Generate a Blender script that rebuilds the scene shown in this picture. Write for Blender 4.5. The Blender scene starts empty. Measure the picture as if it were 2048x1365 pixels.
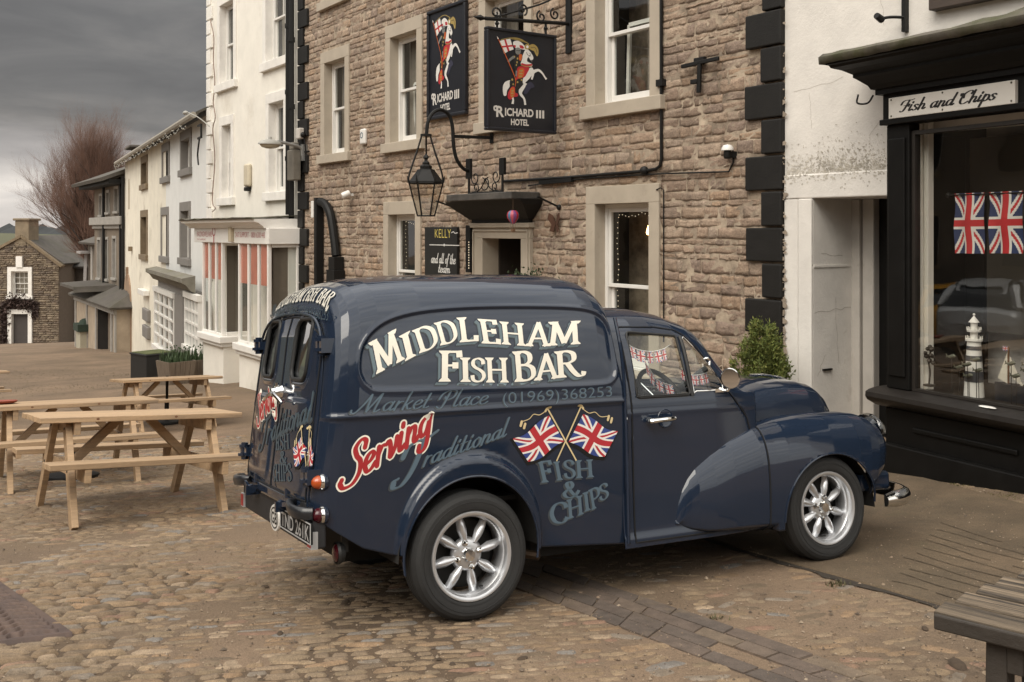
import bpy, bmesh, math, random
import numpy as np
from mathutils import Vector, Matrix, Euler
from math import sin, cos, pi, radians, sqrt, atan2
random.seed(7); rng = np.random.default_rng(7)
S = bpy.context.scene; COL = S.collection
# ------------------------------------------------------------- camera
CAMZ = 1.85; FPX = 2000.0; HOR = 460.0
cd = bpy.data.cameras.new("camera"); cam = bpy.data.objects.new("camera", cd); COL.objects.link(cam)
cam.location = (0, 0, CAMZ); cam.rotation_euler = (radians(90), 0, 0)
cd.sensor_width = 36; cd.lens = 36*FPX/2048; cd.shift_y = -(682.5-HOR)/2048; cd.clip_start = .05; cd.clip_end = 3000
S.camera = cam
# ------------------------------------------------------------- sky and sun
SUN_EL, SUN_AZ = radians(52), radians(-150)     # azimuth of the sun measured from +Y towards +X
w = bpy.data.worlds.new("World"); S.world = w; w.use_nodes = True
nt = w.node_tree; N = nt.nodes; L = nt.links; N.clear()
wo = N.new('ShaderNodeOutputWorld'); bg = N.new('ShaderNodeBackground'); L.new(bg.outputs[0], wo.inputs[0])
sky = N.new('ShaderNodeTexSky'); sky.sky_type = 'NISHITA'; sky.sun_disc = False
sky.sun_elevation = SUN_EL; sky.sun_rotation = SUN_AZ; sky.air_density = 1; sky.dust_density = 4; sky.ozone_density = 1
hs = N.new('ShaderNodeHueSaturation'); hs.inputs['Saturation'].default_value = .25; L.new(sky.outputs[0], hs.inputs['Color'])
tc = N.new('ShaderNodeTexCoord'); sep = N.new('ShaderNodeSeparateXYZ'); L.new(tc.outputs['Generated'], sep.inputs[0])
def wmath(op, a, b=None, c=None):
    n = N.new('ShaderNodeMath'); n.operation = op
    for i, q in enumerate((a, b, c)):
        if q is None: continue
        if isinstance(q, (int, float)): n.inputs[i].default_value = q
        else: L.new(q, n.inputs[i])
    return n.outputs[0]
def wramp(fac, stops):
    r = N.new('ShaderNodeValToRGB'); L.new(fac, r.inputs[0]); e = r.color_ramp.elements
    while len(e) < len(stops): e.new(.5)
    for k, (p, c) in enumerate(stops): e[k].position = p; e[k].color = (*c, 1)
    return r.outputs[0]
# layered cloud: noise stretched along the horizon
mp = N.new('ShaderNodeMapping'); mp.inputs['Scale'].default_value = (1.6, 1.6, 7.5); L.new(tc.outputs['Generated'], mp.inputs[0])
nz = N.new('ShaderNodeTexNoise'); nz.inputs['Scale'].default_value = 2.3; nz.inputs['Detail'].default_value = 7; nz.inputs['Roughness'].default_value = .5; L.new(mp.outputs[0], nz.inputs[0])
elev = wmath('ADD', sep.outputs['Z'], wmath('MULTIPLY', wmath('SUBTRACT', nz.outputs['Fac'], .5), .07))
# dark bank low in the north (+Y); bright, even overcast above and behind the camera
bank = wramp(elev, [(0, (4.4, 4.05, 3.75)), (.04, (4.1, 3.85, 3.6)), (.066, (2.5, 2.35, 2.25)), (.09, (.98, .94, .91)), (.2, (.84, .82, .81)), (.4, (2.0, 2.0, 2.0)), (.75, (9, 8.9, 8.7)), (1, (11, 10.8, 10.4))])
opn = wramp(elev, [(0, (5, 4.75, 4.35)), (.15, (7, 6.75, 6.3)), (.45, (9.6, 9.3, 8.7)), (1, (11, 10.7, 10.1))])
north = wramp(wmath('ADD', wmath('MULTIPLY', sep.outputs['Y'], .5), .5), [(.45, (0, 0, 0)), (.72, (1, 1, 1))])
mx = N.new('ShaderNodeMix'); mx.data_type = 'RGBA'; L.new(north, mx.inputs['Factor']); L.new(opn, mx.inputs['A']); L.new(bank, mx.inputs['B'])
mp2 = N.new('ShaderNodeMapping'); mp2.inputs['Scale'].default_value = (2.2, 2.2, 9.); mp2.inputs['Location'].default_value = (.35, .1, .2); L.new(tc.outputs['Generated'], mp2.inputs[0])
nz2 = N.new('ShaderNodeTexNoise'); nz2.inputs['Scale'].default_value = 2.6; nz2.inputs['Detail'].default_value = 9; nz2.inputs['Roughness'].default_value = .56; nz2.inputs['Distortion'].default_value = .5; L.new(mp2.outputs[0], nz2.inputs[0])
mott = wramp(nz2.outputs['Fac'], [(.32, (.76, .76, .77)), (.5, (.98, .98, .98)), (.68, (1.28, 1.26, 1.23))])
mm = N.new('ShaderNodeMix'); mm.data_type = 'RGBA'; mm.blend_type = 'MULTIPLY'; mm.inputs['Factor'].default_value = 1
L.new(mx.outputs['Result'], mm.inputs['A']); L.new(mott, mm.inputs['B'])
m2 = N.new('ShaderNodeMix'); m2.data_type = 'RGBA'; m2.inputs['Factor'].default_value = .93
L.new(hs.outputs[0], m2.inputs['A']); L.new(mm.outputs['Result'], m2.inputs['B'])
L.new(m2.outputs['Result'], bg.inputs[0]); bg.inputs[1].default_value = .12
sd = bpy.data.lights.new("sun", 'SUN'); sun = bpy.data.objects.new("sun", sd); COL.objects.link(sun)
sd.energy = 1.5; sd.angle = radians(40); sd.color = (1, .93, .82)
sv = Vector((sin(SUN_AZ)*cos(SUN_EL), cos(SUN_AZ)*cos(SUN_EL), sin(SUN_EL)))
sun.rotation_euler = sv.to_track_quat('Z', 'Y').to_euler(); sun.location = (-8, -8, 25)
S.view_settings.view_transform = 'Standard'; S.view_settings.look = 'None'; S.view_settings.exposure = .62; S.view_settings.gamma = 1
S.view_settings.use_curve_mapping = False
S.cycles.max_bounces = 8; S.cycles.transparent_max_bounces = 16
# ------------------------------------------------------------- helpers
def tag(o, label=None, cat=None, group=None, kind=None):
    for k, v in (('label', label), ('category', cat), ('group', group), ('kind', kind)):
        if v: o[k] = v
    return o
def empty(name, loc=(0, 0, 0), rot=(0, 0, 0), parent=None):
    o = bpy.data.objects.new(name, None); COL.objects.link(o); o.location = loc; o.rotation_euler = rot
    o.empty_display_size = .2; o.parent = parent; return o
def children(o): return [c for c in COL.objects if c.parent == o]
def copy_tree(o, parent=None):
    c = o.copy(); COL.objects.link(c); c.parent = parent
    for ch in children(o): copy_tree(ch, c)
    return c
class MB:
    def __init__(s): s.v = []; s.f = []; s.m = []
    def add(s, V, Fs, mi=0):
        b = len(s.v); s.v.extend([tuple(map(float, p)) for p in V]); s.f.extend([tuple(i+b for i in f) for f in Fs]); s.m.extend([mi]*len(Fs))
    def box(s, x0, x1, y0, y1, z0, z1, mi=0, M=None):
        V = [(x, y, z) for z in (z0, z1) for y in (y0, y1) for x in (x0, x1)]
        if M is not None: V = [M @ Vector(p) for p in V]
        s.add(V, [(0, 2, 3, 1), (4, 5, 7, 6), (0, 1, 5, 4), (2, 6, 7, 3), (0, 4, 6, 2), (1, 3, 7, 5)], mi)
    def beam(s, a, b, wd, ht, up=(0, 0, 1), mi=0):
        a, b = Vector(a), Vector(b); d = (b-a); l = d.length; d.normalize(); up = Vector(up)
        if abs(d.dot(up)) > .98: up = Vector((1, 0, 0))
        sx = d.cross(up).normalized(); uz = sx.cross(d)
        M = Matrix((d, sx, uz)).transposed().to_4x4(); M.translation = a
        s.box(0, l, -wd/2, wd/2, -ht/2, ht/2, mi, M)
    def prism(s, poly, fn, t0, t1, mi=0):
        n = len(poly); V = [fn(p[0], p[1], t) for t in (t0, t1) for p in poly]
        F = [tuple(range(n))[::-1], tuple(range(n, 2*n))]+[(i, (i+1) % n, n+(i+1) % n, n+i) for i in range(n)]
        s.add(V, F, mi)
    def tube(s, path, r, n=8, closed=False, mi=0, caps=True):
        P = [Vector(p) for p in path]; m = len(P); R = r if hasattr(r, '__len__') else [r]*m; V = []; up = None
        for i in range(m):
            if closed: d = P[(i+1) % m]-P[i-1]
            else: d = P[min(i+1, m-1)]-P[max(i-1, 0)]
            if d.length < 1e-9: d = Vector((0, 0, 1))
            d.normalize()
            if up is None: up = Vector((0, 0, 1)) if abs(d.z) < .9 else Vector((1, 0, 0))
            a = d.cross(up)
            if a.length < 1e-4: a = d.cross(Vector((.3, 1, .2)))
            a.normalize(); up = a.cross(d)
            for k in range(n):
                t = 2*pi*k/n; V.append(P[i]+(a*cos(t)+up*sin(t))*R[i])
        F = []
        for i in range(m if closed else m-1):
            j = (i+1) % m
            for k in range(n): F.append((i*n+k, i*n+(k+1) % n, j*n+(k+1) % n, j*n+k))
        if not closed and caps: F.append(tuple(range(n))[::-1]); F.append(tuple((m-1)*n+k for k in range(n)))
        s.add(V, F, mi)
    def lathe(s, prof, n=16, M=None, mi=0, a0=0, a1=2*pi):
        full = abs(a1-a0-2*pi) < 1e-6; k = n if full else n+1; V = []
        for (r, z) in prof:
            for i in range(k):
                t = a0+(a1-a0)*i/n; p = Vector((r*cos(t), r*sin(t), z)); V.append(M @ p if M is not None else p)
        F = [(j*k+i, j*k+(i+1) % k, (j+1)*k+(i+1) % k, (j+1)*k+i) for j in range(len(prof)-1) for i in range(n if full else n)]
        s.add(V, F, mi)
    def grid(s, P, mi=0, flip=False):
        P = np.asarray(P, float); a, b = P.shape[:2]
        F = [(i*b+j, i*b+j+1, (i+1)*b+j+1, (i+1)*b+j) for i in range(a-1) for j in range(b-1)]
        if flip: F = [f[::-1] for f in F]
        s.add(P.reshape(-1, 3), F, mi)
    def sphere(s, c, r, n=10, sc=(1, 1, 1), mi=0, M=None):
        pr = [(sin(pi*i/n), -cos(pi*i/n)) for i in range(n+1)]
        T = Matrix.Translation(c) @ Matrix.Diagonal((r*sc[0], r*sc[1], r*sc[2], 1))
        if M is not None: T = M @ T
        s.lathe(pr, 2*n, T, mi)
    def build(s, name, mats, parent=None, smooth=False, angle=35, bevel=0, seg=2, solid=0, loc=None, rot=None, soff=-1):
        me = bpy.data.meshes.new(name); me.from_pydata(s.v, [], s.f); 
        if not isinstance(mats, (list, tuple)): mats = [mats]
        for q in mats: me.materials.append(q)
        if len(mats) > 1: me.polygons.foreach_set('material_index', s.m)
        if smooth:
            me.polygons.foreach_set('use_smooth', [True]*len(me.polygons)); me.set_sharp_from_angle(angle=radians(angle))
        me.update(); o = bpy.data.objects.new(name, me); COL.objects.link(o); o.parent = parent
        if loc is not None: o.location = loc
        if rot is not None: o.rotation_euler = rot
        if bevel:
            b = o.modifiers.new('bevel', 'BEVEL'); b.width = bevel; b.segments = seg; b.limit_method = 'ANGLE'; b.angle_limit = radians(40)
        if solid:
            b = o.modifiers.new('solid', 'SOLIDIFY'); b.thickness = solid; b.offset = soff
        return o
def np_mesh(name, V, Fq, mat, parent=None, smooth=True):
    """quads from numpy arrays"""
    V = np.ascontiguousarray(V, np.float32); Fq = np.ascontiguousarray(Fq, np.int32); k = Fq.shape[1]
    me = bpy.data.meshes.new(name); me.vertices.add(len(V)); me.vertices.foreach_set('co', V.ravel())
    me.loops.add(Fq.size); me.loops.foreach_set('vertex_index', Fq.ravel())
    me.polygons.add(len(Fq)); me.polygons.foreach_set('loop_start', np.arange(0, Fq.size, k, dtype=np.int32))
    me.polygons.foreach_set('use_smooth', np.full(len(Fq), smooth)); me.materials.append(mat)
    me.update(calc_edges=True); me.validate()
    o = bpy.data.objects.new(name, me); COL.objects.link(o); o.parent = parent; return o
def catmull(P, n=8, closed=False):
    P = [np.array(p, float) for p in P]; m = len(P); out = []
    for i in range(m if closed else m-1):
        p1, p2 = P[i], P[(i+1) % m]
        p0 = P[i-1] if (closed or i > 0) else 2*p1-p2
        p3 = P[(i+2) % m] if (closed or i+2 < m) else 2*p2-p1
        for k in range(n):
            t = k/n; out.append(.5*((2*p1)+(p2-p0)*t+(2*p0-5*p1+4*p2-p3)*t*t+(3*p1-p0-3*p2+p3)*t**3))
    if not closed: out.append(P[-1])
    return out
class Ink:
    """flat lettering: quads in a 2D plane with a layer number, mapped onto any surface later"""
    def __init__(s): s.V = []; s.F = []; s.n = 0
    def ribbon(s, pts, wfun, smooth, cap=False, closed=False):
        P = np.array(catmull(pts, 7) if smooth and len(pts) > 2 else [np.array(pts[0])+(np.array(pts[-1])-np.array(pts[0]))*t for t in np.linspace(0, 1, 6)] if len(pts) == 2 else pts, float)
        D = np.gradient(P, axis=0); D /= np.maximum(np.linalg.norm(D, axis=1, keepdims=True), 1e-9); Nn = np.stack([-D[:, 1], D[:, 0]], -1); W = np.array([wfun(d) for d in D])[:, None]/2
        A = P+Nn*W; B = P-Nn*W; b = len(s.V); s.n += 1
        for i in range(len(P)): s.V.append((*A[i], s.n)); s.V.append((*B[i], s.n))
        for i in range(len(P)-1): s.F.append((b+2*i, b+2*i+1, b+2*i+3, b+2*i+2))
        if cap:
            for (p, d, nn, w_) in ((P[0], -D[0], Nn[0], W[0]), (P[-1], D[-1], Nn[-1], W[-1])):
                b = len(s.V)
                for t in np.linspace(-pi/2, pi/2, 7): q = p+(d*cos(t)+nn*sin(t))*w_; s.V.append((*q, s.n))
                s.F.append(tuple(range(b, b+7)))
    def poly(s, pts):
        b = len(s.V); s.n += 1
        for p in pts: s.V.append((p[0], p[1], s.n))
        s.F.append(tuple(range(b, b+len(pts))))
    def merge(s, o, f, dl=0):
        b = len(s.V)
        for x, y, n in o.V: p = f(x, y); s.V.append((p[0], p[1], n+s.n+dl))
        s.F += [tuple(i+b for i in q) for q in o.F]; s.n += o.n
    def width(s): return max(v[0] for v in s.V)
    def onto(s, m, surf, off=.0015, lay=.00004, mi=0):
        m.add([surf(x, y, off+lay*n) for x, y, n in s.V], s.F, mi)
def vnoise(x, y, seed=0):
    """smooth value noise on numpy arrays, 0..1"""
    x = np.asarray(x, float); y = np.asarray(y, float); xi = np.floor(x).astype(int); yi = np.floor(y).astype(int); fx = x-xi; fy = y-yi
    def h(a, b):
        q = np.sin(a*127.1+b*311.7+seed*74.7)*43758.5453; return q-np.floor(q)
    fx = fx*fx*(3-2*fx); fy = fy*fy*(3-2*fy)
    return (h(xi, yi)*(1-fx)+h(xi+1, yi)*fx)*(1-fy)+(h(xi, yi+1)*(1-fx)+h(xi+1, yi+1)*fx)*fy
# ------------------------------------------------------------- materials
MATS = {}
def pm(name, col, rough=.6, metal=0., var=.2, scale=6., bump=.15, bscale=60., col2=None, island=None, coat=0., spec=.5, stretch=None, stain=None, bdist=.01, sc2=None, grain=0, gamt=.35, objrand=0):
    """principled with noise colour, optional per-island ramp, optional second-colour patches and bump"""
    if name in MATS: return MATS[name]
    m = bpy.data.materials.new(name); m.use_nodes = True; t = m.node_tree; n = t.nodes; l = t.links
    b = n['Principled BSDF']; b.inputs['Roughness'].default_value = rough; b.inputs['Metallic'].default_value = metal
    b.inputs['Coat Weight'].default_value = coat; b.inputs['Coat Roughness'].default_value = .04; b.inputs['Specular IOR Level'].default_value = spec
    co = n.new('ShaderNodeTexCoord').outputs['Object']
    if stretch:
        q = n.new('ShaderNodeMapping'); q.inputs['Scale'].default_value = stretch; l.new(co, q.inputs[0]); co = q.outputs[0]
    def noise(sc, det=6, rg=.6):
        q = n.new('ShaderNodeTexNoise'); q.inputs['Scale'].default_value = sc; q.inputs['Detail'].default_value = det; q.inputs['Roughness'].default_value = rg; l.new(co, q.inputs[0]); return q.outputs['Fac']
    def mix(fac, a, bb, mode='MIX'):
        q = n.new('ShaderNodeMix'); q.data_type = 'RGBA'; q.blend_type = mode
        for sk, vv in (('Factor', fac), ('A', a), ('B', bb)):
            if isinstance(vv, (int, float)): q.inputs[sk].default_value = vv
            elif isinstance(vv, tuple): q.inputs[sk].default_value = (*vv[:3], 1)
            else: l.new(vv, q.inputs[sk])
        return q.outputs['Result']
    def ramp(fac, stops, const=False):
        q = n.new('ShaderNodeValToRGB'); l.new(fac, q.inputs[0]); e = q.color_ramp.elements
        if const: q.color_ramp.interpolation = 'CONSTANT'
        while len(e) < len(stops): e.new(.5)
        for k, (p, c) in enumerate(stops): e[k].position = p; e[k].color = (*c, 1)
        return q.outputs[0]
    base = tuple(col)
    if island:
        g = n.new('ShaderNodeNewGeometry'); base = ramp(g.outputs['Random Per Island'], [(i/len(island), c) for i, c in enumerate(island)], True)
    if col2: base = mix(ramp(noise(sc2 or scale*.35, 8, .65), [(.42, (0, 0, 0)), (.62, (1, 1, 1))]), base, tuple(col2))
    if stain:   # (colour, scale, low, high): weathering patches with a shape of their own
        base = mix(ramp(noise(stain[1], 10, .72), [(stain[2], (0, 0, 0)), (stain[3], (1, 1, 1))]), base, tuple(stain[0]))
    if var:
        nf = noise(scale, 8, .65)
        base = mix(1., base, ramp(nf, [(.25, (1-var,)*3), (.75, (1+var*.6,)*3)]), 'MULTIPLY')
        rr = n.new('ShaderNodeMapRange'); l.new(nf, rr.inputs[0]); rr.inputs[3].default_value = max(0, rough-.08); rr.inputs[4].default_value = min(1, rough+.1); l.new(rr.outputs[0], b.inputs['Roughness'])
    if objrand:
        oi = n.new('ShaderNodeObjectInfo'); base = mix(1., base, ramp(oi.outputs['Random'], [(0, (1-objrand,)*3), (1, (1+objrand*.6,)*3)]), 'MULTIPLY')
    if grain:
        base = mix(1., base, ramp(noise(grain, 3, .8), [(.3, (1-gamt,)*3), (.7, (1+gamt,)*3)]), 'MULTIPLY')
    if isinstance(base, tuple): b.inputs['Base Color'].default_value = (*base[:3], 1)
    else: l.new(base, b.inputs['Base Color'])
    if bump:
        q = n.new('ShaderNodeBump'); q.inputs['Strength'].default_value = bump; q.inputs['Distance'].default_value = bdist; l.new(noise(bscale, 6, .7), q.inputs['Height']); l.new(q.outputs[0], b.inputs['Normal'])
    MATS[name] = m; return m
def glass(name, tint=(.9, .92, .9), refl=1.5, base=.03):
    if name in MATS: return MATS[name]
    m = bpy.data.materials.new(name); m.use_nodes = True; t = m.node_tree; n = t.nodes; l = t.links; n.clear()
    o = n.new('ShaderNodeOutputMaterial'); tr = n.new('ShaderNodeBsdfTransparent'); tr.inputs[0].default_value = (*tint, 1)
    g = n.new('ShaderNodeBsdfGlossy'); g.inputs['Roughness'].default_value = .015; g.inputs[0].default_value = (.95, .97, 1, 1)
    f = n.new('ShaderNodeFresnel'); gq = n.new('ShaderNodeNewGeometry'); mr = n.new('ShaderNodeMapRange'); mr.inputs[3].default_value = refl; mr.inputs[4].default_value = 1/refl; l.new(gq.outputs['Backfacing'], mr.inputs[0]); l.new(mr.outputs[0], f.inputs[0]); mx = n.new('ShaderNodeMixShader')
    a = n.new('ShaderNodeMath'); a.operation = 'ADD'; a.inputs[1].default_value = base; l.new(f.outputs[0], a.inputs[0])
    tcn = n.new('ShaderNodeTexCoord'); nn = n.new('ShaderNodeTexNoise'); nn.inputs['Scale'].default_value = 1.6; l.new(tcn.outputs['Object'], nn.inputs[0])
    bm = n.new('ShaderNodeBump'); bm.inputs['Strength'].default_value = .12; bm.inputs['Distance'].default_value = .02; l.new(nn.outputs['Fac'], bm.inputs['Height']); l.new(bm.outputs[0], g.inputs['Normal'])
    l.new(a.outputs[0], mx.inputs[0]); l.new(tr.outputs[0], mx.inputs[1]); l.new(g.outputs[0], mx.inputs[2]); l.new(mx.outputs[0], o.inputs[0]); MATS[name] = m; return m
def emit(name, col, st):
    if name in MATS: return MATS[name]
    m = bpy.data.materials.new(name); m.use_nodes = True; b = m.node_tree.nodes['Principled BSDF']
    b.inputs['Base Color'].default_value = (*col, 1); b.inputs['Emission Color'].default_value = (*col, 1); b.inputs['Emission Strength'].default_value = st; MATS[name] = m; return m
G_WIN = glass('window_glass'); G_VAN = glass('van_glass', (.93, .96, .94), 1.5, .0)
M_BLACK = pm('black_paint', (.010, .0095, .009), .55, var=.3, scale=9, bump=.1, spec=.25)
M_IRON = pm('black_iron', (.009, .0085, .008), .55, var=.3, scale=20, bump=.2, spec=.3)
M_WHITE = pm('white_gloss_paint', (.74, .72, .68), .35, var=.08, scale=5, bump=.04)
M_BEIGE = pm('beige_stone_paint', (.425, .367, .292), .6, var=.12, scale=4, bump=.15, bscale=40, stain=((.24, .2, .155), 3.5, .6, .85))
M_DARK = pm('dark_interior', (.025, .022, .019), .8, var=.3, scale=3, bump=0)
M_CURT = pm('curtain_cloth', (.33, .29, .25), .85, var=.2, scale=9, bump=.2)
M_CHROME = pm('chrome', (.78, .78, .77), .08, 1., var=0, bump=0)
M_RUBBER = pm('tyre_rubber', (.018, .018, .018), .75, var=.3, scale=14, bump=.25, bscale=90)
M_LEAD = pm('weathered_lead', (.12, .105, .085), .75, var=.45, scale=9, bump=.5, bscale=30, col2=(.075, .075, .035))
M_SLATE = pm('roof_slate', (.088, .076, .066), .8, var=.35, scale=3, bump=.4, bscale=20, col2=(.075, .068, .05))
M_CREAM = pm('sign_cream', (.80, .765, .665), .45, var=.05, scale=8, bump=0)
M_RED = pm('sign_red', (.36, .018, .022), .45, var=.08, scale=8, bump=0)
M_BLUE = pm('flag_blue', (.03, .055, .22), .5, var=.1, scale=8, bump=0)
M_FWHITE = pm('flag_white', (.75, .72, .68), .5, var=.05, scale=8, bump=0)
M_FRED = pm('flag_red', (.42, .02, .03), .5, var=.1, scale=8, bump=0)
M_SLATEBLUE = pm('sign_slate_blue', (.085, .13, .17), .45, var=.1, scale=8, bump=0)
M_SHADE = pm('sign_shade_grey', (.04, .047, .054), .45, var=.1, scale=8, bump=0)
M_GOLD = pm('sign_gold', (.55, .40, .14), .45, var=.1, scale=8, bump=0)
M_PLATEWHITE = pm('plate_silver', (.40, .40, .40), .4, var=.05, scale=8, bump=0)
# ------------------------------------------------------------- terrain
def plane_z(x, y): return .004+.0226*(x+.514)-.104*(y-5.167)
_cp = [(-.5, 5.2, 0), (1.6, 6.2, 0), (-3, 7.8, 0), (-4.2, 9.5, 0), (-5.3, 15.2, 0), (0, 3.6, 0), (3, 4, 0), (-4, 4, 0), (3.2, 7.4, .12), (3.6, 6.5, .11), (1.5, 8.5, .06),
       (-5.3, 19.8, .40), (-6.8, 22, .42), (-15.4, 39.7, 1.02), (-19.5, 47.5, 1.2), (-30, 63, 1.4), (-12, 45, 1.0), (-20, 22, .2), (8, 4, 0), (0, -6, 0), (-6, -10, 0), (12, -10, 0), (-45, 60, 1.2), (20, 30, .5)]
_C = np.array(_cp, float); _K = np.sqrt(((_C[:, None, :2]-_C[None, :, :2])**2).sum(-1)+9.)
_wt = np.linalg.solve(_K+1e-6*np.eye(len(_C)), _C[:, 2])
def gz(x, y):
    x = np.asarray(x, float); y = np.asarray(y, float); xc = np.clip(x, -60, 30); yc = np.clip(y, -30, 90)
    c = sum(wt*np.sqrt((xc-q[0])**2+(yc-q[1])**2+9.) for wt, q in zip(_wt, _C))
    return plane_z(xc, yc)+c-np.clip(y-90, 0, 200)*.06
def gh(px, py, dz=0.):
    """point of the ground seen at a picture position"""
    a = (px-1024)/FPX; b = (HOR-py)/FPX; lo, hi = 1., 400.
    for _ in range(60):
        k = (lo+hi)/2
        if CAMZ+k*b > float(gz(a*k, k))+dz: lo = k
        else: hi = k
    return Vector((a*lo, lo, float(gz(a*lo, lo))+dz))
xs = np.unique(np.r_[np.linspace(-700, -60, 16), np.linspace(-60, -12, 33), np.arange(-12, 6, .3), np.linspace(6, 30, 20), np.linspace(30, 500, 12)])
ys = np.unique(np.r_[np.linspace(-200, -30, 8), np.linspace(-30, 2, 20), np.arange(2, 26, .3), np.linspace(26, 100, 60), np.linspace(100, 500, 20)])
XX, YY = np.meshgrid(xs, ys, indexing='ij'); ZZ = gz(XX, YY)
idx = np.arange(XX.size).reshape(XX.shape)
Fq = np.stack([idx[:-1, :-1], idx[1:, :-1], idx[1:, 1:], idx[:-1, 1:]], -1).reshape(-1, 4)
M_SAND = pm('sandy_ground', (.222, .153, .099), .9, var=.45, scale=2.2, bump=.7, bscale=45, col2=(.15, .105, .066), sc2=.55, bdist=.02, stain=((.10, .072, .047), .9, .56, .75), grain=170, gamt=.45)
g = np_mesh('ground', np.stack([XX, YY, ZZ], -1).reshape(-1, 3), Fq, M_SAND); tag(g, kind='structure')
# ============================================================= paving
def in_poly(x, y, poly):
    x = np.asarray(x); r = np.zeros(x.shape, bool); n = len(poly)
    for i in range(n):
        (ax, ay), (bx, by) = poly[i][:2], poly[(i+1) % n][:2]
        c = ((ay > y) != (by > y)) & (x < (bx-ax)*(y-ay)/(by-ay+1e-12)+ax); r ^= c
    return r
def ext(a, b, t): return a+(b-a)*t
sR0, sR1 = gh(1085, 1128), gh(1775, 1362); sL0, sL1 = gh(1040, 1182), gh(1519, 1362)
SETT = [ext(sR1, sR0, 1.5), ext(sR0, sR1, 1.7), ext(sL0, sL1, 1.9), ext(sL1, sL0, 1.5)]
pA = [gh(1330, 1052), gh(1519, 1113), gh(1702, 1164), gh(1870, 1212)]; pA.append(ext(pA[2], pA[3], 4.5))
pB = [gh(1500, 905), gh(1640, 925), gh(1800, 947), gh(2048, 1012)]; pB.append(ext(pB[2], pB[3], 2.2))
PAVE = pA+pB[::-1]
dC = gh(150, 1274); dA = ext(dC, gh(0, 1168), 1.5); dB = ext(dC, gh(0, 1294), 1.4)
DRAIN = [dC, dA, dA+(dB-dC), dB]
M_COB = pm('cobble_stone', (.3, .22, .15), .8, var=.42, scale=18, bump=.9, bscale=75, bdist=.008,
           island=[(.235, .163, .098), (.195, .134, .08), (.265, .19, .117), (.22, .147, .086), (.175, .122, .078), (.245, .173, .105), (.30, .222, .148), (.205, .135, .078), (.215, .16, .108), (.255, .168, .098), (.15, .108, .07), (.21, .17, .13), (.205, .15, .095), (.235, .17, .11), (.18, .13, .085), (.215, .155, .10), (.19, .17, .15), (.225, .135, .09), (.2, .145, .09), (.22, .16, .105)],
           stain=((.185, .132, .082), 1.1, .47, .63), grain=190, gamt=.4)
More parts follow.
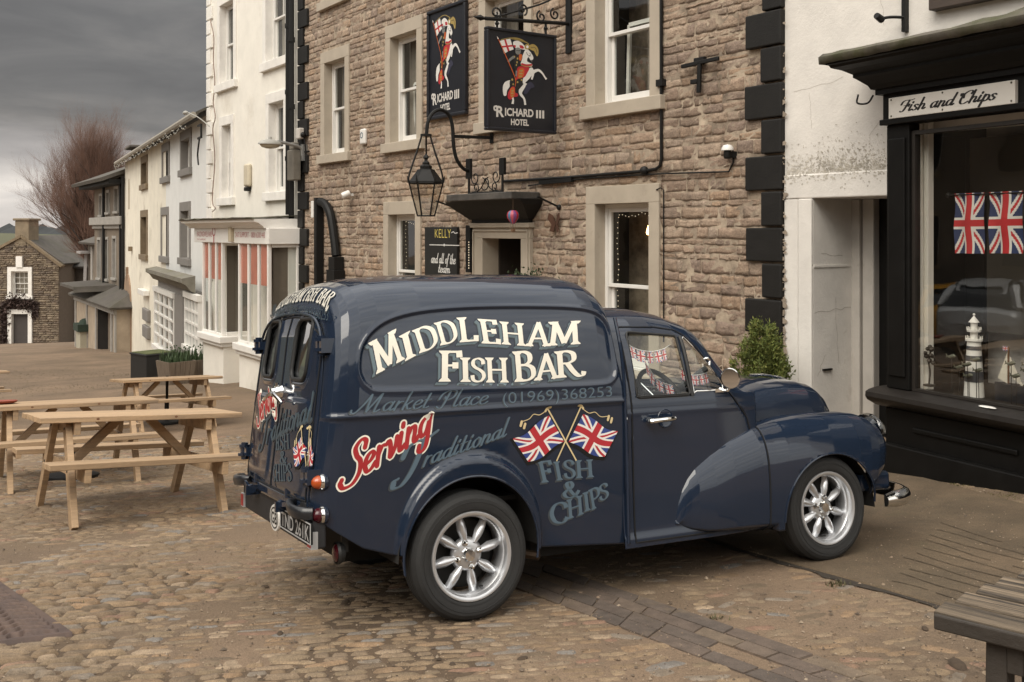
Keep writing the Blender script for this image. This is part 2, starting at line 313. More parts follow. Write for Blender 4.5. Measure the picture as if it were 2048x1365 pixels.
def cobbles(lane):
    th = radians(11 if lane == 0 else 16); ca, sa = cos(th), sin(th); out = []
    v = -8.
    while v < 16:
        r = rng.uniform(.036, .066)*(1 if v < 7 else 1.2) if lane == 0 else rng.uniform(.062, .10); u = -8.+rng.uniform(0, .2)
        while u < 6:
            l = rng.choice([.075, .09, .11, .13, .16, .19] if lane == 0 else [.09, .11, .13, .15, .18])*rng.uniform(.85, 1.2)
            out.append((u+l/2, v+r/2+.012*sin(u*2.1+v), l, r)); u += l+rng.uniform(.001, .006)
        v += r+rng.uniform(.001, .005)
    A = np.array(out)
    if lane: A[:, :2] += rng.normal(0, .016, (len(A), 2))
    X = A[:, 0]*ca-A[:, 1]*sa; Y = A[:, 0]*sa+A[:, 1]*ca
    px = X/np.maximum(Y, .5)
    k = (Y > 2.6) & (Y < 13.5) & (px > -.62) & (px < .66) & (np.abs(X) < 7)
    for P in (SETT, PAVE, DRAIN): k &= ~in_poly(X, Y, P)
    bnd = .45-.0*Y+.5*(vnoise(X*1.3, Y*1.3, 8)-.5); k &= (X < bnd) if lane == 0 else (X >= bnd)
    emb = .6*vnoise(X*.9, Y*.9, 3)+.4*vnoise(X*2.7, Y*2.7, 5)         # how far the sand buries them
    hgt = np.clip((emb-.24)*3.6, 0 if lane == 0 else .35, 1)*(.008+.011*rng.random(len(X)))
    left = np.clip((.6-X)/2.5, .22, 1)                                # the worn lane on the right is flatter
    near_tables = np.clip(1-np.hypot(X+3.2, (Y-8.4))/3.2, 0, 1)
    hgt *= left*(1-.6*near_tables); k &= (hgt > .0012) & (rng.random(len(X)) > (.05 if lane == 0 else .33))
    A, X, Y, hgt = A[k], X[k], Y[k], hgt[k]; n = len(X)
    U, W = np.meshgrid(np.linspace(-1, 1, 8), np.linspace(-1, 1, 6), indexing='ij')
    a = .5*A[:, 2, None, None]; b = .5*A[:, 3, None, None]
    # squircle outline, individually distorted
    s = np.sqrt(np.maximum(0, 1-.36*W**2)); s2 = np.sqrt(np.maximum(0, 1-.40*U**2))
    d1 = 1+.16*rng.standard_normal((n, 1, 1))*U+.1*rng.standard_normal((n, 1, 1))
    gx_ = a*U[None]*s[None]*(1+.1*rng.standard_normal((n, 1, 1))*W[None]); gy_ = b*W[None]*s2[None]*d1
    rot = rng.normal(0, .09 if lane == 0 else .4, n)[:, None, None]; c2, s2_ = np.cos(th+rot), np.sin(th+rot)
    wx = X[:, None, None]+gx_*c2-gy_*s2_; wy = Y[:, None, None]+gx_*s2_+gy_*c2
    dome = (1-np.abs(U)**7)[None]*(1-np.abs(W)**4.5)[None]
    tilt = rng.normal(0, .35, (n, 1, 1))*U[None]+rng.normal(0, .42, (n, 1, 1))*W[None]
    wz = gz(wx, wy)-.004+hgt[:, None, None]*(1.25*dome+.3*tilt*dome)+.0045*dome+.0012*rng.standard_normal((n, 8, 6))*(dome > .1)
    V = np.stack([wx, wy, wz], -1).reshape(-1, 3); I = np.arange(48).reshape(8, 6)
    q = np.stack([I[:-1, :-1], I[1:, :-1], I[1:, 1:], I[:-1, 1:]], -1).reshape(-1, 4)
    F = (q[None]+48*np.arange(n)[:, None, None]).reshape(-1, 4)
    o = np_mesh('cobblestones', V, F, M_COB); tag(o, 'worn sandstone cobbles packed in rows across the left of the square' if lane == 0 else 'flat rounded cobbles set flush in sandy mortar between the dark setts and the pavement', 'cobbles', kind='stuff'); return n
cobbles(0); cobbles(1)
def cobble_bed():
    nx_, ny_ = 210, 200; U, W = np.meshgrid(np.linspace(-5.4, 4.6, nx_), np.linspace(2.5, 12.5, ny_), indexing='ij'); emb = .6*vnoise(U*.9, W*.9, 3)+.4*vnoise(U*2.7, W*2.7, 5)
    k = np.clip((emb-.30)*6, 0, 1)*np.clip((.55-U)/.8, 0, 1)*np.clip(1-.9*np.clip(1-np.hypot(U+3.2, W-8.4)/3.2, 0, 1), 0, 1)
    edge = np.minimum(np.minimum(U+5.4, 4.6-U), np.minimum(W-2.5, 12.5-W)); k *= np.clip(edge*2, 0, 1)
    z = gz(U, W)-.012+.0135*k+.004*(rng.random(U.shape)-.5)*k
    I = np.arange(nx_*ny_).reshape(nx_, ny_); q = np.stack([I[:-1, :-1], I[1:, :-1], I[1:, 1:], I[:-1, 1:]], -1).reshape(-1, 4)
    tag(np_mesh('cobble_bed', np.stack([U, W, z], -1).reshape(-1, 3), q, pm('dark_joint_soil', (.105, .07, .042), .95, var=.45, scale=6, bump=.8, bscale=80, grain=160)), kind='structure')
cobble_bed()
def grit():
    n = 9000; py = 700+665*rng.random(n)**.7; px = -60+2200*rng.random(n); V = []; k = 0
    yy = 1.75*FPX/np.maximum(py-HOR, 60); 
    P = []
    for a, b in zip(px, py):
        if b < 720: continue
        d = (CAMZ+.25)*FPX/(b-HOR)
        if d > 12: continue
        p = gh(a, b); P.append((p.x, p.y, p.z))
    P = np.array(P); m_ = len(P); s_ = rng.uniform(.002, .0052, m_)*(1+1.2*(rng.random(m_) < .05)); base = np.array([(1, 0, 0), (.3, .9, 0), (-.8, .6, 0), (-.8, -.5, 0), (.3, -1, 0), (.2, .1, .8), (-.3, -.1, .7)])
    ang = rng.uniform(0, 6.28, m_); c, q = np.cos(ang), np.sin(ang); B = base[None]*(1+.3*rng.standard_normal((m_, 7, 1)))
    X = P[:, 0, None]+s_[:, None]*(B[..., 0]*c[:, None]-B[..., 1]*q[:, None]); Y = P[:, 1, None]+s_[:, None]*(B[..., 0]*q[:, None]+B[..., 1]*c[:, None]); Z = P[:, 2, None]+.013+s_[:, None]*B[..., 2]-.008*(1-in_poly(P[:, 0], P[:, 1], PAVE))[:, None]
    T = np.array([(0, 1, 5), (1, 6, 5), (1, 2, 6), (2, 3, 6), (3, 4, 6), (4, 5, 6), (4, 0, 5)]); F = (T[None]+7*np.arange(m_)[:, None, None]).reshape(-1, 3)
    o = np_mesh('grit', np.stack([X, Y, Z], -1).reshape(-1, 3), F, pm('loose_grit', (.25, .19, .13), .9, var=0, bump=0, island=[(.24, .18, .125), (.12, .09, .065), (.20, .145, .10), (.28, .22, .16), (.08, .06, .045), (.17, .12, .08), (.10, .075, .055)]), None, False)
    tag(o, 'loose grit and tiny stones scattered over the square and pavement', 'grit', kind='stuff')
grit()
# dark setts in courses
def setts():
    m = MB(); a0, a1, b1, b0 = SETT[0], SETT[1], SETT[2], SETT[3]; rows = 4; Ln = (a1-a0).length; r2 = random.Random(3)
    for r in range(rows):
        t = -r2.uniform(0, .2)
        while t < Ln:
            l = r2.uniform(.2, .46); q = []
            for (tt, rr) in ((t+.002, r+.015), (t+l-.002, r+.015), (t+l-.002, r+.985), (t+.002, r+.985)):
                f = max(0, min(1, tt/Ln)); p = ext(ext(a0, a1, f), ext(b0, b1, f), rr/rows); q.append((p.x, p.y))
            h = r2.uniform(.005, .009); sink = r2.random() < .12; c = np.mean(q, 0)
            top = [((x-c[0])*.965+c[0], (y-c[1])*.965+c[1]) for x, y in q]
            V = [(x, y, float(gz(x, y))-.01) for x, y in q]+[(x, y, float(gz(x, y))+(-.004 if sink else h)+r2.uniform(-.001, .001)) for x, y in top]
            m.add(V, [(4, 5, 6, 7), (0, 1, 5, 4), (1, 2, 6, 5), (2, 3, 7, 6), (3, 0, 4, 7)]); t += l
    o = m.build('sett_strip', pm('dark_setts', (.11, .085, .065), .8, var=.4, scale=14, bump=.6, bscale=60, bdist=.006, island=[(.105, .08, .064), (.135, .10, .075), (.09, .07, .057), (.115, .085, .066), (.155, .115, .08), (.10, .078, .064)], stain=((.17, .125, .08), 1.9, .52, .62), grain=190))
    tag(o, kind='structure')
setts()
def pavement():
    nu, nv = 300, 280; V = np.zeros((nu, nv, 3))
    A = np.array([p[:2] for p in pA]); B = np.array([p[:2] for p in pB]); tt = np.linspace(0, 1, 5)
    kn = np.linspace(0, 1, nu)
    AX = np.stack([np.interp(kn, tt, A[:, i]) for i in (0, 1)], -1); BX = np.stack([np.interp(kn, tt, B[:, i]) for i in (0, 1)], -1)
    f = np.linspace(0, 1, nv)[None, :, None]; P = AX[:, None]*(1-f)+BX[:, None]*f
    z = gz(P[..., 0], P[..., 1])+.014; z[:, 0] -= .03
    fr = f[0, :, 0]; groove = np.zeros((nu, nv))
    for c in np.arange(.07, .5, .062): groove += np.exp(-((fr[None]-c-.012*np.sin(kn[:, None]*26+c*40))/.010)**2)
    z -= .0*np.clip(groove, 0, 1)*np.clip((kn[:, None]-.50)*10, 0, 1)*np.clip(.35+.9*vnoise(P[..., 0]*4, P[..., 1]*4, 4), 0, 1)
    z += .004*(vnoise(P[..., 0]*5, P[..., 1]*5, 9)-.5)
    I = np.arange(nu*nv).reshape(nu, nv); q = np.stack([I[:-1, :-1], I[1:, :-1], I[1:, 1:], I[:-1, 1:]], -1).reshape(-1, 4)
    o = np_mesh('pavement', np.concatenate([P, z[..., None]], -1).reshape(-1, 3), q, pm('worn_pavement', (.128, .089, .054), .85, var=.4, scale=3, bump=.6, bscale=110, bdist=.008, col2=(.098, .071, .043), sc2=.8, stain=((.105, .088, .045), 1.1, .60, .78), grain=150, gamt=.5))
    tag(o, kind='structure')
    m = MB(); r2 = random.Random(2); A = pA; rows = []
    for i in range(len(A)-1):
        for k in range(40):
            p = A[i].lerp(A[i+1], k/40); d = (A[i+1]-A[i]).normalized(); n_ = Vector((d.y, -d.x)).normalized() if False else Vector((d.y, -d.x)); n_ = n_ if n_.y < 0 else -n_; w1 = .022+.055*float(vnoise(p.x*9, p.y*9, 3))**2; w0 = .012*r2.random()
            rows.append([(p.x-n_.x*.02, p.y-n_.y*.02, float(gz(p.x, p.y))+.006), (p.x+n_.x*w1, p.y+n_.y*w1, float(gz(p.x+n_.x*w1, p.y+n_.y*w1))+.006)])
    gj = MB()
    for c in np.arange(.06, .62, .058):
        k = .60+.05*r2.random()
        while k < .97:
            k2 = k+r2.uniform(.05, .16); rows2 = []
            for q in np.linspace(k, min(k2, .98), 9):
                fy = c+.006*sin(q*26+c*40)+.002*r2.random(); ax_, ay_ = [float(np.interp(q, kn, AX[:, i])) for i in (0, 1)]; bx_, by_ = [float(np.interp(q, kn, BX[:, i])) for i in (0, 1)]; ln = math.hypot(bx_-ax_, by_-ay_); wd = r2.uniform(.003, .006)/ln
                rows2.append([(ax_+(bx_-ax_)*(fy+e), ay_+(by_-ay_)*(fy+e), float(gz(ax_+(bx_-ax_)*(fy+e), ay_+(by_-ay_)*(fy+e)))+.0185) for e in (-wd, wd)])
            gj.grid(rows2); k = k2+r2.choice([0, 0, 0, .02])
    tag(gj.build('paving_joints', pm('joint_dirt_shade', (.080, .057, .035), .95, var=.5, scale=20, bump=.5, bscale=90)), kind='structure')  # dark strips colour in groove shade and dirt; no groove is cut
    m.grid(rows); tag(m.build('dirt_gap', pm('dark_dirt', (.04, .03, .021), .95, var=.5, scale=20, bump=.8, bscale=90)), kind='structure')
pavement()
def drain_cover():
    nu, nv = 200, 240; a, b = dA-dC, dB-dC; U, W = np.meshgrid(np.linspace(0, 1, nu), np.linspace(0, 1, nv), indexing='ij')
    x = dC.x+a.x*U+b.x*W; y = dC.y+a.y*U+b.y*W; la, lb = a.length, b.length
    zz = U*la/.075+.34*np.sin(W*lb/.23*2*pi+U*3)+.12*np.sin(W*41+U*9); rib = .5+.5*np.sin(zz*2*pi)
    edge = np.minimum(np.minimum(U, 1-U)*la, np.minimum(W, 1-W)*lb)
    h = .008+.014*np.where(edge > .05, 1.6*np.clip(rib*1.7-.35, 0, 1), .9*(edge > .008))
    h = np.where(edge < .003, -.01, h); z = gz(x, y)+h
    I = np.arange(nu*nv).reshape(nu, nv); q = np.stack([I[:-1, :-1], I[1:, :-1], I[1:, 1:], I[:-1, 1:]], -1).reshape(-1, 4)
    o = np_mesh('drain_cover', np.stack([x, y, z], -1).reshape(-1, 3), q, pm('rusty_cast_iron', (.105, .068, .052), .75, var=.4, scale=12, bump=.5, bscale=60, col2=(.075, .05, .042), bdist=.004))
    tag(o, 'brown cast cover plate with wavy chevron ribs set in the cobbles', 'drain cover')
drain_cover()
def litter():
    r2 = random.Random(11)
    spots = [(690, 1208, .03), (905, 1333, .02), (530, 1176, .02), (1850, 1260, .02), (1915, 1333, .045), (560, 1270, .02), (1045, 1320, .02)]
    for i, (px, py, s) in enumerate(spots):
        p = gh(px, py); m = MB()
        m.sphere((0, 0, .006), s, 4, (1.3, .7, .35), 0, Euler((0, 0, r2.uniform(0, 3))).to_matrix().to_4x4())
        o = m.build('dropped_leaf', pm('dead_leaf', (.06, .04, .025), .9, var=.4, scale=40, bump=.3), None, True, loc=p)
        tag(o, 'small dry curled brown leaf or twig scrap lying on the cobbles', 'leaf', 'scraps dropped on the cobbles')
litter()
# mossy patches at the foot of the shop and in the open ground
def tufts(name, spots, label, col, h0):
    m = MB(); r2 = random.Random(5)
    for (px, py, rx, n) in spots:
        c = gh(px, py)
        for _ in range(n):
            x = c.x+r2.gauss(0, rx); y = c.y+r2.gauss(0, rx*.6); z = float(gz(x, y)); a = r2.uniform(0, 6.28); h = h0*r2.uniform(.4, 1.2); b = h*.18
            lx, ly = cos(a)*h*.5, sin(a)*h*.5
            m.add([(x-b*sin(a), y+b*cos(a), z), (x+b*sin(a), y-b*cos(a), z), (x+lx, y+ly, z+h)], [(0, 1, 2)])
    o = m.build(name, pm(name+'_green', col, .8, var=.4, scale=3, bump=0)); tag(o, label, 'grass', kind='stuff')
tufts('grass', [(1675, 1172, .03, 60), (60, 780, 1.5, 900), (190, 752, 1.3, 500), (30, 748, 1.6, 700), (150, 1215, .03, 40), (1432, 1240, .02, 30)], 'sparse grass growing through the dirt of the square', (.095, .085, .04), .026)
tufts('moss', [(1830, 957, .10, 500), (1900, 972, .12, 500), (1990, 994, .14, 500), (1760, 940, .1, 300)], 'thin yellow green moss along the foot of the shop', (.11, .095, .03), .012)
# ============================================================= building helpers
class Frame:
    """facade frame: local x to the right along the wall, y into the building, z world height"""
    def __init__(s, o, rz):
        s.o = np.array(o, float); s.rz = rz; s.X = np.array((cos(rz), sin(rz))); s.Y = np.array((-sin(rz), cos(rz)))
    def hit(s, px, py, off=0.):
        d = np.array(((px-1024)/FPX, 1.)); k = (off+s.o@s.Y)/(d@s.Y); p = k*d-s.o
        return float(p@s.X), CAMZ+k*(HOR-py)/FPX
    def off(s, px, x):
        lo, hi = -3., 3.; f = lambda q: s.hit(px, 460, q)[0]-x; flo = f(lo)
        for _ in range(60):
            md = (lo+hi)/2
            if (f(md) > 0) == (flo > 0): lo = md
            else: hi = md
        return lo
    def w(s, x, y, z): p = s.o+x*s.X+y*s.Y; return Vector((p[0], p[1], z))
    def zat(s, py, x, y): p = s.o+x*s.X+y*s.Y; return CAMZ+(HOR-py)/FPX*p[1]
    def ground(s, x, y=0.): p = s.o+x*s.X+y*s.Y; return float(gz(p[0], p[1]))
    def root(s, name): return empty(name, (s.o[0], s.o[1], 0), (0, 0, s.rz))
def frame2(p, q):
    """frame with origin at the near (right) end q and running from far end p"""
    return Frame(q, atan2(q[1]-p[1], q[0]-p[0]))
def on_line(o, d, px):
    a = (px-1024)/FPX; t = (a*o[1]-o[0])/(d[0]-a*d[1]); return (o[0]+t*d[0], o[1]+t*d[1])
def panel(m, x0, x1, z0, z1, holes, y=0., mi=0):
    """wall sheet with rectangular holes cut exactly"""
    xs = sorted({x0, x1, *[min(max(v, x0), x1) for h in holes for v in h[:2]]}); zs = sorted({z0, z1, *[min(max(v, z0), z1) for h in holes for v in h[2:4]]})
    for i in range(len(xs)-1):
        for j in range(len(zs)-1):
            cx, cz = (xs[i]+xs[i+1])/2, (zs[j]+zs[j+1])/2
            if any(h[0] < cx < h[1] and h[2] < cz < h[3] for h in holes): continue
            m.add([(xs[i], y, zs[j]), (xs[i+1], y, zs[j]), (xs[i+1], y, zs[j+1]), (xs[i], y, zs[j+1])], [(0, 1, 2, 3)], mi)
def stones(name, mat, parent, x0, x1, z0, z1, holes, ch=.115, ln=(.16, .42), dep=.016, rough=.009, y=0., M=None, seed=1, flat=False):
    r2 = np.random.default_rng(seed); L_ = []
    z = z0
    while z < z1:
        h = ch*(r2.choice([.62, .78, .9, 1., 1.08, 1.2, 1.4]) if flat else r2.uniform(.78, 1.28)); zm = z+h/2; iv = [(x0, x1)]
        for hh in holes:
            if hh[2]-.03 < zm < hh[3]+.03:
                nv = []
                for a, b in iv:
                    if hh[1] <= a or hh[0] >= b: nv.append((a, b)); continue
                    if hh[0] > a: nv.append((a, hh[0]))
                    if hh[1] < b: nv.append((hh[1], b))
                iv = nv
        for a, b in iv:
            x = a
            while x < b-.02:
                l = r2.uniform(*ln); l = b-x if b-x-l < ln[0]*.6 else l
                L_.append((x, x+l, z, min(z+h, z1+.05))); x += l
        z += h
    A = np.array(L_); n = len(A); gp = .0065
    us = np.array([0, 0, .16, .4, .62, .85, 1, 1.]); vs = np.array([0, 0, .3, .66, 1, 1.])
    U, W = np.meshgrid(us, vs, indexing='ij'); ring = np.zeros((8, 6), bool); ring[[0, -1]] = True; ring[:, [0, -1]] = True
    inner = np.zeros((8, 6)); inner[2:-2, 2:-2] = 1
    g1 = gp*r2.uniform(.4, 1.5, (n, 1, 1))
    X = A[:, 0, None, None]+g1+(A[:, 1]-A[:, 0]-2*gp)[:, None, None]*U; Z = A[:, 2, None, None]+g1+(A[:, 3]-A[:, 2]-2*gp)[:, None, None]*W
    jit = r2.normal(0, .0042, (2, n, 8, 6)); jit[:, :, [0, -1]] = jit[:, :, [1, -2]]; jit[:, :, :, [0, -1]] = jit[:, :, :, [1, -2]]
    X = X+jit[0]; Z = Z+jit[1]
    D = dep*r2.uniform(.25, 1.0, (n, 1, 1))*(1-.0*U)+rough*r2.standard_normal((n, 8, 6))*(.35+.9*inner)+.4*dep*inner
    if flat: D = dep*r2.uniform(.1, 1.0, (n, 1, 1))+r2.normal(0, .0035, (n, 1, 1))*(U-.5)*2+r2.normal(0, .003, (n, 1, 1))*(W-.5)*2+rough*r2.standard_normal((n, 8, 6))+.002
    Y = np.where(ring[None], y+.012, y-np.maximum(D, .001))
    V = np.stack([X, Y, Z], -1).reshape(-1, 3); I = np.arange(48).reshape(8, 6)
    q = np.stack([I[:-1, :-1], I[1:, :-1], I[1:, 1:], I[:-1, 1:]], -1).reshape(-1, 4)
    F = (q[None]+48*np.arange(n)[:, None, None]).reshape(-1, 4)
    return np_mesh(name, V, F, mat, parent, True)
def room(m, x0, x1, z0, z1, y0, y1, mi=0):
    m.add([(x0, y0, z0), (x1, y0, z0), (x1, y0, z1), (x0, y0, z1), (x0, y1, z0), (x1, y1, z0), (x1, y1, z1), (x0, y1, z1)],
          [(4, 5, 6, 7), (0, 4, 7, 3), (1, 2, 6, 5), (0, 1, 5, 4), (3, 7, 6, 2)], mi)
def sash(parent, x0, x1, z0, z1, rev=.16, jamb=.15, lint=.2, sill=.16, msur=None, mfr=None, bars=(0, 0), curtain=None, proud=.035, sillx=.06, name='window', blind=0, split=.5, tilt=False, fw=.05, surround=True):
    """painted stone surround with a two-sash window set back in it"""
    msur = msur or M_BEIGE; mfr = mfr or M_WHITE; m = MB()
    if surround:
        m.box(x0-jamb, x1+jamb, -proud, rev+.06, z1, z1+lint)
        m.box(x0-jamb, x0, -proud, rev+.06, z0, z1); m.box(x1, x1+jamb, -proud, rev+.06, z0, z1)
    else:
        m.box(x0-.004, x0, -.003, rev+.05, z0, z1); m.box(x1, x1+.004, -.003, rev+.05, z0, z1); m.box(x0, x1, -.003, rev+.05, z1, z1+.004)
    wd = m.build(name, msur, parent, bevel=.006)
    s = MB(); s.box(x0-jamb-sillx, x1+jamb+sillx, -proud-.05, rev+.06, z0-sill, z0); s.build('sill', msur, wd, bevel=.008)
    f = MB(); y = rev-.02; zs = z0+(z1-z0)*split
    f.box(x0, x0+.045, y-.03, y+.06, z0+.0, z1); f.box(x1-.045, x1, y-.03, y+.06, z0, z1); f.box(x0+.045, x1-.045, y-.03, y+.06, z1-.045, z1); f.box(x0+.045, x1-.045, y-.03, y+.06, z0, z0+.03)
    for (a, b, yy, bt, tp) in ((zs-.02, z1-.047, y, .04, .045), (z0+.032, zs+.02, y+.045, .085, .04)):
        X0, X1 = x0+.047, x1-.047
        f.box(X0, X0+fw, yy-.018, yy+.018, a, b); f.box(X1-fw, X1, yy-.018, yy+.018, a, b); f.box(X0+fw, X1-fw, yy-.018, yy+.018, a, a+bt); f.box(X0+fw, X1-fw, yy-.018, yy+.018, b-tp, b)
        for i in range(bars[0]):
            xx = X0+fw+(X1-X0-2*fw)*(i+1)/(bars[0]+1); f.box(xx-.011, xx+.011, yy-.012, yy+.012, a+bt, b-tp)
        for j in range(bars[1]):
            zz = a+bt+(b-tp-a-bt)*(j+1)/(bars[1]+1); f.box(X0+fw, X1-fw, yy-.0125, yy+.0125, zz-.011, zz+.011)
    f.build('sash_frame', mfr, wd, bevel=.004)
    p = MB(); p.add([(x0+.06, y, zs), (x1-.06, y, zs), (x1-.06, y, z1-.06), (x0+.06, y, z1-.06)], [(0, 1, 2, 3)]); p.add([(x0+.06, y+.045, z0+.08), (x1-.06, y+.045, z0+.08), (x1-.06, y+.045, zs), (x0+.06, y+.045, zs)], [(0, 1, 2, 3)]); p.build('pane', G_WIN, wd)
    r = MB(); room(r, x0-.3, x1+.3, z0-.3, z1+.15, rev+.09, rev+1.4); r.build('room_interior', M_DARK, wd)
    if tilt:
        t = MB(); zz0, zz1 = z0+.1, zs+.1
        for (a, b, c, d) in ((x0+.12, x0+.15, 0, .10), ):
            t.beam((x0+.14, y+.20, zz0), (x0+.26, y+.12, zz1), .03, .045)
        t.beam((x0+.14, y+.20, zz0), (x1-.08, y+.20, zz0), .03, .045); t.beam((x0+.26, y+.12, zz1), (x1-.08, y+.12, zz1), .03, .045); t.build('inner_casement', mfr, wd)
    if curtain:
        c = MB()
        for (a, b) in curtain:
            xa, xb = x0+(x1-x0)*a, x0+(x1-x0)*b; n = 26; pts = [(xa+(xb-xa)*i/n, y+.17+.022*sin(i*1.55)+.012*sin(i*.7)) for i in range(n+1)]
            c.grid([[(px_, py_, zz) for zz in (z0-.05, z1+.05)] for px_, py_ in pts])
        c.build('curtain', M_CURT, wd, True, 80)
    if blind:
        b = MB(); b.box(x0+.08, x1-.08, y+.1, y+.105, z1-(z1-z0)*blind, z1); b.build('roller_blind', pm('blind_cloth', (.55, .52, .47), .8, var=.06, bump=0), wd)
    return wd
# ============================================================= hotel
U_H = np.array((-.687, 1.)); U_H /= np.linalg.norm(U_H)
Q = (2.51, 9.2); HF = Frame(Q, atan2(-U_H[1], -U_H[0]))
HL = HF.hit(600, 460)[0]                       # left corner of the hotel
M_STONE = pm('coursed_sandstone', (.28, .21, .15), .9, var=.42, scale=11, bump=1., bscale=38, bdist=.022,
             island=[(0.384, 0.278, 0.202), (0.346, 0.251, 0.183), (0.416, 0.309, 0.227), (0.319, 0.231, 0.173), (0.367, 0.264, 0.19), (0.399, 0.292, 0.211), (0.296, 0.219, 0.17), (0.356, 0.268, 0.202), (0.432, 0.326, 0.242), (0.335, 0.246, 0.181), (0.384, 0.268, 0.183), (0.276, 0.205, 0.158), (0.372, 0.286, 0.219)],
             stain=((.20, .143, .10), .6, .50, .72), grain=70, gamt=.25)
M_MORTAR = pm('lime_mortar', (.47, .38, .285), .95, var=.4, scale=7, bump=.6, bscale=50, col2=(.2, .155, .115), sc2=3)
M_QUOIN = pm('black_quoin_paint', (.0135, .0125, .0115), .6, spec=.3, var=.3, scale=7, bump=.3, bscale=50)
hotel = HF.root('hotel_building')
tag(hotel, 'three storey coursed brown stone hotel with black quoins, beige window surrounds and iron lantern', 'building')
def rect(pxl, pyt, pxr, pyb, jamb, lint, sill):
    """opening from the outer picture edges of a window's surround"""
    xl, zt = HF.hit(pxl, pyt); xr, _ = HF.hit(pxr, 460); _, zb = HF.hit(pxl, pyb); return (xl+jamb, xr-jamb, zb+sill, zt-lint)
JB, LN, SL = .16, .2, .15
HW = {}
HW['w1'] = rect(644, 108, 700.5, 329, JB, LN, SL); HW['w2'] = rect(773.5, 55, 847, 308, JB, LN, SL)
w3 = rect(1176, 108, 1324, 241, JB, LN, SL); wm = rect(961, 108, 1066, 270, JB, LN, SL)
hgt_up = ((HW['w1'][3]-HW['w1'][2])+(HW['w2'][3]-HW['w2'][2]))/2
HW['w3'] = (w3[0], w3[1], w3[2], w3[2]+hgt_up); HW['wm'] = (wm[0], wm[1], wm[2], wm[2]+hgt_up)
zt0 = HF.hit(643, 22)[1]+.0
HW['w0'] = (HW['w1'][0], HW['w1'][1], zt0+.12, zt0+.12+1.3)
lw3 = rect(1176, 375, 1322, 600, JB, .2, SL); lw2 = rect(770, 405, 844, 600, JB, .2, SL)
zlow = min(lw3[3], lw2[3])
HW['l3'] = (lw3[0], lw3[1], lw3[3]-1.85, lw3[3]); HW['l2'] = (lw2[0], lw2[1], lw2[3]-1.75, lw2[3])
dxl, dzt = HF.hit(972, 477); dxr, _ = HF.hit(1049, 477); doxl, doz = HF.hit(952, 450); doxr, _ = HF.hit(1067, 450)
dgz = HF.ground((dxl+dxr)/2)
DOOR = (dxl, dxr, dgz-.1, dzt)
hz0, hz1 = -2.6, 6.9
holes = [(a-JB*.98, b+JB*.98, c-SL*.5, d+LN*.98) for (a, b, c, d) in HW.values()]+[(doxl+.02, doxr-.02, dgz-.3, doz-.01)]
LQ = .44; SQ = .24
m = MB(); panel(m, HL, 0, hz0, hz1, holes, -.0025); m.box(HL, 0, .0+.75, .95, hz0, hz1); m.box(-.02, 0, .0, .75, hz0, hz1); m.box(HL, HL+.02, 0, .75, hz0, hz1)
wallb = m.build('mortar_bed', M_MORTAR, hotel)
# courses get a little taller low on the wall, where the stones are biggest
qz = []; zc = HF.hit(1484, 455)[1]-.335*9; kq = 0
while zc < hz1: qz.append((zc, zc+.335, kq % 2)); zc += .335; kq += 1
qh = [(-LQ+.0 if lng == 0 else -SQ, .01, a, b) for a, b, lng in qz]+[(HL-.01, HL+(LQ if lng == 0 else SQ), a, b) for a, b, lng in qz]
sw = stones('stone_facing', M_STONE, hotel, HL, 0, hz0+.8, hz1, holes+qh, .098, (.10, .40), .0065, .0034, seed=4, flat=True)
for side in (0, 1):
    m = MB()
    for (a, b, lng) in qz:
        l = LQ if lng == 0 else SQ
        dl, dy = rng.uniform(-.012, .008), rng.uniform(-.008, .006)
        if side == 0: m.box(-l+.006+dl, .002, -.055+dy, .04, a+.011+rng.uniform(0, .004), b-.003-rng.uniform(0, .004))
        else: m.box(HL+.0, HL+l-.006, -.055, .04, a+.012, b-.004)
    m.build('quoin_stones', M_QUOIN, hotel, bevel=.014, seg=3)
for k, (a, b, c, d) in HW.items():
    low = k in ('l2', 'l3')
    sash(hotel, a, b, c, d, rev=.17, jamb=JB, lint=LN, sill=SL, curtain=None if low else ([(.55, 1.05)] if k in ('w3',) else [(.0, .3), (.72, 1.05)]), tilt=k in ('w1', 'w2', 'w3'), bars=(0, 0), blind=0)
# fairy lights in the two lower windows
M_LAMP = emit('fairy_lamp', (1, .85, .6), .45)
for k in ('l2', 'l3'):
    a, b, c, d = HW[k]; m = MB(); r2 = random.Random(2)
    pts = [(a+.09+r2.uniform(-.01, .02), z) for z in np.arange(c+.2, d-.1, .06)]+[(x, d-.11+r2.uniform(-.035, .01)) for x in np.arange(a+.12, b-.1, .055)]
    for (x, z) in pts: m.sphere((x, .235, z), .0055, 4)
    mw = MB(); mw.tube([(x, .238, z) for x, z in pts], .0018, 4)
    o = mw.build('fairy_light_string', M_IRON, None, loc=(Q[0], Q[1], 0), rot=(0, 0, HF.rz)); m.build('bulbs', M_LAMP, o)
    tag(o, 'string of tiny fairy lights inside the ground floor window '+('beside the chalkboard' if k == 'l2' else 'right of the hotel door'), 'fairy lights')
# glowing bulb deep in the right lower window
a, b, c, d = HW['l3']; m = MB()
bx, bz = HF.hit(1297, 462, .55); m.lathe([(0, -.05), (.02, -.045), (.028, -.02), (.02, .02), (.011, .045), (.011, .06)], 10, Matrix.Translation((bx, .55, bz)))
o = m.build('pendant_bulb', emit('bulb_glow', (1, .55, .22), 6), None, True, loc=(Q[0], Q[1], 0), rot=(0, 0, HF.rz))
m = MB(); m.tube([(bx, .55, bz+.06), (bx, .55, d+.1)], .004, 5); m.build('flex', M_IRON, o)
tag(o, 'glowing orange filament bulb hanging inside the hotel window right of the door', 'light bulb')
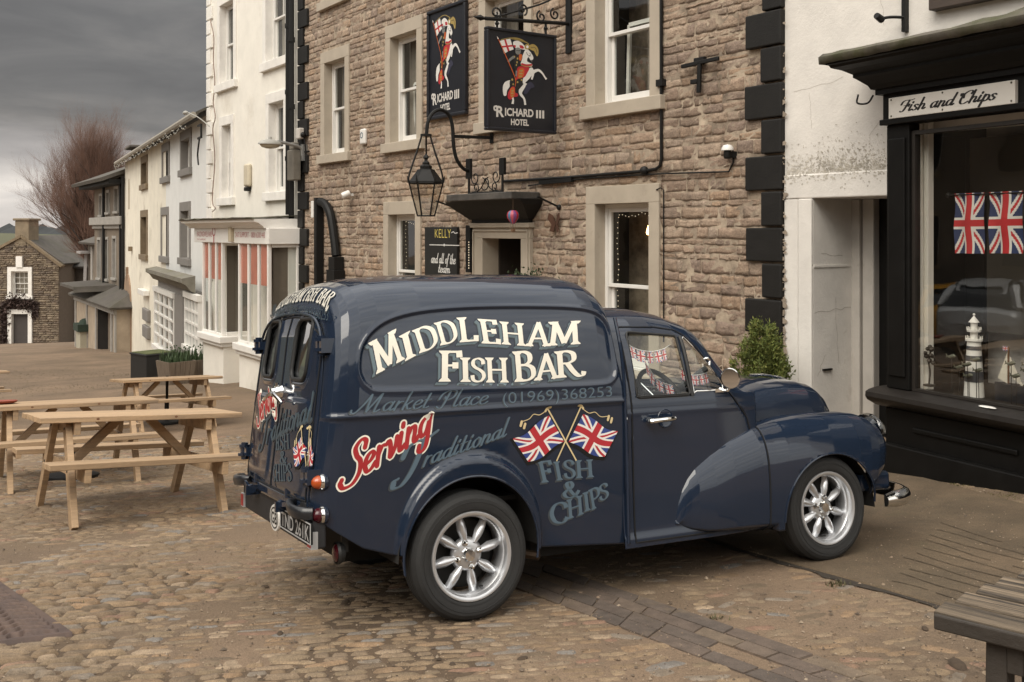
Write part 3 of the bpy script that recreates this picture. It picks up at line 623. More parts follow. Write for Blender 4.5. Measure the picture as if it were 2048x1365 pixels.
# doorway
m = MB(); y0 = -.06
m.box(doxl, dxl, y0, .25, dgz-.1, dzt); m.box(dxr, doxr, y0, .25, dgz-.1, dzt); m.box(doxl, doxr, y0, .25, dzt, doz-.04); m.box(doxl-.03, doxr+.03, y0-.04, .1, doz-.04, doz+.02)
m.box(doxl+.03, doxr-.03, y0-.02, y0, dzt+.09, dzt+.115); m.box(doxl+.025, doxl+.05, y0-.02, y0, dgz, dzt+.09); m.box(doxr-.05, doxr-.025, y0-.02, y0, dgz, dzt+.09)
dr = m.build('doorway', M_BEIGE, hotel, bevel=.006)
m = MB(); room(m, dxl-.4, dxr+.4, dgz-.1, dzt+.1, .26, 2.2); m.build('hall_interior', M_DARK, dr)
m = MB(); m.box(dxl-.02, dxl+.03, .2, .9, dgz, dzt); m.build('door_leaf', pm('door_dark_brown', (.03, .024, .02), .5, bump=.1), dr)
# canopy over the door
cxr, cz1 = HF.hit(1083, 372); cxl, _ = HF.hit(880, 390, -.55); coff = HF.off(1022, cxr)
czb = HF.zat(398, cxr, coff)-.0; cztop = HF.zat(383, cxr, coff)
m = MB(); m.box(cxl, cxr, coff, -.02, czb, cztop)
can = m.build('door_canopy', pm('canopy_grey', (.10, .09, .08), .8, var=.4, scale=8, bump=.4, col2=(.06, .055, .05)), hotel, bevel=.012)
m = MB()
for (xa_, ya_, za_, xb2_, yb2_, zb2_) in ((.22, .80, 0, .20, .66, .06), (.20, .66, .06, .02, .20, .24)):
    V = [(doxl-xa_, -.012, czb-za_), (doxr+xa_, -.012, czb-za_), (doxr+xa_, coff*ya_, czb-za_), (doxl-xa_, coff*ya_, czb-za_), (doxl-xb2_, -.012, czb-zb2_), (doxr+xb2_, -.012, czb-zb2_), (doxr+xb2_, coff*yb2_, czb-zb2_), (doxl-xb2_, coff*yb2_, czb-zb2_)]
    m.add(V, [(4, 5, 6, 7), (3, 2, 6, 7), (1, 2, 6, 5), (0, 3, 7, 4)])
m.build('canopy_moulding', M_IRON, can)
m = MB(); m.box(doxl+.0, doxr+.0, -.07, -.012, doz+.024, czb-.2); m.build('overdoor_panel', M_BLACK, can, bevel=.004)
for (pa, pb) in (((1040, 385), (1120, 415)), ((865, 392), (915, 417))):
    m = MB(); xb, zb = HF.hit(*pb); xa = xb-.0; m.tube([(xb, -.01, zb), (xb-.0, coff*.75, czb+.02)], .013, 6); m.sphere((xb, -.015, zb), .035, 5); m.build('canopy_stay', M_IRON, can, True)
# iron scrollwork with two lamp plates standing on the canopy
sc = HF.root('iron_scrollwork'); tag(sc, 'wrought iron scrollwork between two black plates standing on the door canopy', 'ironwork')
p1x, _ = HF.hit(938, 340, coff+.1); p2x, _ = HF.hit(1005, 340, coff+.1); yS = coff+.1
zpt = HF.zat(318, p1x, yS); zpb = HF.zat(358, p1x, yS)
for X, pyt, pyb in ((p1x, 318, 358), (p2x, 316, 350)):
    m = MB(); zt, zb = HF.zat(pyt, X, yS), HF.zat(pyb, X, yS); m.box(X-.055, X+.055, yS-.02, yS+.02, zb, zt); m.tube([(X, yS, zb), (X, yS, cztop)], .018, 6); m.build('plate', M_IRON, sc, bevel=.006)
def scroll(c, r, a0, turns, n=22, flip=1): return [(c[0]+flip*r*(1-.75*i/n)*cos(a0+turns*2*pi*i/n), yS, c[1]+r*(1-.75*i/n)*sin(a0+turns*2*pi*i/n)) for i in range(n+1)]
m = MB(); wS = p2x-p1x; cz = cztop
for fl, X in ((1, p1x+.06), (-1, p2x-.06)):
    m.tube(scroll((X+fl*.09, cz+.21), .10, 2.6, 1.2, flip=fl), .008, 5); m.tube(scroll((X+fl*.11, cz+.075), .075, -2.2, 1.3, flip=fl), .008, 5)
    m.tube(catmull([(X+fl*.02, yS, cz+.02), (X+fl*.2, yS, cz+.05), ((p1x+p2x)/2-fl*.01, yS, cz+.16), ((p1x+p2x)/2+fl*.06, yS, cz+.2)], 6), .008, 5)
m.tube(scroll(((p1x+p2x)/2, cz+.14), .11, 3.9, .8), .008, 5); m.tube([(p1x, yS, cz+.012), (p2x, yS, cz+.012)], .010, 5); m.build('scrolls', M_IRON, sc, True)
# swan-neck bracket and lantern
xb, zb = HF.hit(985, 276); lan = HF.root('wall_lantern'); tag(lan, 'black six sided glazed lantern on a swan neck iron bracket above the hotel door', 'lantern')
oA = HF.off(905, xb); oL = HF.off(852, xb); oM = HF.off(938, xb)
def LP(px, py): o = HF.off(px, xb); return (xb, o, HF.zat(py, xb, o))
m = MB(); m.tube(catmull([LP(938, 342), LP(926, 337), LP(913, 318), LP(907, 290), LP(905, 255), LP(898, 231), LP(882, 220), LP(866, 226), LP(856, 244), LP(853, 268)], 6), .024, 8)
m.beam((xb, oA, HF.zat(273, xb, oA)), (xb, 0, zb), .035, .04); m.box(xb-.04, xb+.04, -.02, 0, zb-.07, zb+.07); m.build('bracket', M_IRON, lan, True)
lz = lambda py: HF.zat(py, xb, oL)
z_cap, z_rim, z_bot, z_fin = lz(330), lz(366), lz(432), lz(312); rr = .5*(HF.zat(0, xb, oL)-HF.zat(68, xb, oL))
T = Matrix.Translation((xb, oL, 0))
m = MB(); m.lathe([(rr*1.0, z_rim-.01), (rr*1.04, z_rim+.012), (rr*.95, z_rim+.03), (rr*.55, lz(343)), (rr*.52, lz(340)), (rr*.34, lz(338)), (rr*.36, lz(333)), (rr*.2, lz(329)), (rr*.22, lz(326)), (rr*.1, lz(322)), (rr*.1, lz(319)), (rr*.17, lz(316)), (rr*.13, lz(312)), (.0, lz(307))], 6, T)
for k in range(6):
    a = pi/3*k; m.tube([(xb+rr*1.02*cos(a), oL+rr*1.02*sin(a), z_rim), (xb+rr*1.1*cos(a), oL+rr*1.1*sin(a), z_rim+.09)], [.016, .003], 5)
m.build('lantern_cap', M_IRON, lan, True, 25)
m = MB(); rb = rr*.5
for k in range(6):
    a = pi/3*k; m.tube([(xb+rr*cos(a), oL+rr*sin(a), z_rim), (xb+rb*cos(a), oL+rb*sin(a), z_bot)], .010, 5)
    a2 = a+pi/3
    for (r_, z_) in ((rr, z_rim-.005), (rb, z_bot)): m.tube([(xb+r_*cos(a), oL+r_*sin(a), z_), (xb+r_*cos(a2), oL+r_*sin(a2), z_)], .010, 5)
m.build('lantern_frame', M_IRON, lan, True)
m = MB(); m.lathe([(rr*.985, z_rim), (rb*.985, z_bot)], 6, T); m.build('lantern_glass', glass('lantern_glass', (.86, .84, .8), 1.45), lan)
m = MB(); zt_ = lz(268); m.lathe([(.012, zt_), (.075, zt_-.005), (.075, zt_-.03), (.02, zt_-.035)], 8, T)
for a in (.5, 2.6, 4.7):
    m.tube(catmull([(xb+.06*cos(a), oL+.06*sin(a), zt_-.02), (xb+.12*cos(a), oL+.12*sin(a), lz(300)), (xb+rr*1.12*cos(a), oL+rr*1.12*sin(a), lz(352)), (xb+rr*1.1*cos(a), oL+rr*1.1*sin(a), lz(368))], 6), .013, 6)
m.build('hanging_stirrup', M_IRON, lan, True)
# pipes and cables on the wall
m = MB(); X, _ = HF.hit(1327, 100); zc_ = HF.hit(1325, 338)[1]
m.tube([(X, -.04, hz1), (X, -.03, zc_+.1), (X-.02, -.03, zc_+.03), (X-.08, -.03, zc_)]+[(*[HF.hit(1290, 343)[0]], -.03, HF.hit(1290, 343)[1]), (HF.hit(1130, 356)[0], -.03, HF.hit(1130, 356)[1]), (HF.hit(1010, 363)[0], -.03, HF.hit(1010, 363)[1])], .018, 7)
for z in (zc_+.9, zc_+2.1): m.box(X-.05, X+.05, -.065, -.01, z-.035, z+.035)
m.sphere((HF.hit(1294, 342)[0], -.04, HF.hit(1294, 342)[1]), .05, 5)
o = m.build('drain_pipe', M_IRON, hotel, True)
m = MB(); pts = [HF.hit(*p) for p in ((1470, 300), (1471, 325), (1462, 344), (1430, 345), (1330, 348), (1180, 357), (1090, 368), (1060, 372))]
m.tube([(x, -.03, z) for x, z in pts], .009, 5); m.build('cable', M_IRON, hotel, True)
m = MB(); x1_, z1_ = HF.hit(1150, 360); x2_, z2_ = HF.hit(1085, 366); m.beam((x1_, -.04, z1_), (x2_, -.04, z2_), .045, .05); m.build('cable_trunk', M_IRON, hotel)
o = MB(); X, zz = HF.hit(1330, 380); o.tube([(X, -.02, zz-1.6), (X, -.02, zz), (X-.02, -.05, zz+.02), (X-.09, -.04, zz+.0)], .007, 5); o.build('cable', M_IRON, hotel, True)
# T-shaped wall tie
m = MB(); a = HF.hit(1372, 135); b = HF.hit(1446, 118); c = HF.hit(1408, 126); d = HF.hit(1406, 187); e = HF.hit(1392, 166)
m.beam((a[0], -.06, a[1]), (b[0], -.06, b[1]), .03, .04); m.beam((c[0], -.06, c[1]), (d[0], -.06, d[1]), .03, .045); m.beam((e[0], -.06, e[1]), (e[0]+.09, -.06, e[1]), .05, .045); m.beam((c[0]-.08, -.045, c[1]+.02), (c[0]+.06, -.045, c[1]+.02), .05, .06); m.box(c[0]-.015, c[0]+.015, -.05, .0, c[1]-.02, c[1]+.01)
tag(m.build('wall_tie', M_IRON, None, bevel=.006, loc=(Q[0], Q[1], 0), rot=(0, 0, HF.rz)), 'rusted black iron T shaped tie fixed to the hotel stonework', 'wall tie')
def hroot(name, label, cat, group=None): o = HF.root(name); tag(o, label, cat, group); return o
# dome sensor by the right quoins
o = hroot('dome_sensor', 'white domed sensor on a black stem beside the right black quoins', 'sensor'); x, z = HF.hit(1468, 296)
m = MB(); m.lathe([(0, .03), (.04, .02), (.058, -.005), (.06, -.03), (.0, -.03)], 14, Matrix.Translation((x, -.09, z))); m.build('dome', M_WHITE, o, True)
m = MB(); m.lathe([(.035, -.03), (.04, -.09), (.03, -.11), (0, -.11)], 12, Matrix.Translation((x, -.09, z))); m.beam((x, -.09, z-.07), (x+.02, 0, z-.07), .05, .06); m.build('stem', M_IRON, o, True)
# alarm plate, camera, junction boxes
o = hroot('alarm_box', 'small white rounded alarm box between the two left upper hotel windows', 'alarm box'); x, z = HF.hit(731, 274)
m = MB(); m.box(x-.09, x+.09, -.07, 0, z-.13, z+.13); m.build('case', M_WHITE, o, bevel=.035, seg=4)
m = MB(); m.lathe([(.05, 0), (.05, .004), (.035, .004), (.035, 0)], 16, Matrix.Translation((x, -.07, z+.02)) @ Matrix.Rotation(pi/2, 4, 'X')); m.build('badge', M_SLATEBLUE, o)
def bullet_cam(px, py, label):
    o = hroot('security_camera', label, 'camera'); x, z = HF.hit(px, py, -.12)
    m = MB(); m.lathe([(0, .0), (.05, .0), (.055, .02), (.055, .12), (.045, .14), (0, .14)], 12, Matrix.Translation((x+.02, -.2, z)) @ Matrix.Rotation(radians(-65), 4, 'X') @ Matrix.Rotation(radians(15), 4, 'Y')); m.beam((x+.03, -.08, z+.02), (x+.03, 0, z+.03), .04, .04); m.build('body', M_WHITE, o, True)
bullet_cam(692, 393, 'white bullet security camera on the hotel stonework below the leftmost upper window')
o = hroot('floodlight_box', 'grey white junction box with a sensor on the left black quoins', 'junction box'); x, z = HF.hit(612, 266)
m = MB(); m.box(x-.12, x+.06, -.16, -.055, z-.12, z+.08); m.build('case', pm('aged_plastic', (.55, .51, .46), .5, bump=.05), o, bevel=.02)
m = MB(); m.sphere((x+.1, -.1, z-.05), .05, 6); m.tube([(x+.1, -.08, z-.08), (x+.12, -.06, z-.3), (x+.13, -.06, z-.55)], .014, 5); m.beam((x+.05, -.05, z-.36), (x+.25, -.05, z-.36), .03, .03); m.build('fittings', M_IRON, o, True)
o = hroot('sensor_tag', 'small white plastic box at the top of the black curved pipe', 'plastic box'); x, z = HF.hit(634, 416)
m = MB(); m.box(x-.05, x+.05, -.1, -.02, z-.18, z+.12); m.build('case', M_WHITE, o, bevel=.012)
# curved black pipe at the left end
o = hroot('curved_pipe', 'thick black curved pipe and post at the left end of the hotel wall', 'pipe')
m = MB(); x, z = HF.hit(647, 396); zb_ = HF.ground(x)
m.box(x-.055, x+.055, -.16, -.03, zb_-.2, z); m.build('post', M_BLACK, o, bevel=.006)
m = MB(); P = [HF.hit(*p) for p in ((651, 404), (662, 410), (671, 428), (676, 455), (680, 485), (683, 512))]
m.tube([(a_, -.1, b_) for a_, b_ in catmull(P, 5)], .075, 10); m.build('bend', M_BLACK, o, True)
m = MB(); x, z = HF.hit(684, 514); m.box(x-.12, x+.12, -.2, -.02, z-.22, z); m.box(x-.16, x+.16, -.22, -.02, zb_-.2, z-.22); m.build('plinth', M_BLACK, o, bevel=.006)
# wall sign, hanging sign and chalkboard are built after the lettering helpers
# ============================================================= fish and chip shop
M_RENDER = pm('white_roughcast', (.73, .695, .645), .85, var=.14, scale=3, bump=.35, bscale=28, bdist=.012, stain=((.36, .32, .26), 1.3, .60, .80))
M_MOSSY = pm('moss_stained_render', (.66, .61, .54), .9, var=.2, scale=4, bump=.4, bscale=30, stain=((.14, .12, .075), 7.5, .47, .72))
M_BLK2 = pm('shopfront_black', (.0055, .005, .0045), .5, spec=.22, var=.35, scale=8, bump=.12, bscale=25)
U_S = np.array((-.512, 1.)); U_S /= np.linalg.norm(U_S); SF = Frame((2.987, 7.975), atan2(-U_S[1], -U_S[0]))
shop = HF.root('fish_shop_building'); tag(shop, 'white rendered shop with black projecting shopfront and deep side doorway at the right', 'building')
jx0, ztop = HF.hit(1627, 397); wx1 = 6.2; jx1 = 1.35; gsh = HF.ground(.8)-.25
m = MB(); ux0, _ = HF.hit(1870, 2); uz0 = HF.hit(1870, 12)[1]
panel(m, .003, wx1, gsh-.3, 6.4, [(jx0, jx1, gsh-.3, ztop), (ux0+.12, ux0+1.2, uz0+.1, uz0+1.7), (HF.hit(1815, 460)[0], wx1-.3, gsh-.3, SF.hit(1818, 262)[1])]); m.box(.003, wx1, .9, 1.0, gsh, 6.4); m.box(wx1, wx1+.02, 0, 1., gsh, 6.4)
sw_ = m.build('wall', M_RENDER, shop)
# lintel band with mossy ledge above the doorway
zl0, zl1 = ztop, HF.hit(1600, 350)[1]
m = MB(); m.box(.006, HF.hit(1800, 460)[0], -.022, .0, zl0-.0, zl1); m.build('door_lintel', M_RENDER, shop, bevel=.012)
m = MB(); n = 60; r2 = np.random.default_rng(3); xs_ = np.linspace(.01, jx1+.1, n)
prof = [(0.0, .0), (.004, .0), (.010, .02), (.006, .07), (0.001, .16)]
pts = np.array([[(x, -.0-q*(1.2+.9*rng.random()) if i else -.0, zl1+.002+zz*(1+1.2*vnoise(x*2.2, 3.3, 2))) for i, (q, zz) in enumerate(prof)] for x in xs_]); m.grid(pts*np.array((1, 1, 1.)), flip=False)
def blobs(rnd, n, xr, z0, zs, smin, smax, y, up=1):
    b = MB()
    for i in range(n):
        x, z = rnd.uniform(*xr), z0+up*min(rnd.expovariate(1/zs), zs*4.5); s_ = rnd.uniform(smin, smax)*(1 if rnd.random() < .85 else 1.8); k = rnd.randint(6, 9); a0 = rnd.uniform(0, 6)
        b.add([(x+s_*1.3*cos(a0+6.283*q/k)*rnd.uniform(.4, 1.1), y-.00004*(i % 40), z+s_*sin(a0+6.283*q/k)*rnd.uniform(.4, 1.1)) for q in range(k)], [tuple(range(k))])
    return b
rb_ = random.Random(14); xe = HF.hit(1772, 460)[0]
blobs(rb_, 900, (.02, xe), zl1+.008, .06, .002, .008, -.004).build('moss_stain', pm('moss_stain_olive', (.56, .52, .45), .95, var=.5, scale=14, bump=.3), shop)['kind'] = 'stuff'
blobs(rb_, 620, (xe*.35, xe), zl1+.015, .09, .0015, .006, -.0065).build('moss_stain', pm('moss_stain_dark', (.46, .42, .35), .95, var=.5, scale=14, bump=.3), shop)['kind'] = 'stuff'
blobs(rb_, 150, (.02, xe), zl1-.005, .03, .003, .010, -.0245, -1).build('moss_stain', MATS['moss_stain_olive'], shop)['kind'] = 'stuff'
blobs(rb_, 160, (.004, .03), gsh+.6, 1.6, .006, .02, -.032).build('flaking_edge', pm('flaked_paint', (.33, .27, .21), .9, var=.3, bump=.2), shop)['kind'] = 'stuff'
ck = Ink()
for (cx, cz, dx, dz) in ((.1, zl1+.75, .55, .07), (.55, zl1+1.9, .5, .12), (.15, zl1+1.6, .22, .03), (1.0, zl1+1.55, .05, -.35), (.3, zl1+.42, -.02, .3), (.9, zl1+.3, .25, .22)):
    P = [(cx+dx*q/7+rb_.uniform(-.012, .012), cz+dz*q/7+rb_.uniform(-.014, .014)) for q in range(8)]; ck.ribbon(P, lambda d: .0024, True)
m2_ = MB(); ck.onto(m2_, lambda x, z, o: (x, -.0015-o, z), .0005); m2_.build('render_crack', pm('crack_dark', (.40, .36, .31), .95, var=.2, bump=0), shop)
ck = Ink()
for (cy, cz, dy, dz) in ((.02, ztop-1.02, .5, .02), (.1, ztop-.5, .3, -.02), (.05, ztop-1.6, .12, .2), (.3, ztop-.9, .05, -.6)):
    ck.ribbon([(cy+dy*q/7+rb_.uniform(-.01, .01), cz+dz*q/7+rb_.uniform(-.01, .01)) for q in range(8)], lambda d: .004, True)
m2_ = MB(); ck.onto(m2_, lambda y_, z, o: (jx0+.001+o, y_, z), .0005); m2_.build('render_crack', pm('crack_dark', (.40, .36, .31)), shop)
# doorway reveals: pilaster, deep left reveal, inner frame and dark door
rd = HF.off(1703, jx0); rd = max(.45, min(1.4, rd))
m = MB(); m.box(.006, jx0-.16, -.018, .0, gsh, zl0-.003); m.box(jx0-.15, jx0-.0, -.03, .0, gsh, zl0-.003); m.build('door_pilaster', M_RENDER, shop, bevel=.01)
m = MB(); m.add([(jx0, 0, gsh), (jx0, rd, gsh), (jx0, rd, ztop), (jx0, 0, ztop)], [(0, 1, 2, 3)]); m.add([(jx0, 0, ztop), (jx0, rd+.6, ztop), (jx1, rd+.6, ztop), (jx1, 0, ztop)], [(0, 1, 2, 3)])
m.box(jx0, jx0+.008, .0, rd*.9, ztop-.62, ztop-.60); m.build('door_reveal', M_RENDER, shop, solid=.0)
m = MB(); m.box(jx0-.02, jx0+.085, rd, rd+.12, gsh, ztop); m.box(jx0+.1, jx0+.22, rd+.02, rd+.16, gsh, ztop); m.build('door_frame', pm('worn_white_paint', (.5, .465, .42), .6, var=.15, scale=5, bump=.15, stain=((.25, .22, .18), 2.5, .6, .8)), shop, bevel=.012)
m = MB(); m.box(jx0+.22, jx1+.2, rd+.1, rd+.16, gsh, ztop); m.box(jx0+.40, jx0+.44, rd+.07, rd+.1, gsh, ztop-.2); m.build('side_door', M_BLK2, shop, bevel=.006)
# old latch and bracket scraps on the reveal
m = MB(); m.box(jx0, jx0+.02, .12, .24, ztop-1.55, ztop-1.535); m.build('iron_scrap', M_IRON, shop)
# upper window and its brown sill, wall bracket
m = MB(); m.box(ux0, ux0+1.3, -.09, .1, uz0-.05, uz0+.1); us = m.build('window', pm('brown_wood_paint', (.06, .042, .032), .6, var=.3, scale=10, bump=.2), shop, bevel=.008)
m = MB(); m.box(ux0+.12, ux0+.2, .02, .12, uz0+.1, uz0+1.7); m.box(ux0+.2, ux0+1.2, .02, .12, uz0+1.62, uz0+1.7); m.build('frame', M_WHITE, us)
m = MB(); m.add([(ux0+.12, .08, uz0+.1), (ux0+1.2, .08, uz0+.1), (ux0+1.2, .08, uz0+1.7), (ux0+.12, .08, uz0+1.7)], [(0, 1, 2, 3)]); m.build('pane', G_WIN, us)
m = MB(); room(m, ux0, ux0+1.3, uz0, uz0+1.8, .14, .85); m.build('room_interior', M_DARK, us)
bx, bz = HF.hit(1814, 60); m = MB(); m.box(bx-.018, bx+.018, -.05, -.0, bz-.02, bz+2.0); m.tube(catmull([(bx, -.04, HF.hit(1812, 37)[1]), (bx-.06, -.12, HF.hit(1812, 36)[1]), (bx-.1, -.2, HF.hit(1800, 37)[1]-.02)], 4), .013, 6); m.lathe([(0, 0), (.03, 0), (.026, .08), (0, .08)], 8, Matrix.Translation((bx-.1, -.19, HF.hit(1800, 37)[1]-.03)) @ Matrix.Rotation(radians(70), 4, 'X'))
tag(m.build('wall_bracket', M_IRON, None, loc=(Q[0], Q[1], 0), rot=(0, 0, HF.rz)), 'black iron bar with a small spotlight fixed high on the white shop wall', 'wall bracket')
# ---- projecting shopfront
front = SF.root('shopfront'); tag(front, 'black painted projecting shopfront with weathered lead cornice, glass window and black stallriser', 'shopfront')
SL_ = 3.6; gs = SF.ground(1.0); gl = gs-.25
x1p, _ = SF.hit(1818, 460); zsill = SF.hit(1815, 782)[1]; zhead = SF.hit(1818, 262)[1]; zsx, zs1 = SF.hit(1760, 765, -.1)
m = MB(); m.box(0, x1p, -.0, .12, zsill, zhead+.06); m.box(.03, x1p-.03, -.018, .0, zsill+.1, zhead-.05)
m.box(0, .02, .12, .9, gl, zhead); m.build('pilaster', M_BLK2, front, bevel=.008)
m = MB(); m.box(-.03, SL_, .02, .3, gl, zsill-.16)
for k in range(3): m.box(.25+1.05*k, 1.15+1.05*k, -.0, .02, gl+.55, zsill-.32)
m.box(-.04, SL_, -.05, .02, gl, gs+.14); m.build('stallriser', M_BLK2, front, bevel=.012)
# rounded timber sill
m = MB(); pr = [(.3, zsill), (.0, zsill-.004), (-.10, zsill-.018), (-.135, zsill-.035), (-.14, zsill-.07), (-.12, zsill-.10), (-.07, zsill-.125), (-.02, zsill-.15), (.3, zsill-.16)]
m.prism(pr, lambda a, b, t: (t, a, b), -.09, SL_); m.build('window_sill', pm('sill_dark_brown', (.014, .011, .009), .45, var=.3, scale=9, bump=.2), front, True, 30)
m = MB(); m.lathe([(0, 0), (.05, 0), (.04, .006), (0, .008)], 9, Matrix.Translation((.95, -.05, zsill-.006)) @ Matrix.Diagonal((1.4, .6, 1, 1))); m.sphere((1.0, -.06, zsill-.004), .02, 4, (1.6, 1, .3)); tag(m.build('paint_splash', M_WHITE, None, True, loc=(*SF.o, 0), rot=(0, 0, SF.rz)), 'small white splash of paint or dropping on the dark window sill below the lighthouse', 'splash')
# air grilles
for px in (1868, 1990):
    x, z = SF.hit(px, 958 if px < 1900 else 985); m = MB()
    for k in range(5): m.box(x-.12, x+.12, -.016, .018, z-.04+.018*k, z-.032+.018*k)
    m.build('air_grille', M_IRON, front)
# fascia + cornice
zf1 = SF.hit(1775, 190)[1]; zf0 = zhead+.06
m = MB(); m.box(-.02, SL_, -.02, .12, zf0, zf1+.1); m.box(-.03, SL_, -.05, -.02, zf0-.0, zf0+.045); m.build('fascia', M_BLK2, front, bevel=.006)
oc = -.34; xcl, zc1 = SF.hit(1648, 132, oc); zc0 = zf1-.0
m = MB(); hC = max(.3, zc1-zc0)
pr = [(.0, .0), (-.06, .0), (-.06, .05), (-.085, .06), (-.1, .1), (-.16, .17), (-.18, .19), (-.18, .22), (-.24, .27), (-.30, .30), (-.31, .325), (-.33, .335), (-.33, .385), (0, .40)]
s_ = hC/.385; pr = [(a, zc0+b*s_) for a, b in pr]
for i in range(len(pr)-1):
    (a, za), (b, zb) = pr[i], pr[i+1]        # mitred return at the left end
    m.add([(min(0, a-.0)+.0, a, za), (SL_, a, za), (SL_, b, zb), (min(0, b), b, zb)], [(0, 1, 2, 3)])
    m.add([(a, .32, za), (a, a, za), (b, b, zb), (b, .32, zb)], [(0, 1, 2, 3)])
m.build('cornice', M_BLK2, front, True, 20)
m = MB(); zt_ = pr[-1][1]; n = 40; xs_ = np.linspace(-.36, SL_, n); rows = []
for x in xs_:
    e = .01*rng.standard_normal(5); rows.append([(x, -.37, zt_-.045+e[0]*.3), (x, -.375+e[1]*.4, zt_+.012), (x, -.33, zt_+.04+e[2]*.5), (x, -.1, zt_+.07+.035*max(0, x)+e[3]), (x, .2, zt_+.10+.06*max(0, x)+e[4])])
m.grid(rows, flip=True); m.add([rows[0][k] for k in range(5)]+[(-.36, .2, zt_-.03)], [(0, 1, 2, 3, 4, 5)]); m.build('lead_flashing', M_LEAD, front, True, 40, solid=.012)
m = MB(); m.tube(catmull([(-.2, -.1, zc0+.02), (-.19, -.12, zc0-.05), (-.1, -.1, zc0-.06), (-.06, -.08, zc0)], 5), .008, 5); m.build('cable_loop', M_IRON, front, True)
# window: glass, pale inner post, interior
m = MB(); m.add([(x1p, .05, zsill), (SL_-.2, .05, zsill), (SL_-.2, .05, zhead), (x1p, .05, zhead)], [(0, 1, 2, 3)]); win = m.build('window', glass('shop_glass', (.9, .9, .88), 1.5, .045), front)
m = MB(); m.box(x1p, x1p+.03, .03, .09, zsill, zhead); m.box(x1p+.03, SL_-.2, .03, .09, zhead-.03, zhead); m.box(x1p+.03, SL_-.2, .03, .09, zsill, zsill+.02); m.build('window_frame', pm('shop_frame_dark', (.02, .016, .013), .5, bump=.1), win)
o1 = .16; xa, _ = SF.hit(1822, 460, o1); xb_, _ = SF.hit(1860, 460, o1+.05)
m = MB(); m.box(xa-.15, xa+.085, o1, o1+.05, zsill-.0, zhead+.1); m.box(xa+.10, xb_, o1+.03, o1+.09, zsill, zhead+.1); m.tube([(xa+.07, o1-.0, zhead+.1), (xa+.085, o1+.0, zsill+1.1), (xa+.09, o1, zsill)], .03, 8)
m.build('inner_post', pm('stained_white_boards', (.86, .83, .76), .7, var=.12, scale=4, bump=.2, stain=((.1, .085, .06), 3, .6, .75), stretch=(3, 3, .5)), front, True, 40)
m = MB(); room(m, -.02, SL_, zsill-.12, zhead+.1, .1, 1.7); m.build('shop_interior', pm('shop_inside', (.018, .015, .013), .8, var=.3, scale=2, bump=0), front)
m = MB(); xw, zw = SF.hit(1890, 640, 1.0); m.box(xw, xw+1.9, 1.0, 1.02, SF.hit(1890, 655, 1.)[1], zhead); m.build('inner_screen', pm('beige_screen', (.13, .115, .095), .7, var=.15, scale=2, bump=0), front)
m = MB(); m.box(.02, SL_-.1, .12, 1.0, zsill-.1, zsill-.012); m.build('display_shelf', pm('display_board', (.025, .02, .017), .4, var=.2, bump=.1), front)
# ============================================================= charity building (cream, left of the hotel)
M_CREAMWALL = pm('cream_render', (.81, .772, .695), .85, var=.10, scale=2.2, bump=.3, bscale=24, bdist=.01, stain=((.60, .545, .455), .8, .54, .8))
M_WQ = pm('white_masonry_paint', (.79, .76, .71), .7, var=.14, scale=4, bump=.3, bscale=30, stain=((.4, .36, .3), 2.5, .62, .8))
RWX1 = HL-.003; RWX0, _ = HF.hit(416, 300); RH = HF.hit(430, -150)[1]+.6
rw = HF.root('corner_shop_building'); tag(rw, 'tall cream rendered house with white toothed quoins and a white double bay shopfront', 'building')
def rect2(pxl, pyt, pxr, pyb): xl, zt = HF.hit(pxl, pyt); xr, _ = HF.hit(pxr, 460); _, zb = HF.hit(pxl, pyb); return (xl, xr, zb, zt)
RWIN = [rect2(441, 236, 469, 413), rect2(534, 190, 576, 404), rect2(437, 10, 474, 188), rect2(528, -40, 580, 147)]
RWIN = [(a+.16, b-.16, c+.18, d-.2) for a, b, c, d in RWIN]
for i in (2, 3): a, b, c, d = RWIN[i]; RWIN[i] = (a, b, c, c+1.75)
hb = [(a-.155, b+.155, c-.1, d+.195) for a, b, c, d in RWIN]
zc_top = HF.hit(520, 436)[1]; gR = HF.ground((RWX0+RWX1)/2)-.6
m = MB(); panel(m, RWX0, RWX1, gR, RH, hb); m.box(RWX0, RWX1, .8, .9, gR, RH); m.box(RWX0, RWX0+.01, 0, .8, gR, RH); m.build('wall', M_CREAMWALL, rw)
for (a, b, c, d) in RWIN: sash(rw, a, b, c, d, rev=.17, jamb=.16, lint=.2, sill=.17, msur=M_WQ, curtain=[(.0, .4), (.5, 1.05)], bars=(1, 0), fw=.05)
m = MB(); z = gR+2.6; k = 0
while z < RH-.1: l = .38 if k % 2 == 0 else .25; m.box(RWX0+.0, RWX0+l, -.045, .03, z+.012, z+.315); z += .33; k += 1
m.build('quoin_stones', M_WQ, rw, bevel=.012)
m = MB(); m.box(RWX0-.1, RWX1, -.28, .1, RH, RH+.14); m.box(RWX0-.16, RWX1, -.4, .1, RH+.14, RH+.2); m.build('eaves', M_WQ, rw); m = MB(); m.add([(RWX0-.16, -.42, RH+.2), (RWX1, -.42, RH+.2), (RWX1, 4., RH+3), (RWX0-.16, 4., RH+3)], [(0, 1, 2, 3)]); m.build('roof', M_SLATE, rw, solid=.05)
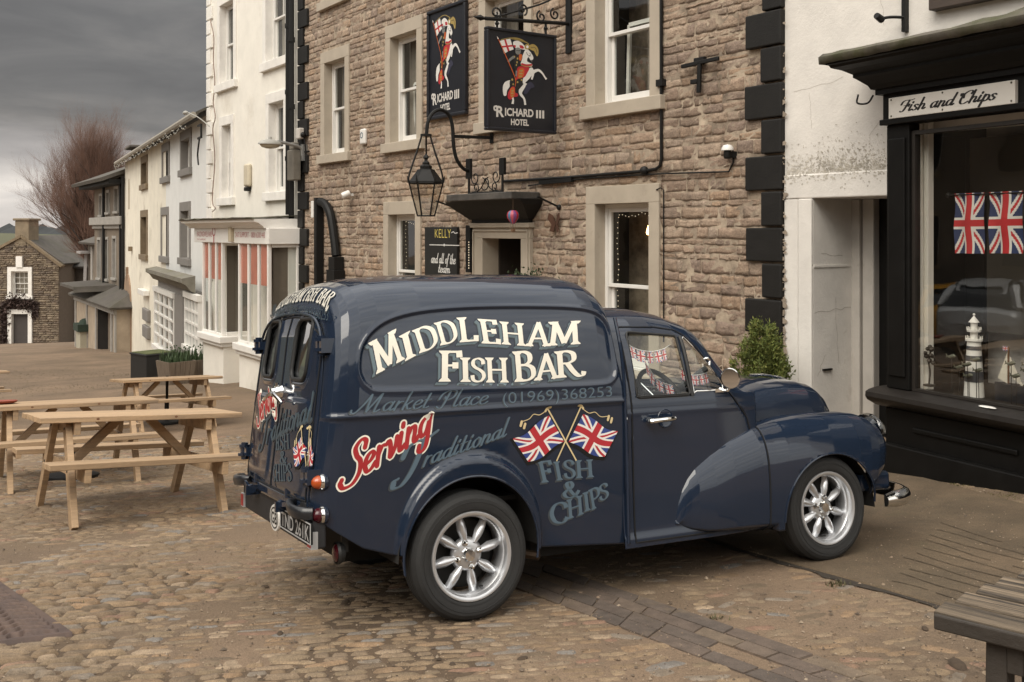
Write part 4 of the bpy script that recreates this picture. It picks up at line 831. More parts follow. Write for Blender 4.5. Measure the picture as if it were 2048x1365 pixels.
# shopfront of two canted bays under one cornice
BO = -.62; M_SF = pm('white_shop_paint', (.80, .775, .73), .4, var=.07, scale=4, bump=.06)
bx0, zb_f0 = HF.hit(404, 487, BO); bx1, _ = HF.hit(444, 460, BO); cx0, _ = HF.hit(476, 460, BO); cx1, _ = HF.hit(536, 460, BO)
zfh = HF.hit(470, 487, BO)[1]; zft = HF.hit(470, 457, BO)[1]; zcor = HF.hit(470, 440, BO-.15)[1]; zbs = HF.hit(410, 664, BO)[1]; zbs2 = HF.hit(482, 686, BO)[1]
zbb = min(zbs, zbs2)
sf = MB(); xa0 = HF.hit(390, 457, BO)[0]; xa1 = min(RWX1-.02, HF.hit(575, 457, BO)[0]+.8)
sf.box(xa0, cx1+.1, BO-.02, .0, zfh, zft); sf.add([(cx1+.1, BO-.02, zfh), (RWX1-.05, -.02, zfh), (RWX1-.05, -.02, zft), (cx1+.1, BO-.02, zft)], [(0, 1, 2, 3)]); shopf = sf.build('shopfront', M_SF, rw, bevel=.01)
m = MB(); pr = [(0, 0), (-.06, .0), (-.08, .05), (-.14, .1), (-.16, .13), (-.24, .16), (-.25, .22), (0, .24)]; hs_ = (zcor-zft)/.22
m.prism([(BO+a, zft+b*hs_) for a, b in pr[:-1]]+[(-.01, zft+.24*hs_), (-.01, zft)], lambda a, b, t: (t, a, b), xa0-.22, RWX1-.03)
m.build('shop_cornice', M_SF, shopf)
m = MB(); n = 30; rows = []
for x in np.linspace(xa0-.27, RWX1-.03, n): e = .008*rng.standard_normal(3); rows.append([(x, BO-.275, zcor-.0), (x, BO-.28, zcor+.03+e[0]), (x, BO+.1, zcor+.045+e[1]), (x, -.02, zcor+.07+e[2])])
m.grid(rows, flip=True); m.build('lead_roof', M_LEAD, shopf, True, 30, solid=.02)
def bay(x0, x1, zb):
    """front with three lights, right return with one"""
    m = MB(); yb = BO; w_ = .06
    for x in (x0, x1-w_): m.box(x, x+w_, yb, yb+.07, zb, zfh)
    for i in (1, 2): xx = x0+(x1-x0)*i/3; m.box(xx-.03, xx+.03, yb+.005, yb+.06, zb, zfh)
    m.box(x1+.0, x1+.06, -.09, 0, zb, zfh); m.box(x1-.0, x1+.05, yb+.07, -.09, zb, zb+.08); m.box(x1-.0, x1+.05, yb+.07, -.09, zfh-.06, zfh); m.box(x0+w_, x1-w_, yb+.005, yb+.06, zb, zb+.05)
    f = m.build('bay_frame', M_SF, shopf, bevel=.008)
    m = MB(); m.box(x0-.06, x1+.12, yb-.1, .0, zb-.14, zb-.0); m.box(x0-.02, x1+.07, yb-.05, .0, zb-.22, zb-.14); m.build('sill', M_SF, f, bevel=.02, seg=3)
    m = MB(); gx_ = HF.ground(x0, yb)-.5; m.box(x0+.02, x1+.03, yb+.02, .0, gx_, zb-.22); m.build('stallriser', M_CREAMWALL, f)
    m = MB(); m.add([(x0+.05, yb+.035, zb+.04), (x1-.05, yb+.035, zb+.04), (x1-.05, yb+.035, zfh), (x0+.05, yb+.035, zfh)], [(0, 1, 2, 3)]); m.add([(x1+.02, yb+.07, zb+.08), (x1+.02, -.08, zb+.08), (x1+.02, -.08, zfh-.05), (x1+.02, yb+.07, zfh-.05)], [(0, 1, 2, 3)]); m.build('pane', G_WIN, f)
    m = MB(); zp = zfh-(zfh-zb)*.40
    for i in range(3): xx0 = x0+(x1-x0)*i/3+.06; xx1 = x0+(x1-x0)*(i+1)/3-.04; m.box(xx0, xx1, yb+.045, yb+.05, zp, zfh)
    m.build('red_poster', pm('orange_red_poster', (.66, .22, .15), .6, var=.25, scale=2.5, bump=0), f)
    m = MB(); m.box(x0+.05, x1-.02, -.03, -.01, zb, zfh); m.build('back_panel', pm('bay_backing', (.15, .125, .10), .8, var=.5, scale=2.5, bump=0), f)
    m = MB(); m.box(x1-.06, x1-.05, yb+.12, -.04, zb, zfh); m.build('blind', pm('brown_blind', (.155, .125, .1), .8, var=.1, bump=0), f)
bay(bx0, bx1, zbs); bay(cx0, cx1, zbs2)
m = MB(); xd = HF.hit(575, 460, -.2)[0]; m.box(RWX1-.32, RWX1-.02, -.22, 0, HF.ground(RWX1)-.3, zfh); m.build('corner_post', M_SF, shopf, bevel=.01)
m = MB(); xx, _ = HF.hit(462, 468, BO-.06); m.box(xx-.07, xx+.07, BO-.1, BO-.02, zfh+.03, zft+.02); m.build('fascia_bracket', pm('aged_cream_box', (.5, .43, .31), .6, bump=.1), shopf, bevel=.01)
# drainpipes between the two houses
m = MB(); x, _ = HF.hit(584, 200)
m.tube([(x, -.08, HF.hit(584, 430)[1]), (x, -.08, RH)], .05, 8); m.tube([(x+.22, -.1, gR+.3), (x+.22, -.1, RH)], .055, 8)
for z in np.arange(gR+1, RH, 1.25): m.tube([(x+.22, -.1, z), (x+.22, -.1, z+.09)], .07, 8); m.tube([(x, -.08, z+.3), (x, -.08, z+.38)], .063, 8)
o = m.build('drain_pipe', M_IRON, rw, True)
# alarm bell
o = hroot('alarm_bell', 'cream alarm box with a dark lamp on the cream house between its windows', 'alarm box'); x, z = HF.hit(500, 353)
m = MB(); m.box(x-.14, x+.14, -.1, 0, z-.22, z+.26); m.build('case', pm('alarm_cream', (.6, .53, .4), .5, bump=.05), o, bevel=.07, seg=4); m = MB(); m.box(x-.08, x+.08, -.11, -.0, z-.31, z-.225); m.build('lamp', M_IRON, o, bevel=.02)
# street lamp on the hotel corner
o = hroot('street_lamp', 'grey street lamp on a curved arm fixed to the corner by the black drainpipe', 'street lamp')
x, z = HF.hit(603, 300, -.1); yl = HF.off(540, x); yl2 = HF.off(520, x)
m = MB(); zc_ = HF.zat(287, x, yl)
m.tube(catmull([(x, -.08, z-.12), (x, -.12, HF.zat(296, x, -.12)), (x, -.35, HF.zat(288, x, -.35)), (x, yl*.8, HF.zat(284, x, yl*.8))], 6), .03, 8); m.beam((x, -.05, z-.2), (x, -.05, z+.1), .1, .09); m.build('arm', pm('galvanised_steel', (.33, .33, .32), .45, .6, var=.15, bump=.05), o, True)
m = MB(); rr_ = abs(yl2-yl)*1.05; T = Matrix.Translation((x, yl, zc_)) @ Matrix.Diagonal((.62, 1.15, 1, 1)); m.lathe([(0, .075), (rr_*.35, .07), (rr_*.8, .035), (rr_, -.005), (rr_, -.02), (rr_*.9, -.022)], 16, T); m.lathe([(0, .12), (.03, .115), (.035, .07)], 8, Matrix.Translation((x, yl, zc_))); m.build('lamp_head', pm('lamp_grey', (.38, .37, .34), .5, bump=.05), o, True, 50)
m = MB(); m.lathe([(rr_*.88, -.02), (rr_*.7, -.07), (rr_*.3, -.095), (0, -.1)], 16, T); m.build('lamp_bowl', pm('lamp_plastic', (.42, .37, .28), .2, bump=0), o, True)
o = hroot('junction_box', 'weathered grey metal box on the drainpipes under the street lamp', 'junction box'); x, z = HF.hit(592, 331, -.15)
m = MB(); m.box(x-.17, x+.12, -.26, -.1, z-.28, z+.28); m.box(x-.12, x+.08, -.24, -.12, z+.28, z+.42); m.build('case', pm('weathered_grey', (.16, .145, .12), .7, var=.3, bump=.2), o, bevel=.02)
# ============================================================= terrace further down
p_rw = HF.w(RWX0, 0, 0); TD = np.array((-.502, 1.)); pt_end = on_line((p_rw.x, p_rw.y), TD, 250); TF = frame2(pt_end, (p_rw.x, p_rw.y)); TL = TF.hit(250, 460)[0]
xsplit = TF.hit(332, 300)[0]; zg = TF.ground(TL)-.8; TH = TF.hit(412, 222, -.1)[1]; TH2 = TF.hit(262, 318, -.1)[1]; TH = (TH+TH2)/2
gb = TF.root('pale_blue_house'); tag(gb, 'pale blue rendered terrace house with grey window surrounds and a grey shopfront below', 'building')
cb = TF.root('cream_terrace_house'); tag(cb, 'cream rendered terrace house with brown stone window surrounds and a small arched door', 'building')
M_PB = pm('pale_blue_render', (.72, .72, .70), .8, var=.08, scale=2, bump=.2, bscale=20, stain=((.45, .43, .4), .8, .6, .8)); M_CW2 = pm('aged_cream_render', (.75, .70, .59), .85, var=.16, scale=1.6, bump=.35, bscale=18, stain=((.36, .3, .22), .7, .56, .78))
M_GREY = pm('grey_paint', (.215, .20, .185), .65, var=.15, scale=4, bump=.15); M_BRST = pm('brown_weathered_stone', (.20, .15, .095), .9, var=.35, scale=5, bump=.4)
def trect(pxl, pyt, pxr, pyb): xl, zt = TF.hit(pxl, pyt); xr, _ = TF.hit(pxr, 460); zb = TF.hit(pxl, pyb)[1]; return (xl, xr, zb, zt)
gw = [trect(362, 266, 384, 357), trect(325, 290, 340, 370), trect(361, 405, 382, 530), trect(323, 415, 338, 525)]; cw = [trect(283, 315, 296, 383), trect(282, 421, 296, 520)]
gw = [(a+.2, b-.2, c+.2, d-.25) for a, b, c, d in gw]; cw = [(a+.22, b-.22, c+.2, d-.25) for a, b, c, d in cw]
rec = lambda ws: [(a-.19, b+.19, c-.1, d+.24) for a, b, c, d in ws]
m = MB(); panel(m, xsplit, 0, zg, TH, rec(gw)); m.box(xsplit, 0, .8, .9, zg, TH); m.build('wall', M_PB, gb)
ax, az = TF.hit(264, 500); m = MB(); dx0, dzt_ = TF.hit(251, 604); dx1, _ = TF.hit(262, 604); dg = TF.ground(dx0)
panel(m, TL, xsplit, zg, TH, rec(cw)+[(dx0, dx1, dg-.3, dzt_-.1)]); m.box(TL, xsplit, .8, .9, zg, TH); m.box(TL-.01, TL, 0, .9, zg, TH); m.build('wall', M_CW2, cb)
for (a, b, c, d) in gw: sash(gb, a, b, c, d, rev=.2, jamb=.19, lint=.24, sill=.18, msur=M_GREY, curtain=[(0, 1.)], bars=(1, 1), fw=.05)
for (a, b, c, d) in cw: sash(cb, a, b, c, d, rev=.2, jamb=.19, lint=.24, sill=.18, msur=M_BRST, mfr=M_BRST, curtain=None, bars=(1, 1), fw=.05)
def gutter_roof(parent, F, x0, x1, zt, rise=2.6, depth=4.5):
    m = MB(); n = 24; rows = []
    for x in np.linspace(x0, x1, n): rows.append([(x, -.28, zt-.02), (x, -.27, zt+.05), (x, 1.5, zt+.05+rise*.36), (x, depth, zt+.05+rise)])
    m.grid(rows, flip=True); r = m.build('roof', M_SLATE, parent, solid=.06)
    m = MB(); m.tube([(x0, -.33, zt-.03), (x1, -.33, zt-.03)], .075, 8); m.build('gutter', pm('gutter_grey', (.33, .30, .25), .6, var=.2, bump=.1), parent, True)
gutter_roof(gb, TF, xsplit, 0.05, TH); gutter_roof(cb, TF, TL-.15, xsplit, TH)
m = MB(); m.box(TL+.2, TL+1.5, .2, 1.2, TH, TH+.5); m.box(TL+.0, TL+1.7, .0, 1.4, TH+.5, TH+.6); m.build('chimney', M_SLATE, cb, bevel=.03)
# arched door of the cream house, blind niche
m = MB(); mid = (dx0+dx1)/2; hw_ = (dx1-dx0)/2; m.box(dx0-.25, dx0, -.05, .1, dg-.2, dzt_-.1); m.box(dx1, dx1+.25, -.05, .1, dg-.2, dzt_-.1)
ar = [(mid+(hw_+.25)*cos(t), dzt_-.1+(hw_+.25)*sin(t)) for t in np.linspace(0, pi, 13)]+[(mid+hw_*cos(t), dzt_-.1+hw_*.6*sin(t)) for t in np.linspace(pi, 0, 13)]
m.prism(ar, lambda a, b, t: (a, t, b), -.05, .1); m.box(mid-.12, mid+.12, -.08, .02, dzt_+hw_*.9, dzt_+hw_*.9+.5)
dd = m.build('arched_door', pm('pinkish_stone', (.30, .20, .13), .9, var=.3, scale=4, bump=.3), cb)
m = MB(); m.box(dx0, dx1, .12, .18, dg-.2, dzt_+hw_); m.build('door_leaf', pm('door_brown', (.10, .05, .035), .7, var=.3, bump=.2), dd)
m = MB(); m.box(ax-.2, ax+.2, -.12, 0, az-.05, az+.12); m.build('wall_ledge', M_BRST, cb)
m = MB(); nx, nz_ = TF.hit(258, 372); m.prism([(nx-.28, nz_-.9)]+[(nx+.28*cos(t), nz_+.28*sin(t)) for t in np.linspace(pi, 0, 9)]+[(nx+.28, nz_-.9)], lambda a, b, t: (a, t, b), -.006, .006); m.build('blind_niche', pm('niche_stone', (.42, .36, .27), .9, var=.2, bump=.3), cb)
for py in (631, 665):
    x, z = TF.hit(298, py); m = MB(); m.box(x-.9, x+.45, -.12, 0, z-.2, z+.2); m.build('window_shelf', M_BRST if py > 700 else M_GREY, cb, bevel=.03)
x, z = TF.hit(293, 585); m = MB(); m.box(x-.8, x+.8, -.2, 0, z-.08, z+.1); m.build('white_hood', M_SF, cb, bevel=.02)
# grey shopfront of the pale blue house
go = -.25; sx0, szt = TF.hit(316, 537, go); sx1 = -.3; zc1_ = TF.hit(318, 537, go)[1]; zc0_ = TF.hit(320, 575, go)[1]; gfl = TF.ground((sx0+sx1)/2)-.5
m = MB(); pr = [(0, 0), (-.1, .04), (-.2, .18), (-.3, .24), (-.3, .34), (0, .4)]
m.prism([(go+a, zc1_-.36+b) for a, b in pr], lambda a, b, t: (t, a, b), sx0-.35, sx1+.1); shf = m.build('shop_cornice', pm('mossy_grey_wood', (.2, .185, .15), .8, var=.3, scale=4, bump=.3, stain=((.13, .12, .05), 1.5, .5, .7)), gb)
m = MB(); m.box(sx0, sx1, go, 0, zc0_, zc1_-.36); xm0, xm1 = TF.hit(347, 600, go)[0], TF.hit(368, 600, go)[0]; m.box(xm0, xm1, go-.03, 0, gfl, zc0_); m.build('shop_fascia', M_GREY, gb)
def smallpane(x0, x1, z0, z1, nx_, nz2, parent, y):
    m = MB(); m.box(x0-.08, x0, y, y+.1, z0, z1); m.box(x1, x1+.08, y, y+.1, z0, z1); m.box(x0-.1, x1+.1, y-.03, y+.1, z1, z1+.14); m.box(x0-.12, x1+.12, y-.06, y+.1, z0-.12, z0)
    for i in range(1, nx_): xx = x0+(x1-x0)*i/nx_; m.box(xx-.03, xx+.03, y+.01, y+.07, z0, z1)
    for j in range(1, nz2): zz = z0+(z1-z0)*j/nz2; m.box(x0, x1, y+.012, y+.068, zz-.025, zz+.025)
    f = m.build('window', M_SF, parent); m = MB(); m.add([(x0, y+.05, z0), (x1, y+.05, z0), (x1, y+.05, z1), (x0, y+.05, z1)], [(0, 1, 2, 3)]); m.build('pane', G_WIN, f)
    m = MB(); m.box(x0-.05, x1+.05, y+.2, y+.22, z0-.1, z1); m.build('net_curtain', pm('net_curtain', (.30, .29, .28), .8, var=.5, scale=4, bump=0), f)
y_ = go-.05
a0, a1 = TF.hit(308, 640, y_)[0], TF.hit(346, 640, y_)[0]; smallpane(a0, a1, TF.hit(312, 690, y_)[1], TF.hit(312, 583, y_)[1], 4, 5, gb, y_)
b0, b1 = TF.hit(369, 640, y_)[0], TF.hit(395, 640, y_)[0]; smallpane(b0, b1, TF.hit(372, 690, y_)[1], TF.hit(372, 595, y_)[1], 4, 4, gb, y_)
# fairy lights along the gutter, floodlight at the corner
m = MB(); mw = MB(); r2 = random.Random(9); pts = []
x = TL+.3
while x < -.4:
    pts.append((x, -.42, TH-.12-.14*abs(sin(x*2.4))-r2.uniform(0, .05))); x += .09
mw.tube(pts, .012, 4)
for p in pts[::2]: m.sphere(p, .024, 3)
o = mw.build('eaves_light_string', M_IRON, None, loc=(*TF.o, 0), rot=(0, 0, TF.rz)); m.build('bulbs', pm('clear_bulbs', (.42, .39, .33), .2, bump=0), o); tag(o, 'string of pale unlit bulbs hung under the gutter of the terrace', 'light string')
o = TF.root('flood_lamp'); tag(o, 'white lamp and black bracket at the top corner of the pale blue house', 'flood lamp'); x, z = TF.hit(399, 262, -.3)
m = MB(); m.beam((x-.2, -.3, z+.12), (x+.25, -.3, z+.12), .04, .04); m.beam((x-.2, -.3, z-.16), (x+.25, -.3, z-.16), .04, .04); m.beam((x+.22, -.3, z-.16), (x+.22, -.3, z+.12), .04, .04); m.tube(catmull([(x, -.3, z-.16), (x-.25, -.3, z-.5), (x-.15, -.3, z-.75)], 4), .02, 5); m.build('bracket', M_IRON, o)
m = MB(); m.tube(catmull([(x+.1, -.1, z+.1), (x-.1, -.3, z+.3), (x-.25, -.5, z+.42)], 5), .012, 6); m.sphere((x-.33, -.55, z+.42), .08, 5, (1.5, .8, .6)); m.build('lamp', pm('lamp_grey', (.38, .37, .34)), o, True)
# thin cable running down the toothed quoins
m = MB(); P = [HF.hit(*p, -.1) for p in ((418, 40), (425, 75), (424, 120), (427, 165), (424, 205), (428, 235), (423, 260), (427, 320), (422, 400), (428, 417), (422, 424))]
m.tube([(a, -.07, b) for a, b in catmull(P, 4)], .012, 4); m.build('cable', pm('pinkish_cable', (.25, .17, .14), .7, bump=0), rw)
# ============================================================= dark stone house with porch
dpt = on_line(pt_end, np.array((-.62, 1.)), 189); DF = frame2(dpt, pt_end); DL = DF.hit(189, 460)[0]
dh = DF.root('dark_stone_house'); tag(dh, 'tall sooty stone house with slim pale windows, string course and overhanging eaves', 'building')
M_SOOT = pm('sooty_ashlar', (.195, .155, .115), .9, var=.35, scale=2, bump=.3, bscale=12, stain=((.065, .057, .05), .5, .45, .66)); M_PALE = pm('pale_weathered_trim', (.32, .30, .27), .8, var=.25, scale=4, bump=.2)
DH = DF.hit(215, 362)[1]; dz0 = DF.ground(DL)-1
def drect(pxl, pyt, pxr, pyb): xl, zt = DF.hit(pxl, pyt); xr, _ = DF.hit(pxr, 460); zb = DF.hit(pxl, pyb)[1]; return (xl, xr, zb, zt)
dw = [drect(199, 388, 205, 435), drect(213, 381, 220, 430), drect(229, 373, 238, 428), drect(195, 475, 202, 560), drect(210, 474, 217, 562), drect(225, 472, 233, 560)]
dw = [(a+.1, b-.1, c+.1, d-.12) for a, b, c, d in dw]
m = MB(); panel(m, DL, -.01, dz0, DH, [(a-.09, b+.09, c-.05, d+.11) for a, b, c, d in dw]); m.box(DL, -.01, .8, .9, dz0, DH); m.box(DL-.01, DL, 0, 6, dz0, DH); m.build('wall', M_SOOT, dh)
for (a, b, c, d) in dw: sash(dh, a, b, c, d, rev=.18, jamb=.1, lint=.12, sill=.1, msur=M_PALE, mfr=M_PALE, bars=(0, 0), fw=.06, curtain=[(0, 1)])
zsc = DF.hit(218, 444)[1]; m = MB(); m.box(DL-.15, -.02, -.22, .0, zsc-.14, zsc+.2); m.box(DL-.06, -.02, -.1, .0, zsc-.3, zsc-.14); m.build('string_course', M_PALE, dh, bevel=.03)
m = MB(); m.add([(DL-.6, -.9, DH-.05), (0, -.9, DH-.05), (0, 4, DH+1.9), (DL+1.5, 4, DH+1.9)], [(0, 1, 2, 3)]); m.add([(DL-.6, -.9, DH-.05), (DL+1.5, 4, DH+1.9), (DL-.6, 6, DH-.05)], [(0, 1, 2)]); m.build('roof', M_SLATE, dh, solid=.14)
m = MB(); m.box(DL-.4, -.02, -.6, -.02, DH-.28, DH-.1); m.build('eaves_board', M_BLACK, dh)
m = MB()
for px in (207, 241, 246): x, _ = DF.hit(px, 460, -.1); m.tube([(x, -.1, dz0), (x, -.1, DH)], .06, 6)
m.build('drain_pipe', M_IRON, dh)
# lower wing set behind, with the small slate awning
wx0 = DF.hit(176, 460, .6)[0]; zwt = DF.hit(183, 485, .6)[1]
wg = DF.root('low_stone_wing'); tag(wg, 'lower stone wing with a slate awning beside the porch of the sooty house', 'building')
m = MB(); m.box(wx0, DL-.02, .6, 5, dz0, zwt); m.build('wall', M_SOOT, wg); m = MB(); m.add([(wx0-.5, .2, zwt), (DL-.02, .2, zwt), (DL-.02, 4, zwt+1.4), (wx0-.5, 4, zwt+1.4)], [(0, 1, 2, 3)]); m.build('roof', M_SLATE, wg, solid=.1)
x0_, z0_ = DF.hit(183, 494, .6); m = MB(); m.box(x0_, x0_+.5, .55, .6, DF.hit(183, 560, .6)[1], z0_); m.build('window', M_PALE, wg)
az1 = DF.hit(195, 565, 0)[1]; az0 = DF.hit(150, 583, -1.6)[1]; axl = DF.hit(147, 583, -1.5)[0]
m = MB(); m.add([(axl, -1.5, az0), (DL+.4, -1.5, az0), (DL+.4, .55, az1), (axl+1.4, .55, az1)], [(0, 1, 2, 3)]); m.add([(axl, -1.5, az0), (axl+1.4, .55, az1), (axl, .55, az0)], [(0, 1, 2)]); m.build('awning', M_SLATE, wg, solid=.12)
m = MB(); xl_, zl_ = DF.hit(163, 515, .3)
for k in range(5): m.tube([(xl_+.16*k, .4, az1-.5), (xl_+.1+.15*k, .45, zl_+.2)], .035, 5)
m.box(xl_-.25, xl_+1.0, .1, .6, zl_+.2, zl_+.32); m.build('balcony_rail', pm('silvery_wood', (.3, .28, .27), .7, bump=.1), wg)
po = -.75; px0_ = DF.hit(152, 620, po)[0]; px1_ = DF.hit(233, 620, po)[0]; pzt = DF.hit(190, 600, po)[1]; pg = DF.ground((px0_+px1_)/2, po)-.4
pc = DF.root('porch'); tag(pc, 'stone porch with hipped slate roof and dark open doorway below the sooty house', 'porch')
d0 = DF.hit(195, 620, po)[0]; d1 = DF.hit(224, 620, po)[0]; dzt2 = DF.hit(200, 612, po)[1]
M_PORCH = pm('warm_porch_stone', (.36, .29, .215), .85, var=.25, scale=2.5, bump=.3)
m = MB(); panel(m, px0_, px1_, pg, pzt, [(d0, d1, pg, dzt2)], po); m.add([(px1_, po, pg), (px1_, 0, pg), (px1_, 0, pzt), (px1_, po, pzt)], [(0, 1, 2, 3)]); m.add([(px0_, po, pg), (px0_, 0, pg), (px0_, 0, pzt), (px0_, po, pzt)], [(0, 1, 2, 3)]); m.build('wall', M_PORCH, pc)
m = MB()
for x in (px0_, px0_+(d0-px0_)*.55, d0-.25, d1, px1_-.2): m.box(x, x+.22, po-.06, po, pg, pzt-.1)
m.box(px0_-.05, px1_+.05, po-.1, po, pzt-.28, pzt); m.build('pilasters', M_PALE, pc)
m = MB(); m.box(d0+.35, d1, po+.3, po+.36, pg, dzt2); m.build('door_leaf', pm('old_door_beige', (.2, .16, .12), .8, bump=.1), pc); m = MB(); room(m, d0, d0+.6, pg, dzt2, po+.01, po+.9); m.build('hall_interior', M_DARK, pc)
m = MB(); zr = DF.hit(210, 566, 0)[1]; m.add([(px0_-.3, po-.3, pzt), (px1_+.25, po-.3, pzt), (px1_-.5, 0, zr), (px0_+1.2, 0, zr), (px0_-.3, 0, pzt), (px1_+.25, 0, pzt)], [(0, 1, 2, 3), (0, 3, 4), (1, 5, 2)]); m.build('roof', M_SLATE, pc, solid=.1)
# ============================================================= cottage at the end of the square
CF = Frame((on_line((0, 63), (1, 0), 118)[0], 63.), radians(-3))
cot = CF.root('stone_cottage'); tag(cot, 'rubble stone cottage with a coped gable, square chimney and white framed window and door', 'building')
cxL = CF.hit(-62, 600)[0]; czE = CF.hit(118, 530)[1]; czA = CF.hit(45, 474)[1]; cxA = CF.hit(43, 600)[0]; cg = CF.ground(cxA)-1
M_RUB = pm('rubble_stone', (.2, .155, .11), .9, var=.35, scale=1.5, bump=.6, bscale=6, bdist=.05, island=[(.2, .155, .11), (.235, .185, .13), (.16, .12, .088), (.21, .16, .115), (.185, .145, .105), (.26, .205, .145), (.145, .112, .085)])
cwn = (CF.hit(24, 541)[0], CF.hit(58, 541)[0], CF.hit(24, 592)[1], CF.hit(24, 543)[1]); cdr = (CF.hit(25, 628)[0], CF.hit(58, 628)[0], CF.hit(25, 688)[1]-.2, CF.hit(25, 628)[1])
m = MB(); panel(m, cxL, 0, cg, czE, [cwn, cdr]); m.add([(cxL, 0, czE), (0, 0, czE), (cxA, 0, czA)], [(0, 1, 2)]); m.box(-.02, 0, .02, 9, cg, czE); m.build('mortar_bed', pm('dark_mortar', (.13, .10, .075), .95, bump=.3), cot)
# stones of the gable, row by row inside the outline
holes_g = [(cwn[0]-.3, cwn[1]+.3, cwn[2]-.22, cwn[3]+.32), (cdr[0]-.27, cdr[1]+.27, cdr[2], cdr[3]+.3)]; zz = czE; step = .3
while zz < czA: f = (zz+step-czE)/(czA-czE); holes_g += [(cxL-1, cxL+(cxA-cxL)*min(1, f), zz-.02, zz+step+.02), ((cxA)*min(1, f)*1.0, 1, zz-.02, zz+step+.02)]; zz += step
stones('stone_facing', M_RUB, cot, cxL, 0, cg+.5, czA, holes_g, .13, (.15, .6), .04, .03, seed=8)
m = MB()
for (xa_, za_, xb2, zb2) in ((cxL-.2, czE-.1, cxA, czA), (0.2, czE-.1, cxA, czA)): m.beam((xa_, .1, za_), (xb2, .1, zb2+.05), .45, .16)
m.build('gable_coping', M_BRST, cot)
m = MB(); a, zt_ = CF.hit(27, 437); b, _ = CF.hit(61, 437); m.box(a+.1, b-.1, -.02, 1.2, czA-.6, zt_-.15); m.box(a, b, -.12, 1.3, zt_-.15, zt_); m.build('chimney', pm('chimney_stone', (.235, .185, .125), .9, var=.3, scale=2, bump=.4), cot, bevel=.04)
m = MB(); m.add([(cxL-.2, .15, czE), (cxA, .15, czA), (cxA, 9, czA), (cxL-.2, 9, czE)], [(0, 1, 2, 3)]); m.add([(.2, .15, czE), (cxA, .15, czA), (cxA, 9, czA), (.2, 9, czE)], [(0, 1, 2, 3)]); m.build('roof', M_SLATE, cot, solid=.1)
sash(cot, *cwn, rev=.2, jamb=.24, lint=.26, sill=.2, proud=.13, msur=M_WQ, bars=(2, 1), fw=.06, curtain=[(0, 1)])
m = MB(); a, b, c, d = cdr; m.box(a-.25, a, -.15, .2, c, d); m.box(b, b+.25, -.15, .2, c, d); m.box(a-.25, b+.25, -.15, .2, d, d+.28); dd = m.build('door', M_WQ, cot); m = MB(); m.box(a, b, .12, .2, c, d); m.build('door_leaf', pm('door_grey_brown', (.06, .05, .045), .7, var=.2, bump=.1), dd)
m = MB(); x, z = CF.hit(41, 524); m.box(x-.2, x+.2, -.2, 0, z-.35, z+.35); m.build('wall_lamp', M_SF, cot)
# dark side range with the steep roof
rg = CF.root('cottage_range'); tag(rg, 'long low dark range with a steep mossy slate roof behind the stone cottage', 'building')
rx1 = CF.hit(178, 600, 2.)[0]; rz1 = CF.hit(150, 530, 2.)[1]; rzr = CF.hit(100, 478, 5.)[1]
m = MB(); m.box(.0, rx1, 2., 7, cg, rz1); m.build('wall', pm('ivy_dark_stone', (.055, .043, .033), .9, var=.5, scale=1.5, bump=.8, bscale=8, bdist=.06, stain=((.13, .1, .075), .7, .55, .7)), rg); m = MB(); m.add([(-1.5, 1.7, rz1-.1), (rx1, 1.7, rz1-.1), (rx1, 5.5, rzr), (-3., 5.5, rzr)], [(0, 1, 2, 3)]); m.build('roof', pm('mossy_slate', (.062, .056, .05), .8, var=.35, scale=2, bump=.5, bscale=12, bdist=.04, stain=((.05, .052, .03), .5, .5, .65)), rg, solid=.15)
# climbing plant on the cottage
def leafy(name, mat, pts, parent=None, size=.1, n=40, spread=.3, loc=None, rot=None, seed=1, flat=.6):
    m = MB(); r2 = random.Random(seed)
    for (x, y, z, s) in pts:
        for _ in range(n):
            c = Vector((x+r2.gauss(0, spread*s), y+r2.gauss(0, spread*s*flat), z+r2.gauss(0, spread*s))); a = Vector((r2.gauss(0, 1), r2.gauss(0, 1), r2.gauss(0, 1))).normalized(); b = a.cross(Vector((r2.gauss(0, 1), r2.gauss(0, 1), r2.gauss(0, 1)))).normalized(); q = size*r2.uniform(.5, 1.3)
            m.add([c-a*q-b*q*.1, c-b*q*.5, c+a*q, c+b*q*.5], [(0, 1, 2, 3)])
    return m.build(name, mat, parent, loc=loc, rot=rot)
x0_, z0_ = CF.hit(12, 605); pts = [(CF.hit(14+i*3.6, 600)[0], -.15, CF.hit(30, 612-9*sin(pi*i/14))[1], 1) for i in range(15)]+[(CF.hit(10, 600)[0], -.1, CF.hit(10, 612+k*5)[1], .7) for k in range(16)]+[(CF.hit(71, 600)[0], -.1, CF.hit(70, 610+k*5)[1], .5) for k in range(5)]
o = leafy('climbing_plant', pm('dark_red_brown_leaf', (.055, .032, .026), .8, var=.5, scale=2, bump=0), pts, None, .1, 70, .24, (*CF.o, 0), (0, 0, CF.rz)); tag(o, 'dark brown climbing plant over the white cottage door', 'climbing plant')
